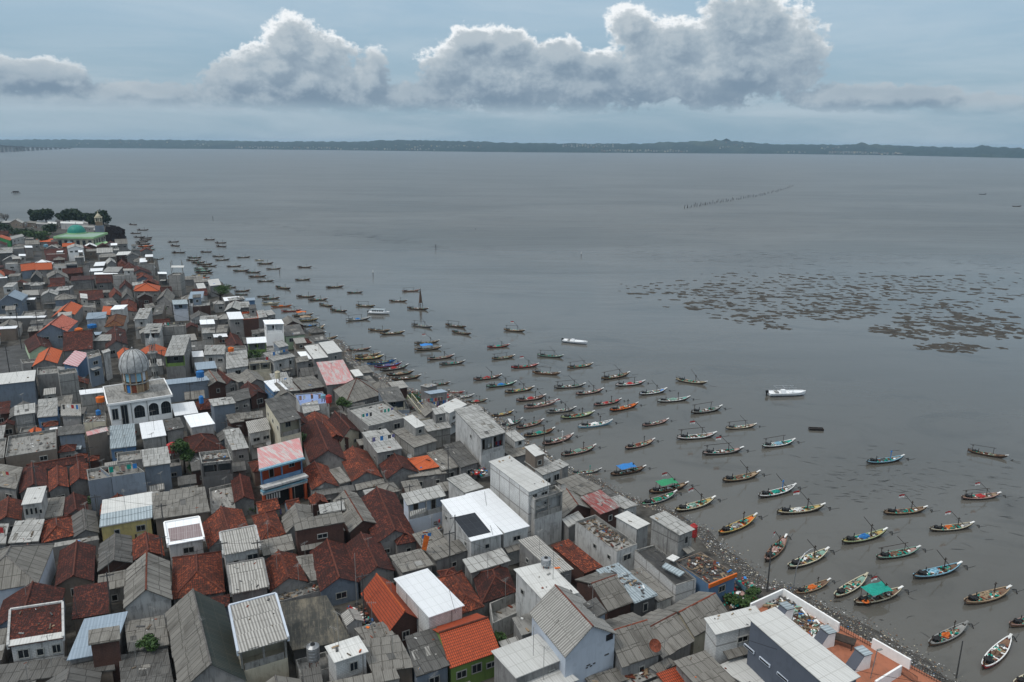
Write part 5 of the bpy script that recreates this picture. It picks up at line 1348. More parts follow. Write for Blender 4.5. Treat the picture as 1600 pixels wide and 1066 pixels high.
# satellite dishes
def dish(x, y, z, r_, mat, lab):
    t = thing('satellite_dish', at(x, y, z)); b = MB(); b.lathe((0, 0, 0), [(0, 0), (r_*.5, .06*r_), (r_*.8, .16*r_), (r_, .28*r_)], 18); d_ = b.build('dish', K[mat], t); d_.rotation_euler = (R(48), 0, R(20)); d_.location = (0, 0, .9)
    b = MB(); b.tube((0, 0, 0), (0, 0, .9), .05); b.build('pole', K['metal'], t); return tag(t, lab, 'satellite dish', 'satellite dishes on the roofs')
dish(1022, 1020, 5.2, .72, 'rust', 'rusty red satellite dish on the grey gabled roof beside the pale blue wall')
for i, (x, y, z, lab) in enumerate(((880, 770, 9, 'small grey dish on the scaffolded end of the tallest waterfront block'), (1135, 1000, 6, 'small grey dish beside the slate walled hall'), (640, 720, 4, 'small grey dish above the orange patched tile roof'), (420, 700, 7, 'small grey dish near the pink streaked roof of the orange house'))): dish(x, y, z, .45, 'grey', lab)
# poles, lamps, antennas
def pole(x, y, z, h, r_, lab, nm='utility_pole', arms=2, mat='dgrey'):
    t = thing(nm, at(x, y, z)); b = MB(); b.tube((0, 0, -.3), (0, 0, h), r_, r_*.7, 8); b.build('shaft', K[mat], t)
    for k in range(arms): b = MB(); b.box((0, 0, h-.4-k*.8), (1.6, .1, .1), .4); b.build('crossarm', K[mat], t)
    return tag(t, lab, 'pole', 'utility poles and masts')
for (x, y, z, h, lab) in ((17, 594, GZ, 9, 'dark utility pole beside the road at the left edge'), (34, 545, GZ, 12, 'dark utility pole at the far side of the road beside white roof'), (64, 545, GZ, 11, 'dark utility pole right of the long white strip roof'), (145, 455, GZ, 11, 'utility pole standing in the narrow lane above the orange gable'), (132, 440, GZ, 10, 'utility pole in the lane nearer the green domed mosque'),
        (850, 712, GZ, 6, 'dark pole on the shore beside the tall white block'), (757, 705, GZ, 9, 'dark pole at the front of the tall waterfront block'), (160, 838, GZ, 7, 'thin pole in front of the yellow walled shop'), (1198, 928, .2, 7.5, 'dark pole with insulators standing on the littered beach'), (1494, 1060, .0, 5.0, 'leaning dark post in the mud by the lower edge'), (558, 950, GZ, 8.0, 'thin pale pole beside the dark courtyard of tied nets'), (121, 965, 3.5, 4.0, 'thin mast with a round top by the blue grey metal roof'), (112, 480, GZ, 8, 'utility pole behind the orange gable at left'), (90, 452, GZ, 9, 'utility pole beside the ribbed long roof at left')):
    pole(x, y, z, h, .05 if 'thin' in lab else (.13 if h > 6 else .09), lab, arms=2 if h > 8 else 0, mat='grey' if 'pale' in lab else 'dgrey')
t = thing('street_lamp', at(1239, 926, .1)); b = MB(); pr = [Vector((0, 0, -.5)), Vector((.02, 0, 2.2)), Vector((.15, .05, 3.8)), Vector((.6, .2, 5.0)), Vector((1.3, .5, 5.8)), Vector((2.1, .9, 6.1))]
for p0, p1 in zip(pr, pr[1:]): b.tube(p0, p1, .07, .065, 8)
b.build('shaft', K['metal'], t); b = MB(); b.box((2.3, 1.0, 6.08), (.55, .2, .1), .4); b.build('lamp_head', K['grey'], t); tag(t, 'curved grey street lamp on the beach beside the orange net boat', 'street lamp')
b_ = None
for (x, y, z, hh, lab) in ((1232, 996, HT, 3.2, 'slender lamp on the terrace behind the second duct'), (1360, 1060, HT, 3.6, 'slender lamp on the terrace in front of the lower parapet')):
    t = thing('street_lamp', at(x, y, z)); b = MB(); b.tube((0, 0, 0), (.3, 0, hh), .05); b.build('shaft', K['metal'], t); b = MB(); b.box((.55, 0, hh), (.6, .22, .08), .3); b.build('lamp_head', K['grey'], t); tag(t, lab, 'street lamp', 'terrace lamps')
rr = random.Random(5); ant = []
for H_ in HOUSES[:]:
    if H_['t'].location.y < 260 and rr.random() < .38 and H_.get('desc'):
        c_ = H_['t'].location; h = rr.uniform(1.8, 3.6); px_ = H_['px']; t = thing('tv_antenna', Vector((c_.x+rr.uniform(-1, 1), c_.y+rr.uniform(-1, 1), H_['h']-.4)))
        b = MB(); b.tube((0, 0, 0), (0, 0, h+1.2), .03, n=5); b.build('mast', K['grey'], t); b = MB(); a_ = rr.uniform(0, 3)
        b.tube((-.6*math.cos(a_), -.6*math.sin(a_), h+1.1), (.6*math.cos(a_), .6*math.sin(a_), h+1.1), .02, n=4)
        for k in range(5): f = -.5+k*.25; cx_, cy_ = 1.0*f*math.cos(a_), 1.0*f*math.sin(a_); w_ = .4-.05*k; b.tube((cx_-w_*math.sin(a_), cy_+w_*math.cos(a_), h+1.1), (cx_+w_*math.sin(a_), cy_-w_*math.cos(a_), h+1.1), .014, n=4)
        b.build('aerial', K['grey'], t); ant.append(dict(t=t, base='thin television antenna', zone=('in the houses ' if 0 else '')+'__z__', px=px_, cat='antenna', group='television antennas on the roofs'))
ANT = ant
# laundry and clutter in the gaps: clothes lines
def laundry(x0, y0, z0_, x1, y1, z1_, n_, seed, lab):
    p_, q_ = at(x0, y0, z0_), at(x1, y1, z1_); c_ = (p_+q_)/2; t = thing('clothes_line', c_); rr = random.Random(seed); b = MB(); b.tube(p_-c_, q_-c_, .02, n=4); b.build('line', K['grey'], t)
    u = (q_-p_).normalized()
    for k in range(n_):
        s_ = p_.lerp(q_, (k+.5)/n_)-c_; w_ = (q_-p_).length/n_*.4; hh = rr.uniform(.6, 1.1); b = MB(); a_ = s_-u*w_; b2 = s_+u*w_
        nn_ = Vector((u.y, -u.x, 0))*.03
        b.prism([a_-nn_+Vector((0, 0, -.02)), b2-nn_+Vector((0, 0, -.02)), b2+nn_+Vector((0, 0, -.02)), a_+nn_+Vector((0, 0, -.02))], hh); b.build('garment', K[rr.choice(['red', 'white', 'blue', 'dgrey', 'pink', 'teal', 'purple', 'cream'])], t)
    return tag(t, lab, 'laundry', 'washing hung out between houses')
laundry(762, 694, 6.2, 789, 686, 6.2, 9, 1, 'washing hung across the open terrace of the tall waterfront block')
laundry(990, 953, 3.6, 1016, 941, 3.6, 8, 2, 'washing hung under the edge of the pale blue metal sheet roof')
laundry(190, 838, 2.6, 228, 832, 2.6, 8, 3, 'washing hung beneath the bright blue awning')
laundry(658, 624, 2.6, 690, 621, 2.6, 12, 4, 'pink washing at the waterfront yard beside the outdoor stair')
laundry(668, 630, 2.2, 700, 624, 2.2, 11, 5, 'second row of washing at the waterfront yard nearer the stair')
laundry(410, 800, 2.4, 440, 795, 2.4, 8, 6, 'washing on the ground floor of the orange walled house')
# outdoor stair near the waterfront
p_, q_ = at(640, 622, 5.5), at(664, 652, 2.0); c_ = (p_+q_)/2; t = thing('outdoor_stair', c_); b = MB(); n_ = 16; u = (q_-p_); rz = math.atan2(u.y, u.x)
for k in range(n_): s_ = p_.lerp(q_, (k+.5)/n_)-c_; b.box((s_.x, s_.y, s_.z-.15), (u.xy.length/n_*1.02, 1.3, .3), rz)
b.build('steps', K['co'], t); b = MB(); sd2 = Vector((-u.y, u.x, 0)).normalized()*.68
for sg in (1, -1):
    b.tube(p_-c_+sd2*sg+Vector((0, 0, .9)), q_-c_+sd2*sg+Vector((0, 0, .9)), .09, n=5)
    for k in range(12): s_ = p_.lerp(q_, k/11)-c_+sd2*sg; b.tube(s_, s_+Vector((0, 0, .9)), .05, n=4)
b.build('balustrade', K['cream'], t); tag(t, 'pale outdoor stair with balustrade running down toward the waterfront yard', 'stair')
def find_house(x, y, roof): return min((H_ for H_ in HOUSES if H_.get('desc') and H_['desc'].startswith(roof)), key=lambda H_: abs(H_['px'][0]-x)+abs(H_['px'][1]-y))['t']
hh_ = find_house(1120, 888, 'tarred'); p0, p1 = at(1108, 913, 4.2)-hh_.location, at(1149, 896, 4.2)-hh_.location; b = MB(); u_ = p1-p0; m_ = (p0+p1)/2+Vector((u_.y, -u_.x, 0)).normalized()*.12; b.box((m_.x, m_.y, m_.z-.2), (u_.length+.3, .2, .55), math.atan2(u_.y, u_.x)); b.build('fascia', K['orange'], hh_)
hh_ = find_house(1250, 1010, 'off white'); p0, p1 = at(1296, 1076, 9.6)-hh_.location, at(1162, 967, 9.6)-hh_.location
for f, dz in ((.92, 3.2), (.72, 3.2), (.50, 3.2)):
    q_ = p0.lerp(p1, f); u_ = (p1-p0).normalized(); nn_ = Vector((-u_.y, u_.x, 0)); nn_ = nn_ if nn_.x < 0 else -nn_; b = MB(); q_ = q_-nn_*.27; b.box((q_.x, q_.y, q_.z-dz), (1.6, .14, .34), math.atan2(u_.y, u_.x)); w_ = b.build('window', K['lb'], hh_)
    b = MB(); q_ = q_+nn_*.02; b.box((q_.x, q_.y, q_.z-dz), (1.4, .14, .2), math.atan2(u_.y, u_.x)); b.build('pane', K['void'], w_)
# the orange walled house: floor slab, second band, near-black panel painted as the shaded shop opening, orange posts
hh_ = find_house(440, 712, 'faded pink'); p0, p1 = at(405, 735, 7.8)-hh_.location, at(475, 716, 7.8)-hh_.location; u_ = (p1-p0); Lf = u_.length; u_.normalize(); nn_ = Vector((u_.y, -u_.x, 0)); rz = math.atan2(u_.y, u_.x)
def band(nm, z, dep, hh, mat, f0=0, f1=1, lift=.0, par=None):
    b = MB(); c0_ = p0+u_*Lf*(f0+f1)/2+nn_*(dep/2-.25+lift); b.box((c0_.x, c0_.y, z), (Lf*(f1-f0), dep, hh), rz); return b.build(nm, K[mat], par or hh_)
band('eave_band', 7.25, .7, .28, 'lblue'); band('floor_slab', 4.3, 1.5, .35, 'wp'); band('lower_band', 3.55, 1.15, .26, 'lblue'); band('lower_band', 3.15, 1.0, .30, 'wp')
band('shop_opening_shade', 1.5, .12, 2.7, 'void', .04, .96, .06)
for f in (.03, .62, .96): band('post', 1.4, .4, 3.0, 'or', f-.025, f+.025, .5)
for k in range(6): band('blind', 2.2, .05, 1.1, 'wp', .08+k*.055, .08+k*.055+.03, .7)
hh_ = find_house(925, 980, 'ribbed grey gabled'); p0, p1 = at(883, 1028, 7.6)-hh_.location, at(966, 992, 7.6)-hh_.location; u_ = (p1-p0); Lf = u_.length; u_.normalize(); nn_ = Vector((u_.y, -u_.x, 0)); rz = math.atan2(u_.y, u_.x)
for f, z, w_, h_ in ((.47, 4.6, .5, .12), (.44, 4.35, .25, .12), (.52, 4.35, .3, .12), (.58, 4.5, .3, .12), (.82, 4.9, .6, .12), (.86, 7.0, .9, .7)):
    b = MB(); c0_ = p0+u_*Lf*f-nn_*.26; b.box((c0_.x, c0_.y, z), (w_, .1, h_), rz); b.build('vent', K['dgrey'] if h_ < .5 else K['glass'], hh_)
# power cables
def cable(pts, lab, sag=.6, r_=.022):
    P_ = [at(*q_) for q_ in pts]; c_ = P_[0].copy(); b = MB()
    for p_, q_ in zip(P_, P_[1:]):
        prev = p_-c_
        for k in range(1, 9): f = k/8; s_ = p_.lerp(q_, f)-c_-Vector((0, 0, sag*4*f*(1-f))); b.tube(prev, s_, r_, n=4, cap=False); prev = s_
    o_ = b.build('power_cable', K['black']); o_.location = c_; tag(o_, lab, 'cable', 'overhead cables')
cable([(158, 812, 7.2), (320, 768, 7.2)], 'cable crossing the white sheet and brown roofs of the yellow shop'); cable([(158, 810, 6.6), (60, 850, 6.0)], 'cable running down left from the pole before the yellow shop')
cable([(757, 768, 6.8), (770, 836, 6.8)], 'cable lying across the right of the twin white roofs'); cable([(17, 540, 9), (64, 500, 10)], 'cable above the road at the left edge', .8, .04); cable([(1168, 1000, 10), (1440, 1066, 5)], 'cable over the orange roof terrace', .5)
cable([(698, 905, 6.9), (712, 958, 6.9)], 'short cable over the big white sheet roof', .2)
# walls of shop under the yellow roof etc. are parts of their houses; small crates and drums in yards as loose clutter
rr = random.Random(15); b = MB()
for (x0, y0, x1, y1, n_, z) in ((545, 945, 580, 975, 60, GZ), (568, 958, 590, 985, 60, 1.5), (640, 612, 700, 640, 260, 1.0), (1130, 905, 1180, 950, 160, 1.0), (870, 770, 900, 800, 60, GZ), (735, 735, 760, 745, 80, 2.0), (660, 800, 690, 830, 20, 2.0), (596, 590, 640, 612, 120, GZ), (30, 356, 140, 350, 260, 1.0)):
    for _ in range(n_):
        q_ = at(rr.uniform(x0, x1), rr.uniform(y0, y1), z); s = rr.uniform(.15, .6)
        if not in_poly(q_, town2): continue
        b.box((q_.x, q_.y, q_.z+rr.uniform(0, .5)), (s, s*rr.uniform(.3, 1), s*rr.uniform(.3, .9)), rr.uniform(0, 3), rr.randrange(10), rr.uniform(-.2, .2))
tag(b.build('yard_clutter', [K[k] for k in ('dgrey', 'brown', 'white', 'blue', 'red', 'wood', 'pink', 'grey', 'rust', 'teal')]), 'mixed crates, cloth and scrap crowding the waterfront yards', 'clutter', kind='stuff')
# bits lying about on the roofs
rr = random.Random(33); b = MB()
for (P_, ptype, dist_) in ROOFTOP:
    if dist_ > 420: continue
    n_ = rr.choice([0, 0, 2, 4, 7]) if ptype != 'P' else rr.choice([3, 6, 10])
    for _ in range(n_):
        u, v = rr.uniform(.06, .9), rr.uniform(.06, .94)
        if rr.random() < .5: v = rr.choice([rr.uniform(.03, .12), rr.uniform(.88, .96)])
        q_ = P_[0].lerp(P_[1], u).lerp(P_[3].lerp(P_[2], u), v); s = rr.uniform(.12, .42)
        b.box((q_.x, q_.y, q_.z+.08), (s*rr.uniform(.6, 2.6), s*rr.uniform(.3, .8), s*rr.uniform(.2, .5)), rr.uniform(0, 3.1), rr.choices(range(8), [6, 3, 3, 2, 4, 3, .6, .5])[0])
tag(b.build('roof_clutter', [K[k] for k in ('dgrey', 'rust', 'tan', 'white', 'wood', 'grey', 'blue', 'orange')]), 'bricks, buckets and scraps lying about on the village roofs', 'clutter', kind='stuff')
# more washing lines over the flat roofs
rr = random.Random(61); nl = 0
for (P_, ptype, dist_) in ROOFTOP:
    if dist_ > 300 or nl > 15 or dist_ < 92 or rr.random() > .16 or (P_[1]-P_[0]).length < 3.4: continue
    a_, b2_ = P_[0].lerp(P_[3], .35), P_[1].lerp(P_[2], .35); c_ = (a_+b2_)/2+Vector((0, 0, 1.5)); t = thing('clothes_line', c_); nl += 1; b = MB(); b.tube(a_-c_+Vector((0, 0, 1.5)), b2_-c_+Vector((0, 0, 1.5)), .02, n=4); b.build('line', K['grey'], t); u = (b2_-a_).normalized(); Lq = (b2_-a_).length; k_ = int(Lq/.75)
    for e_ in (a_, b2_): b = MB(); b.tube(e_-c_, e_-c_+Vector((0, 0, 1.55)), .035, n=5); b.build('post', K['wood'], t)
    for k in range(k_):
        if rr.random() < .3: continue
        s_ = (a_-c_)+Vector((0, 0, 1.48))+u*Lq*(k+.5)/k_; hh = rr.uniform(.5, 1.0); w_ = rr.uniform(.2, .32); nn_ = Vector((u.y, -u.x, 0))*.02; b = MB(); b.prism([s_-u*w_-nn_, s_+u*w_-nn_, s_+u*w_+nn_, s_-u*w_+nn_], hh); b.build('garment', K[rr.choice(['red', 'white', 'blue', 'dgrey', 'pink', 'teal', 'purple', 'cream', 'white', 'brown'])], t)
    px_ = topx(c_); LANE3.append(dict(t=t, base='washing on a roof line', zone=zone(*px_), px=px_, cat='laundry', group='washing hung out between houses'))
# more poles and cables threading the lanes
prevs = []
for i, (x, y) in enumerate(((96, 512), (188, 520), (252, 548), (296, 600), (352, 660), (402, 610), (452, 560), (300, 500), (220, 470), (60, 452), (168, 436), (132, 700), (52, 730), (128, 780), (252, 790), (330, 850), (436, 850), (540, 778), (640, 760), (700, 830), (566, 900), (880, 900), (250, 840), (150, 900), (700, 700), (760, 800))):
    q_ = at(x, y, 7.6); g0 = Vector((q_.x, q_.y, 0)); ok = None
    for k in range(160):
        a_ = k*2.4; c2_ = g0+Vector((math.cos(a_), math.sin(a_), 0))*.06*k
        if not any(in_poly(c2_, F_) for F_ in FOOT if (F_[0]-c2_).length < 40): ok = c2_; break
    if ok is None: continue
    q_ = Vector((ok.x, ok.y, 7.6)); x, y = topx(q_)
    t = pole(*topx(Vector((q_.x, q_.y, GZ))), GZ, 7.4, .10, '', arms=1); t['label'] = ''; PL = dict(t=t, base='slim dark lane pole with crossarm', zone=zone(x, y), px=(x, y), cat='pole', group='utility poles and masts'); LANE.append(PL); prevs.append((x, y))
for i in range(len(prevs)):
    ds = sorted(range(len(prevs)), key=lambda j: (at(*prevs[i], 7.6)-at(*prevs[j], 7.6)).length)[1:3]
    for j in ds:
        if j < i and ds: 
            (x0, y0), (x1, y1) = prevs[i], prevs[j]; P0, P1 = at(x0, y0, 7.6), at(x1, y1, 7.6); L_ = (P1-P0).length; bb = MB(); pv_ = Vector()
            for k in range(1, 11): f = k/10; s_ = (P1-P0)*f-Vector((0, 0, L_*.06*f*(1-f))); bb.tube(pv_, s_, .02 if P0.y < 200 else .035, n=4, cap=False); pv_ = s_
            o_ = bb.build('power_cable', K['black']); o_.location = P0; LANE2.append(dict(t=o_, base='thin power cable', zone=zone((x0+x1)/2, (y0+y1)/2), px=((x0+x1)/2, (y0+y1)/2), cat='cable', group='overhead cables'))
# ---- bamboo stakes out in the strait
st = []; mb1 = None
for i in range(62):
    f = i/61; x = 1070+168*f+rr.uniform(-1, 1); y = 327-27*f**.85-9*f**6+rr.uniform(-.8, .8); c_ = at(x, y, 0)
    if mb1 is None:
        b = MB(); b.tube((0, 0, -1), (.1, .05, 3.5), .27, .2, 5); mb1 = b.mesh('bamboo_stake', K['dwood'])
    o_ = bpy.data.objects.new('bamboo_stake', mb1); COL.objects.link(o_); o_.location = c_; o_.scale = (1, 1, rr.uniform(.45, 1.1)); o_.rotation_euler = (rr.uniform(-.12, .12), rr.uniform(-.12, .12), rr.uniform(0, 6))
    tag(o_, 'thin dark bamboo stake in the long row of stakes out in the strait', 'stake', 'bamboo stakes in the strait')
for (x, y, h, lab, cat, mt) in ((908, 402, 5.0, 'white topped channel marker post alone in the middle of the water', 'marker', 'white'), (333, 345, 6, 'dark post alone in the water right of the headland', 'post', 'dwood'), (583, 432, 5, 'thin pole with white tip in the water above the brown boats', 'post', 'white'), (681, 392, 6, 'faint thin pole in mid water at the dark ripple line', 'post', 'dwood'), (743, 359, 1.6, 'small dark buoy alone in mid water', 'buoy', 'black'), (437, 427, 3, 'thin pole by the long row of far boats', 'post', 'wood')):
    t = thing('marker_post', at(x, y, 0)); b = MB(); h *= .62; b.tube((0, 0, -1), (0, 0, h*.6), .15, .13, 7); b.build('post', K['dwood'], t); b = MB(); b.tube((0, 0, h*.6), (0, 0, h), .17, .08, 7); b.build('top_mark', K[mt], t); tag(t, lab, cat)
# fish trap platform and its line at far left
t = thing('fishing_platform', at(25, 303, 0)); t.scale = (.75, .75, .5); b = MB(); b.box((0, 0, 3.2), (10, 6, .5)); b.build('deck', K['wood'], t)
for dx in (-4.5, -1.5, 1.5, 4.5):
    b = MB(); b.tube((dx, -2.5, -1), (dx, -2.5, 3), .3); b.tube((dx, 2.5, -1), (dx, 2.5, 3), .3); b.build('leg', K['dwood'], t)
b = MB(); b.box((0, 0, 4.8), (7, 4, 2.6)); b.build('hut', K['dwood'], t); tag(t, 'small dark fishing platform standing in open water near the left edge', 'platform')
# ---- the long bridge at the far left
BP = [(-160, 236.5, 36), (-60, 233.0, 36), (0, 229.6, 30), (40, 230.4, 20), (75, 231.2, 12), (112, 231.0, 6)]
pts = [at(x, y+3, 0) for x, y, z in BP]; bo = thing('bridge', pts[2]); c_ = pts[2]
dk_pts = []
for (x, y, z), w0_ in zip(BP, ((-160, 246), (-60, 240), (0, 238.0), (40, 236), (75, 234), (112, 232.4))):
    g0 = at(w0_[0], w0_[1], 0); dk_pts.append(Vector((g0.x, g0.y, z))-Vector((c_.x, c_.y, 0)))
b = MB()
for p_, q_ in zip(dk_pts, dk_pts[1:]):
    u = q_-p_; m_ = (p_+q_)/2; L_ = u.xy.length; b.box((m_.x, m_.y, m_.z), (L_*1.01, 26, 4.5), math.atan2(u.y, u.x), 0, u.z/L_)
b.build('deck', K['dgrey'], bo)
for i, (p_, q_) in enumerate(zip(dk_pts, dk_pts[1:])):
    nP = 7 if i < 3 else 5
    for k in range(nP): s_ = p_.lerp(q_, (k+.5)/nP); b = MB(); b.box((s_.x, s_.y, s_.z/2-2), (9, 22, s_.z), .9); b.build('pier', K['grey'], bo)
tag(bo, 'long low road bridge on pale piers reaching the far coast at left', 'bridge')

# ================================================================ BOATS
def hullpt(s, kind=0):
    bm_ = max(0.0, 1-abs(s)**2.3)**.75
    bb = bm_*.90 + (.20 if s < 0 else .07)*abs(s)**4
    zs = .50+.12*s*s+(.48*max(0, s)**3)+(.14*max(0, -s)**3)
    return bb, zs
ST = [-1+2*i/20 for i in range(21)]; HL = 4.0
def hull_mesh(name, mat, wide=1.0):
    b = MB(); P = []
    for s in ST:
        bb, zs = hullpt(s); bb *= wide; x = s*HL+(.35*max(0, s)**4)
        zk = -.28+.95*abs(s)**5
        P.append([Vector((x, bb, zs)), Vector((x*.985, bb*.86, zs*.45+zk*.2)), Vector((x*.96, bb*.45, zk*.8)), Vector((x*.95, 0, zk)), Vector((x*.96, -bb*.45, zk*.8)), Vector((x*.985, -bb*.86, zs*.45+zk*.2)), Vector((x, -bb, zs))])
    for i in range(20):
        for k in range(6): b.face((P[i][k], P[i][k+1], P[i+1][k+1], P[i+1][k]))
    for e in (0, 20):
        for k in range(1, 5): b.face((P[e][0], P[e][k], P[e][k+1])if e else (P[e][0], P[e][k+1], P[e][k]))
        b.face((P[e][0], P[e][5], P[e][6]) if e else (P[e][0], P[e][6], P[e][5]))
    for i in range(20):        # inner skin
        b0, z0_ = hullpt(ST[i]); b1, z1_ = hullpt(ST[i+1]); x0, x1 = P[i][0].x, P[i+1][0].x
        for sg in (1, -1):
            q_ = (Vector((x0, sg*b0*wide*.95, z0_)), Vector((x1, sg*b1*wide*.95, z1_)), Vector((x1, sg*b1*wide*.86, z1_-.42)), Vector((x0, sg*b0*wide*.86, z0_-.42)))
            b.face(q_ if sg > 0 else q_[::-1])
    return b.mesh(name, mat, merge=True)
def gunwale_mesh(name, mat, wide=1.0):
    b = MB()
    for i in range(20):
        b0, z0_ = hullpt(ST[i]); b1, z1_ = hullpt(ST[i+1]); x0 = ST[i]*HL+(.35*max(0, ST[i])**4); x1 = ST[i+1]*HL+(.35*max(0, ST[i+1])**4); b0 *= wide; b1 *= wide
        for sg in (1, -1):
            o0, o1, i0, i1 = sg*(b0+.05), sg*(b1+.05), sg*max(b0-.09, 0), sg*max(b1-.09, 0)
            a_ = [Vector((x0, i0, z0_+.05)), Vector((x0, o0, z0_+.05)), Vector((x1, o1, z1_+.05)), Vector((x1, i1, z1_+.05))]
            b.face(a_ if sg < 0 else a_[::-1]); dn = Vector((0, 0, -.12))
            q_ = (a_[1]+dn, a_[2]+dn, a_[2], a_[1]); b.face(q_ if sg < 0 else q_[::-1]); q_ = (a_[0], a_[3], a_[3]+dn, a_[0]+dn); b.face(q_ if sg < 0 else q_[::-1])
    return b.mesh(name, mat)
def deck_mesh(name, mat, wide=1.0):
    b = MB()
    for i in range(1, 19):
        b0, z0_ = hullpt(ST[i]); b1, z1_ = hullpt(ST[i+1]); x0, x1 = ST[i]*HL, ST[i+1]*HL; h_ = .36 if abs(ST[i]) < .7 else .12; h2 = .36 if abs(ST[i+1]) < .7 else .12
        b.face((Vector((x0, -b0*.87*wide, z0_-h_)), Vector((x1, -b1*.87*wide, z1_-h2)), Vector((x1, b1*.87*wide, z1_-h2)), Vector((x0, b0*.87*wide, z0_-h_))))
    return b.mesh(name, mat)
def prow_mesh(name, mat):
    b = MB(); x = HL+.30; P = [(x-.5, .13, 1.02), (x+.30, .18, 1.28), (x+.30, -.18, 1.28), (x-.5, -.13, 1.02)]; Q = [(x-.5, .10, .78), (x+.2, .12, 1.10), (x+.2, -.12, 1.10), (x-.5, -.10, .78)]
    P = [Vector(p_) for p_ in P]; Q = [Vector(p_) for p_ in Q]; b.face((P[3], P[2], P[1], P[0])); b.face(Q)
    for i in range(4): j = (i+1) % 4; b.face((P[i], P[j], Q[j], Q[i]))
    return b.mesh(name, mat)
def heap(mat, cx, cy, cz, rx, ry, rz_, seed, name):
    rr = random.Random(seed); b = MB(); n1, n2 = 12, 5; ring = []
    for k in range(n2+1):
        t = math.pi/2*k/n2; ring.append([Vector((cx+rx*math.cos(t)*math.cos(2*math.pi*i/n1)*rr.uniform(.75, 1.2), cy+ry*math.cos(t)*math.sin(2*math.pi*i/n1)*rr.uniform(.75, 1.2), cz+rz_*math.sin(t)*rr.uniform(.7, 1.25))) for i in range(n1)])
    for k in range(n2):
        for i in range(n1): j = (i+1) % n1; b.face((ring[k][i], ring[k][j], ring[k+1][j], ring[k+1][i]))
    return b.mesh(name, mat)
CACHE = {}
def cm(key, fn):
    if key not in CACHE: CACHE[key] = fn()
    return CACHE[key]
def bx(name, c_, s_, mat, rz=0):
    b = MB(); b.box(c_, s_, rz); return b.mesh(name, mat)
def tb(name, segs, r_, mat, n_=6):
    b = MB()
    for p_, q_ in segs: b.tube(p_, q_, r_, n=n_)
    return b.mesh(name, mat)
def flagmesh(pt, s_, mats):
    b = MB(); x, y, z = pt
    for k in range(4):
        f0, f1 = k/4, (k+1)/4; w0_, w1_ = .12*math.sin(f0*5), .12*math.sin(f1*5)
        for r_ in range(2): b.face((Vector((x-f0*s_, y+w0_, z-.32*s_*(r_+1))), Vector((x-f1*s_, y+w1_, z-.32*s_*(r_+1)-.05)), Vector((x-f1*s_, y+w1_, z-.32*s_*r_-.05)), Vector((x-f0*s_, y+w0_, z-.32*s_*r_))), None, r_)
    return b.mesh('flag', mats)
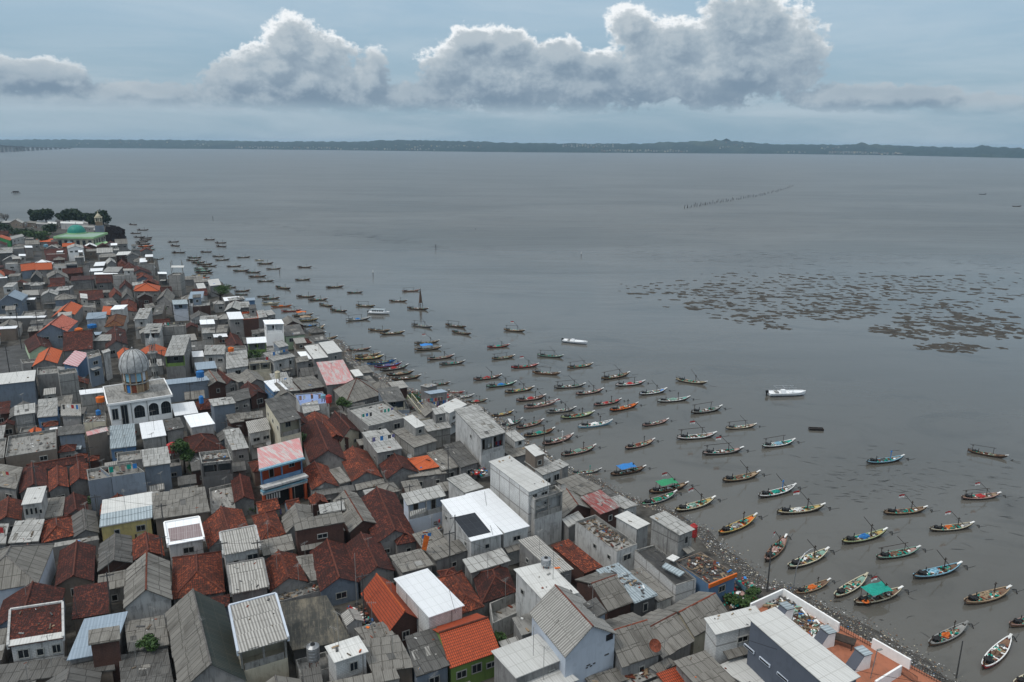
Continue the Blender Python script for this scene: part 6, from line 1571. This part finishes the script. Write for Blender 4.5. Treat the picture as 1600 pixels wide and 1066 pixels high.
def make_boat(sx, sy, bx_, by_, hullc, rimc, deckc, feats, label=None):
    s_, e_ = at(sx, sy, .1), at(bx_, by_, .5); s_.z = e_.z = 0; L_ = (e_-s_).length; c_ = (s_+e_)/2; rz = math.atan2(e_.y-s_.y, e_.x-s_.x); far = c_.y > 420
    wide = 1.0
    t = thing('fishing_boat', c_, rz=rz); k = min(max(L_/8.7, .6), 1.35); vr = random.Random(int(sx*3+sy*11)); t.scale = (k, min(k, 1.1)*vr.uniform(.78, 1.0), min(k, 1.1)*vr.uniform(.78, .95))
    A_ = lambda nm, key, fn: link(nm, cm(key, fn), t)
    A_('hull', ('h', hullc), lambda: hull_mesh('hull', K[hullc])); A_('gunwale', ('g', rimc), lambda: gunwale_mesh('gunwale', K[rimc])); A_('deck', ('d', deckc), lambda: deck_mesh('deck', K[deckc]))
    pc = 'white' if 'p' not in feats else feats['p']
    if pc: A_('prow', ('p', pc), lambda: prow_mesh('prow', K[pc]))
    if far:
        A_('engine', 'eng_far', lambda: heap(K['black'], -2.0, 0, .3, .5, .45, 1.1, 3, 'engine')); A_('mast', 'mast_far', lambda: tb('mast', [((1.5, 0, .3), (1.5, 0, 3.0))], .08, K['dwood'], 4)); A_('stern_post', 'spost_far', lambda: tb('stern_post', [((-2.8, 0, .3), (-2.8, 0, 2.1))], .07, K['dwood'], 4))
        if 'cargo' in feats: A_('cargo_cover', ('cf', feats['cargo']), lambda: heap(K[feats['cargo']], .2, 0, .3, 1.5, .75, .6, 8, 'cargo_cover'))
        if 'canopy' in feats: A_('canopy', ('can', feats['canopy']), lambda: bx('canopy', (-.5, 0, 1.9), (3.4, 1.9, .08), K[feats['canopy']]))
    else:
        tc_ = feats.get('thw', rimc)
        for i, x in enumerate((-1.1, .55, 1.9)): A_('thwart', ('t', i, tc_), lambda: bx('thwart', (x, 0, .52), (.24, 1.62 if i < 2 else 1.4, .09), K[tc_]))
        A_('engine', 'eng', lambda: (lambda b: (b.box((-2.1, .1, .62), (.9, .55, .55)), b.tube((-2.4, -.55, .75), (-2.4, .65, .75), 0.25, n=12), b.tube((-1.7, .2, .9), (-1.7, .2, 1.5), .07), b.box((-2.9, 0, .8), (.3, .7, .5)), b.mesh('engine', K['black']))[-1])(MB()))
        A_('rudder', 'rud', lambda: tb('rudder', [((-3.9, 0, .9), (-3.0, .1, 1.35)), ((-4.0, 0, -.2), (-3.9, 0, 1.2))], .06, K['dwood']))
        rr = random.Random(int(sx*7+sy))
        nn_ = rr.randint(0, 3); gr_ = A_('fishing_gear', ('gear', nn_), lambda: (lambda b, r2: ([b.box((r2.uniform(-2.6, 2.4), r2.uniform(-.5, .5), .42+r2.uniform(0, .2)), (r2.uniform(.15, .8), r2.uniform(.12, .4), r2.uniform(.1, .35)), r2.uniform(0, 3), r2.randrange(6)) for _ in range(46)], b.mesh('fishing_gear', [K['brown'], K['dgrey'], K['tan'], K['white'], K['rust'], K['teal']]))[-1])(MB(), random.Random(nn_))); gr_['kind'] = 'stuff'
        if 'frame' in feats: A_('net_frame', ('fr', feats['frame']), lambda: tb('net_frame', [((-3.0, .25, .5), (-3.0, .25, 2.3)), ((1.4, 0, .5), (1.4, 0, 2.5)), ((-3.7, .25, 2.25), (1.9, 0, 2.45)), ((-3.25, .25, 2.0), (-2.75, .25, 2.0))], .055, K[feats['frame']]))
        elif 'nomast' not in feats: A_('mast', ('ms', feats.get('mast', 'dwood')), lambda: tb('mast', [((1.4, 0, .4), (1.4, 0, 2.6)), ((1.15, 0, 2.3), (1.65, 0, 2.3))], .07, K[feats.get('mast', 'dwood')]))
        if 'boom' in feats or 'flag' in feats: A_('boom', 'boom', lambda: tb('boom', [((2.6, 0, .7), (-.2, .3, 4.1))], .045, K['dwood']))
        if 'flag' in feats: A_('flag', 'flag', lambda: flagmesh((-.2, .3, 4.1), 1.15, [K['red'], K['white']]))
        if 'net' in feats: A_('net_pile', ('net', feats['net']), lambda: heap(K[feats['net']], -.3, 0, .35, 1.0, .6, .55, 4, 'net_pile'))
        if 'cargo' in feats: A_('cargo_cover', ('cg', feats['cargo']), lambda: heap(K[feats['cargo']], .1, 0, .35, 1.25, .72, .62, 6, 'cargo_cover'))
        if 'canopy' in feats:
            cn_ = A_('canopy', ('can2', feats['canopy']), lambda: (lambda b: ([b.fuv(Vector((-2.2+i*.55, -1.15, 2.0-.12*math.sin(i*1.1))), Vector((-2.2+(i+1)*.55, -1.15, 2.0-.12*math.sin((i+1)*1.1))), Vector((-2.2+(i+1)*.55, 1.15, 2.15-.1*math.sin((i+1)*1.4))), Vector((-2.2+i*.55, 1.15, 2.15-.1*math.sin(i*1.4)))) for i in range(7)], b.mesh('canopy', K[feats['canopy']]))[-1])(MB()))
            A_('canopy_post', 'cpost', lambda: tb('canopy_post', [((-2.1, -.9, .5), (-2.1, -.9, 2.0))], .05, K['wood']))
            for x, y in ((0, 1.8), (3.6, 0), (3.6, 1.8)): A_('canopy_post', 'cpost', None).location = (x, y, 0)
        if 'ring' in feats: A_('lifebuoy', 'ring', lambda: (lambda b: (b.lathe((-2.7, -.6, .75), [(.22, .0), (.42, -.08), (.52, .05), (.42, .16), (.22, .1)], 16), b.mesh('lifebuoy', K['orange']))[-1])(MB()))
        if 'sail' in feats: A_('hanging_sheet', ('sail', feats['sail']), lambda: (lambda b: (b.prism([Vector((-.9, -.75, 1.0)), Vector((.3, -.9, .55)), Vector((.1, .3, 1.9)), Vector((-.9, .4, 2.2))], .05), b.mesh('hanging_sheet', K[feats['sail']]))[-1])(MB()))
        A_('mooring_line', 'moor', lambda: tb('mooring_line', [((4.3, 0, .9), (5.4, -.3, .1)), ((5.4, -.3, .05), (7.2, -.2, .02))], .03, K['dgrey'], 4))
        if c_.y < 190: A_('anchor', 'anch', lambda: tb('anchor', [((5.1, -.7, .05), (5.6, -.1, .3)), ((5.6, -.1, .3), (5.5, .4, .04))], .07, K['black'], 5))
    NM = dict(rust='rusty', brown='brown', dkbrown='dark', grey='grey', dgrey='dark grey', white='white', red='red', pink='pinkish', yellow='yellow', orange='orange', green='green', mint='mint', lblue='light blue', blue='blue', cream='cream', tan='tan', lime='lime', teal='teal', purple='purple', wood='weathered')
    bits = []
    if 'canopy' in feats: bits.append(f"{NM[feats['canopy']]} canopy")
    if 'cargo' in feats: bits.append(f"{NM[feats['cargo']]} cargo cover")
    if 'sail' in feats: bits.append('hanging white sheet')
    if 'net' in feats and not far: bits.append(f"{NM[feats['net']]} net heap")
    if 'flag' in feats and not far: bits.append('flag')
    if 'frame' in feats and not far: bits.append('pole frame')
    base = f"{NM[hullc]} boat"+(f" with {NM[rimc]} rim" if rimc != hullc and not far else '')+((' and ' if rimc != hullc and not far else ' with ')+' and '.join(bits[:1]) if bits else '')
    al_ = [base, f"{NM[hullc]} boat"+(' with '+bits[0] if bits else (f" with {NM[rimc]} rim" if rimc != hullc and not far else '')), f"{NM[hullc]} boat"]
    x, y = (sx+bx_)/2, (sy+by_)/2
    z = ('off the dark headland' if x < 245 and y < 395 else 'in the open pair beyond the headland' if x < 295 and y < 400 else 'in the far rank below the lone dark post' if y < 412 and x < 420 else 'in the far cluster beside the tall framed block' if x < 345 else
         'in the long rank left of the white ferry' if y < 450 and x < 500 else 'close under the waterfront houses' if x < 500 and y > 450 and x < 440+(y-450)*1.0 else 'beyond the white passenger boat' if y < 480 and x < 690 else 'around the white passenger boat' if y < 525 and x < 660 else
         'in the beached rank by the pink roof' if x < 665 and y > 540 else 'in the middle water above the blue cargo boat' if y < 565 and x < 900 else 'between the two white speedboats' if y < 600 else 'beyond the tall waterfront blocks' if y < 640 and x < 900 else
         'right of the middle fleet' if y < 660 and x > 900 else 'just off the tall waterfront blocks' if x < 930 and y < 720 else 'in the shallows off the long roofs' if x < 1130 and y < 760 else 'in the middle of the mudflat' if x < 1300 and y < 830 else 'on the right side of the mudflat' if x >= 1300 and y < 880 else 'at the littered beach' if x < 1360 else 'at the lower right')
    BOATS.append(dict(t=t, base=base, alts=al_, zone=z, px=(x, y)) if not label else dict(t=t, base=label, zone='', px=(x, y)))
    return t
FB = '''201 351 214 351|213 360 232 359|203 365 221 364|208 371 227 370|217 373 238 371|216 376 237 374|210 379 232 377|212 382 235 381|214 386 240 384 orange|220 391 243 389 mint|219 388 236 387|
261 379 280 377|266 384 281 384|267 395 290 394|242 406 256 403|318 375 336 374|335 380 354 379|337 385 354 385|312 394 331 393|331 401 350 400|335 407 359 405|369 403 391 401|292 403 315 402|290 407 312 406|298 411 321 409|305 414 332 412|314 417 339 415|302 420 326 419 mint|
303 424 331 423 mint|305 427 333 426|299 432 323 430 yellow|308 435 328 433 orange|353 417 377 415|363 424 389 422|398 407 412 406 cream|401 413 427 411|415 421 439 419|382 426 407 425|387 433 416 431 brown|401 440 428 438|464 418 487 417|460 438 485 436|430 449 454 451|508 450 537 447|541 458 567 456|462 464 493 463|480 470 512 467|498 476 520 478|515 485 542 486|
402 464 420 461|345 448 357 446|353 450 366 448|365 456 391 453|366 461 388 459|408 468 437 465|408 475 437 473 cream'''
for e in FB.replace('\n', '').split('|'):
    s = e.split(); x0, y0, x1, y1 = map(float, s[:4]); c_ = s[4] if len(s) > 4 else random.Random(int(x0*y0)).choice(['dkbrown', 'dkbrown', 'brown', 'dgrey'])
    rim = 'brown' if len(s) < 5 else c_
    f_ = {'p': None} if y0 < 440 else {}
    if len(s) > 4: f_['cargo'] = c_
    make_boat(x0, y0, x1, y1, 'dkbrown' if c_ not in ('cream',) else c_, rim, 'brown' if len(s) < 5 else c_, f_)
NB = '''422 480 456 477 orange brown orange cargo=orange
438 487 471 484 red pink red boom
455 495 489 491 dkbrown tan tan canopy=orange
460 503 497 499 dkbrown yellow brown canopy=tan
472 511 496 507 dkbrown dgrey blue cargo=blue
484 518 507 509 dkbrown tan tan boom
482 526 509 519 dkbrown dgrey brown
492 533 527 526 dkbrown tan brown
627 456 656 453 brown pink pink frame=dwood
607 471 636 470 brown brown tan
555 478 586 478 dkbrown tan tan frame=dwood
635 482 669 483 dkbrown brown tan
539 502 578 497 dkbrown white dgrey cargo=blue frame=dwood
642 508 675 511 dgrey grey grey frame=dwood boom
574 516 610 516 dkbrown tan brown cargo=dgrey
592 523 632 519 dkbrown tan tan nomast=1
695 508 728 511 dkbrown brown tan frame=dwood
705 519 736 522 dkbrown brown tan boom
646 538 686 533 dkbrown tan grey flag
646 548 689 543 dkbrown tan brown canopy=blue
540 549 579 544 dkbrown pink brown frame=dwood
553 558 594 552 brown tan tan net=brown
553 563 599 557 dkbrown yellow yellow cargo=tan
572 570 618 563 blue dgrey blue
583 575 627 568 red purple blue cargo=purple
592 581 637 572 dkbrown grey mint cargo=red
602 588 646 581 dkbrown brown tan cargo=tan
610 595 657 588 dkbrown brown tan nomast=1
666 563 709 556 dkbrown pink brown boom
685 571 726 565 dkbrown grey tan
678 602 696 598 dkbrown brown brown frame=dwood
700 613 718 611 red pink red nomast=1
714 622 735 617 dgrey white grey
727 630 761 624 dkbrown tan brown cargo=red
786 516 820 517 dkbrown tan tan frame=dwood flag
760 544 796 539 dkbrown red teal cargo=teal boom
767 562 804 556 dkbrown tan brown frame=dwood
838 556 880 557 dkbrown mint white frame=dwood boom
797 576 841 570 dkbrown red pink flag
830 583 875 584 brown brown tan frame=dwood
738 595 783 587 dkbrown pink brown cargo=red boom
758 606 806 598 dkbrown mint mint cargo=blue boom
787 615 834 606 dkbrown tan tan net=yellow boom
805 628 852 619 dkbrown pink brown cargo=red
817 639 870 627 pink pink grey boom
852 646 899 638 dgrey grey grey flag
767 652 802 642 dkbrown brown yellow net=yellow
780 669 816 655 dkbrown grey dgrey sail=white
805 671 849 657 dkbrown pink brown net=brown
817 684 866 671 dkbrown tan rust cargo=teal
846 697 895 681 dkbrown pink pink mast=white
874 655 928 645 dkbrown lime lime net=rust
885 576 926 569 dkbrown tan tan frame=dwood boom
864 607 914 601 dkbrown grey grey frame=dwood boom
898 618 942 609 dkbrown pink pink boom
938 594 983 584 dkbrown tan brown frame=dwood boom
960 604 1007 597 dkbrown white red cargo=red frame=dwood
997 618 1041 609 dkbrown white blue boom
1025 629 1077 622 dkbrown white teal cargo=mint
926 635 970 625 dkbrown pink red net=red
951 644 996 632 dkbrown orange orange net=orange
901 669 956 659 lblue white grey cargo=white
1002 667 1044 656 dkbrown pink pink nomast=1
975 703 1022 688 dkbrown pink tan net=rust
875 714 930 698 dkbrown pink mint cargo=mint
1054 594 1104 599 dkbrown cream tan boom
1078 647 1127 637 dkbrown grey grey frame=dwood
1132 671 1181 664 dkbrown cream pink frame=dwood boom
1055 687 1118 679 dkbrown white pink flag frame=dwood
1095 711 1160 702 dkbrown grey pink frame=dwood boom flag
1189 700 1241 689 dkbrown white teal cargo=lblue frame=dwood
1352 725 1411 715 dkbrown lblue grey net=dgrey mast=blue
1509 705 1574 714 dkbrown brown brown frame=dwood
1500 780 1562 772 dkbrown pink tan cargo=red frame=dwood flag
1378 804 1447 795 dkbrown tan brown net=dgrey flag
1450 830 1520 819 dkbrown cream grey net=orange flag
1313 851 1384 831 dkbrown lime yellow cargo=blue boom
888 742 939 733 dgrey grey grey mast=teal
952 744 1008 730 dkbrown brown brown canopy=blue
1012 772 1074 757 dkbrown brown tan canopy=green flag
1000 792 1056 770 dgrey grey green net=green
1053 801 1116 780 dkbrown cream yellow net=mint flag
1127 754 1186 740 dkbrown tan tan net=brown boom
1183 779 1242 761 dkbrown white grey mast=blue net=teal boom
1211 804 1287 792 dkbrown cream yellow flag net=white
1121 838 1181 808 dkbrown yellow orange net=grey p=white
1195 880 1228 840 dkbrown brown pink net=pink flag
1229 890 1293 861 dkbrown cream mint thw=yellow boom
1240 930 1296 907 brown tan brown cargo=orange
1302 936 1354 900 brown cream mint thw=cream p=cream nomast=1
1332 946 1408 922 dkbrown cream brown canopy=teal ring=1 flag
1367 874 1436 857 dkbrown mint pink net=brown frame=dwood boom
1424 905 1500 884 dkbrown lblue brown net=lblue boom
1504 945 1577 921 brown tan brown net=tan
1449 1011 1510 976 brown grey grey net=orange p=grey
1534 1048 1578 998 red white brown net=brown p=white nomast=1
1574 981 1645 958 brown pink brown cargo=blue
1582 1072 1640 1045 brown cream brown net=brown'''
for ln in NB.splitlines():
    s = ln.split(); f_ = {}
    for kv in s[7:]:
        k_, _, v_ = kv.partition('='); f_[k_] = v_ or 'dwood'
    make_boat(*map(float, s[:4]), s[4], s[5], s[6], f_)
# fishing tripod of drying net on one boat's side, near the white ferry
t = thing('net_tripod', at(657, 478, 0)); b = MB(); apex = Vector((0, 0, 6.8))
for k in range(3): a_ = 2*math.pi*k/3+.4; b.tube((.9*math.cos(a_), .9*math.sin(a_), 0), apex, .1, .06, 5)
b.build('pole', K['dwood'], t); b = MB(); b.lathe((0, 0, 1.2), [(.6, 0), (.38, 2.0), (.14, 4.2), (.04, 5.2)], 8); b.build('net', K['brown'], t); tag(t, 'tall dark net tripod rising behind the boat right of the white ferry', 'net')
# white passenger boat
def white_boat(sx, sy, ex, ey, kind, lab):
    s_, e_ = at(sx, sy, 0), at(ex, ey, 0); L_ = (e_-s_).length; c_ = (s_+e_)/2; t = thing('passenger_boat' if kind == 'ferry' else 'speedboat', c_, rz=math.atan2(e_.y-s_.y, e_.x-s_.x)); k = L_/8.0; t.scale = (k, k*.95, k*.85)
    b = MB(); S_ = [-1+2*i/14 for i in range(15)]; P = []
    for s2 in S_:
        bb = 1.15*(1-max(0, s2)**3.0)+.03; zs = .85+.25*max(0, s2)**2; P.append([Vector((s2*4, bb, zs)), Vector((s2*3.9, bb*.82, .25)), Vector((s2*3.7, 0, -.3+.4*max(0, s2)**3)), Vector((s2*3.9, -bb*.82, .25)), Vector((s2*4, -bb, zs))])
    for i in range(14):
        for q_ in range(4): b.face((P[i][q_], P[i][q_+1], P[i+1][q_+1], P[i+1][q_]), None, 1 if q_ in (1, 2) else 0)
    b.face((P[0][4], P[0][3], P[0][2], P[0][1], P[0][0])); b.build('hull', [K['wcl'], K['blue'] if kind != 'ferry' else K['dgrey']], t)
    b = MB()
    for i in range(14): b.face((P[i][4]-Vector((0, 0, .25)), P[i+1][4]-Vector((0, 0, .25)), P[i+1][0]-Vector((0, 0, .25)), P[i][0]-Vector((0, 0, .25))))
    b.build('deck', K['wcl'], t)
    b = MB()
    for i in range(14):
        for sg in (0, 4): b.tube(P[i][sg], P[i+1][sg], .07, n=5)
    b.build('gunwale', K['wcl'], t)
    if kind == 'ferry':
        b = MB(); b.box((-.3, 0, 1.35), (4.6, 1.9, 1.1)); cab = b.build('cabin', K['wcl'], t); b = MB(); b.box((-.5, 0, 2.0), (5.4, 2.2, .12)); b.build('cabin_roof', K['b2'], t)
        for i in range(5):
            for sg in (-1, 1): b = MB(); b.box((-2.1+i*.88, sg*.955, 1.5), (.62, .03, .5)); b.build('window', K['glass'], cab)
    else:
        b = MB(); b.box((-.8, 0, 1.0), (.9, .8, .8)); b.build('console', K['wcl'], t); b = MB(); b.box((1.6, 0, .78), (2.2, 1.3, .3)); b.build('foredeck', K['wcl'], t); b = MB(); b.box((-2.2, 0, .85), (.5, 1.5, .4)); b.build('seat', K['grey'], t)
        if kind == 'framed':
            b = MB()
            for x in (-2.6, .9):
                for y in (-.85, .85): b.tube((x, y, .8), (x, y, 2.2), .04)
            for y in (-.85, .85): b.tube((-2.7, y, 2.2), (1.7, y, 2.15), .04)
            for x in (-2.6, -.8, .9): b.tube((x, -.85, 2.2), (x, .85, 2.2), .04)
            b.build('canopy_frame', K['metal'], t)
    b = MB(); b.box((-4.25, 0, 1.0), (.5, .45, .6)); b.box((-4.35, 0, .3), (.2, .2, .9)); b.build('outboard_motor', K['black'], t); tag(t, lab, 'boat'); return t
K['wcl'] = m_plain('white_gelcoat', (.78, .79, .80), .35, .06)
white_boat(576, 490, 609, 491, 'ferry', 'white passenger boat with cabin, row of windows and pale blue roof')
white_boat(880, 534, 918, 538, 'open', 'small plain white speedboat alone above the middle fishing fleet')
white_boat(1200, 618, 1258, 617, 'framed', 'white speedboat with metal canopy frame and blue bottom, alone at right')
t = thing('raft', at(1275, 672, 0), 'small dark flat raft floating alone right of the fleet', 'raft', rz=-.1); b = MB(); b.box((0, 0, .15), (3.0, 1.0, .35)); b.build('hull', K['black'], t); b = MB()
for y in (-.5, .5): b.box((0, y, .4), (3.0, .09, .14))
for x in (-1.45, -.4, .6, 1.45): b.box((x, 0, .385), (.12, .9, .1))
b.build('rail', K['dwood'], t)
for (x, y, lab) in ((1535, 304, 'tiny dark canoe with a figure shape far out near the right edge'), (1588, 323, 'tiny dark boat far out at the right edge')):
    t = thing('canoe', at(x, y, 0), lab, 'boat', rz=-.05); t.scale = (1.1, 1.1, 1.1); link('hull', cm(('h', 'dkbrown'), lambda: hull_mesh('hull', K['dkbrown'])), t); link('deck', cm(('d', 'brown'), lambda: deck_mesh('deck', K['brown'])), t)
# zone for antennas

# ================================================================ HAZE
HAZE = 8e-5
b = MB(); b.box((0, 7300, 43), (30000, 15400, 90), 0)
m = bpy.data.materials.new('pale_haze'); m.use_nodes = True; m.node_tree.nodes.clear(); n = N(m.node_tree)
pv = n.new('ShaderNodeVolumePrincipled'); pv.inputs['Density'].default_value = HAZE; pv.inputs['Color'].default_value = (.62, .82, 1.0, 1); pv.inputs['Anisotropy'].default_value = .2
mo_ = n.new('ShaderNodeOutputMaterial'); n.lk(pv.outputs[0], mo_.inputs['Volume'])
tag(b.build('haze', m), kind='stuff')

# ================================================================ LABELS: every label singles out one thing
def nw_(t_): return len(t_.split())
def order_label(items):
    """gives each an ordinal when its description is shared within its zone"""
    gr = {}
    for it in items:
        bs = it['base']
        if it.get('alts'):
            bs = next((a_ for a_ in it['alts'] if nw_(a_)+nw_(it['zone'])+3 <= 16), it['alts'][-1])
        gr.setdefault((bs, it['zone']), []).append(it)
    for (bs, zn), L in gr.items():
        L.sort(key=lambda it: it['px'][0])
        for k, it in enumerate(L):
            tail = f"{bs} {zn}".strip()
            if len(L) == 1: it['label'] = tail
            elif k == len(L)-1: it['label'] = f"rightmost {tail}"
            elif k == 0: it['label'] = f"leftmost {tail}"
            elif k == 1 and len(L) == 3: it['label'] = f"middle {tail}"
            else: it['label'] = f"{ORD[k]} from left, {tail}"
for H_ in HOUSES:
    if H_.get('label'): continue
    tall = 'tall ' if H_['h'] > 6.9 else ('low ' if H_['h'] < 3.05 else ''); d_ = ' '.join(H_['desc'].split()); k_ = 'shed' if H_['t'].name.startswith('shed') else 'house'
    H_['alts'] = [f"{tall}{k_} with {d_} and {H_['wall']} walls", f"{tall}{k_} with {d_}", f"{k_} with {d_}", f"{k_} with {d_.replace(' streaked', '').replace(' metal', '')}", f"{k_} with {d_.split()[0]} {d_.split()[-2]} roof"]; H_['base'] = ''; H_['zone'] = zone(*H_['px'])
for a_ in ANT: a_['zone'] = zone(*a_['px'])
SMALL += [ANT, LANE, LANE2, LANE3]
order_label([h for h in HOUSES if not h.get('label')])
for H_ in HOUSES:
    tag(H_['t'], H_['label'].strip(), H_.get('cat', 'shed' if H_['t'].name.startswith('shed') else 'house'), H_.get('group', 'tightly packed houses of the fishing village'))
    if H_.get('deb'): H_['deb']['label'] = 'planks and scrap lying on the '+' '.join(H_['desc'].split())
order_label(BOATS)
for B_ in BOATS: tag(B_['t'], B_['label'], B_.get('cat', 'boat'), B_.get('group', 'fishing boats moored along the shore'))
for lst in SMALL:      # each: list of dict(t, base, zone, px, cat, group)
    order_label(lst)
    for S_ in lst: tag(S_['t'], S_['label'], S_['cat'], S_['group'])
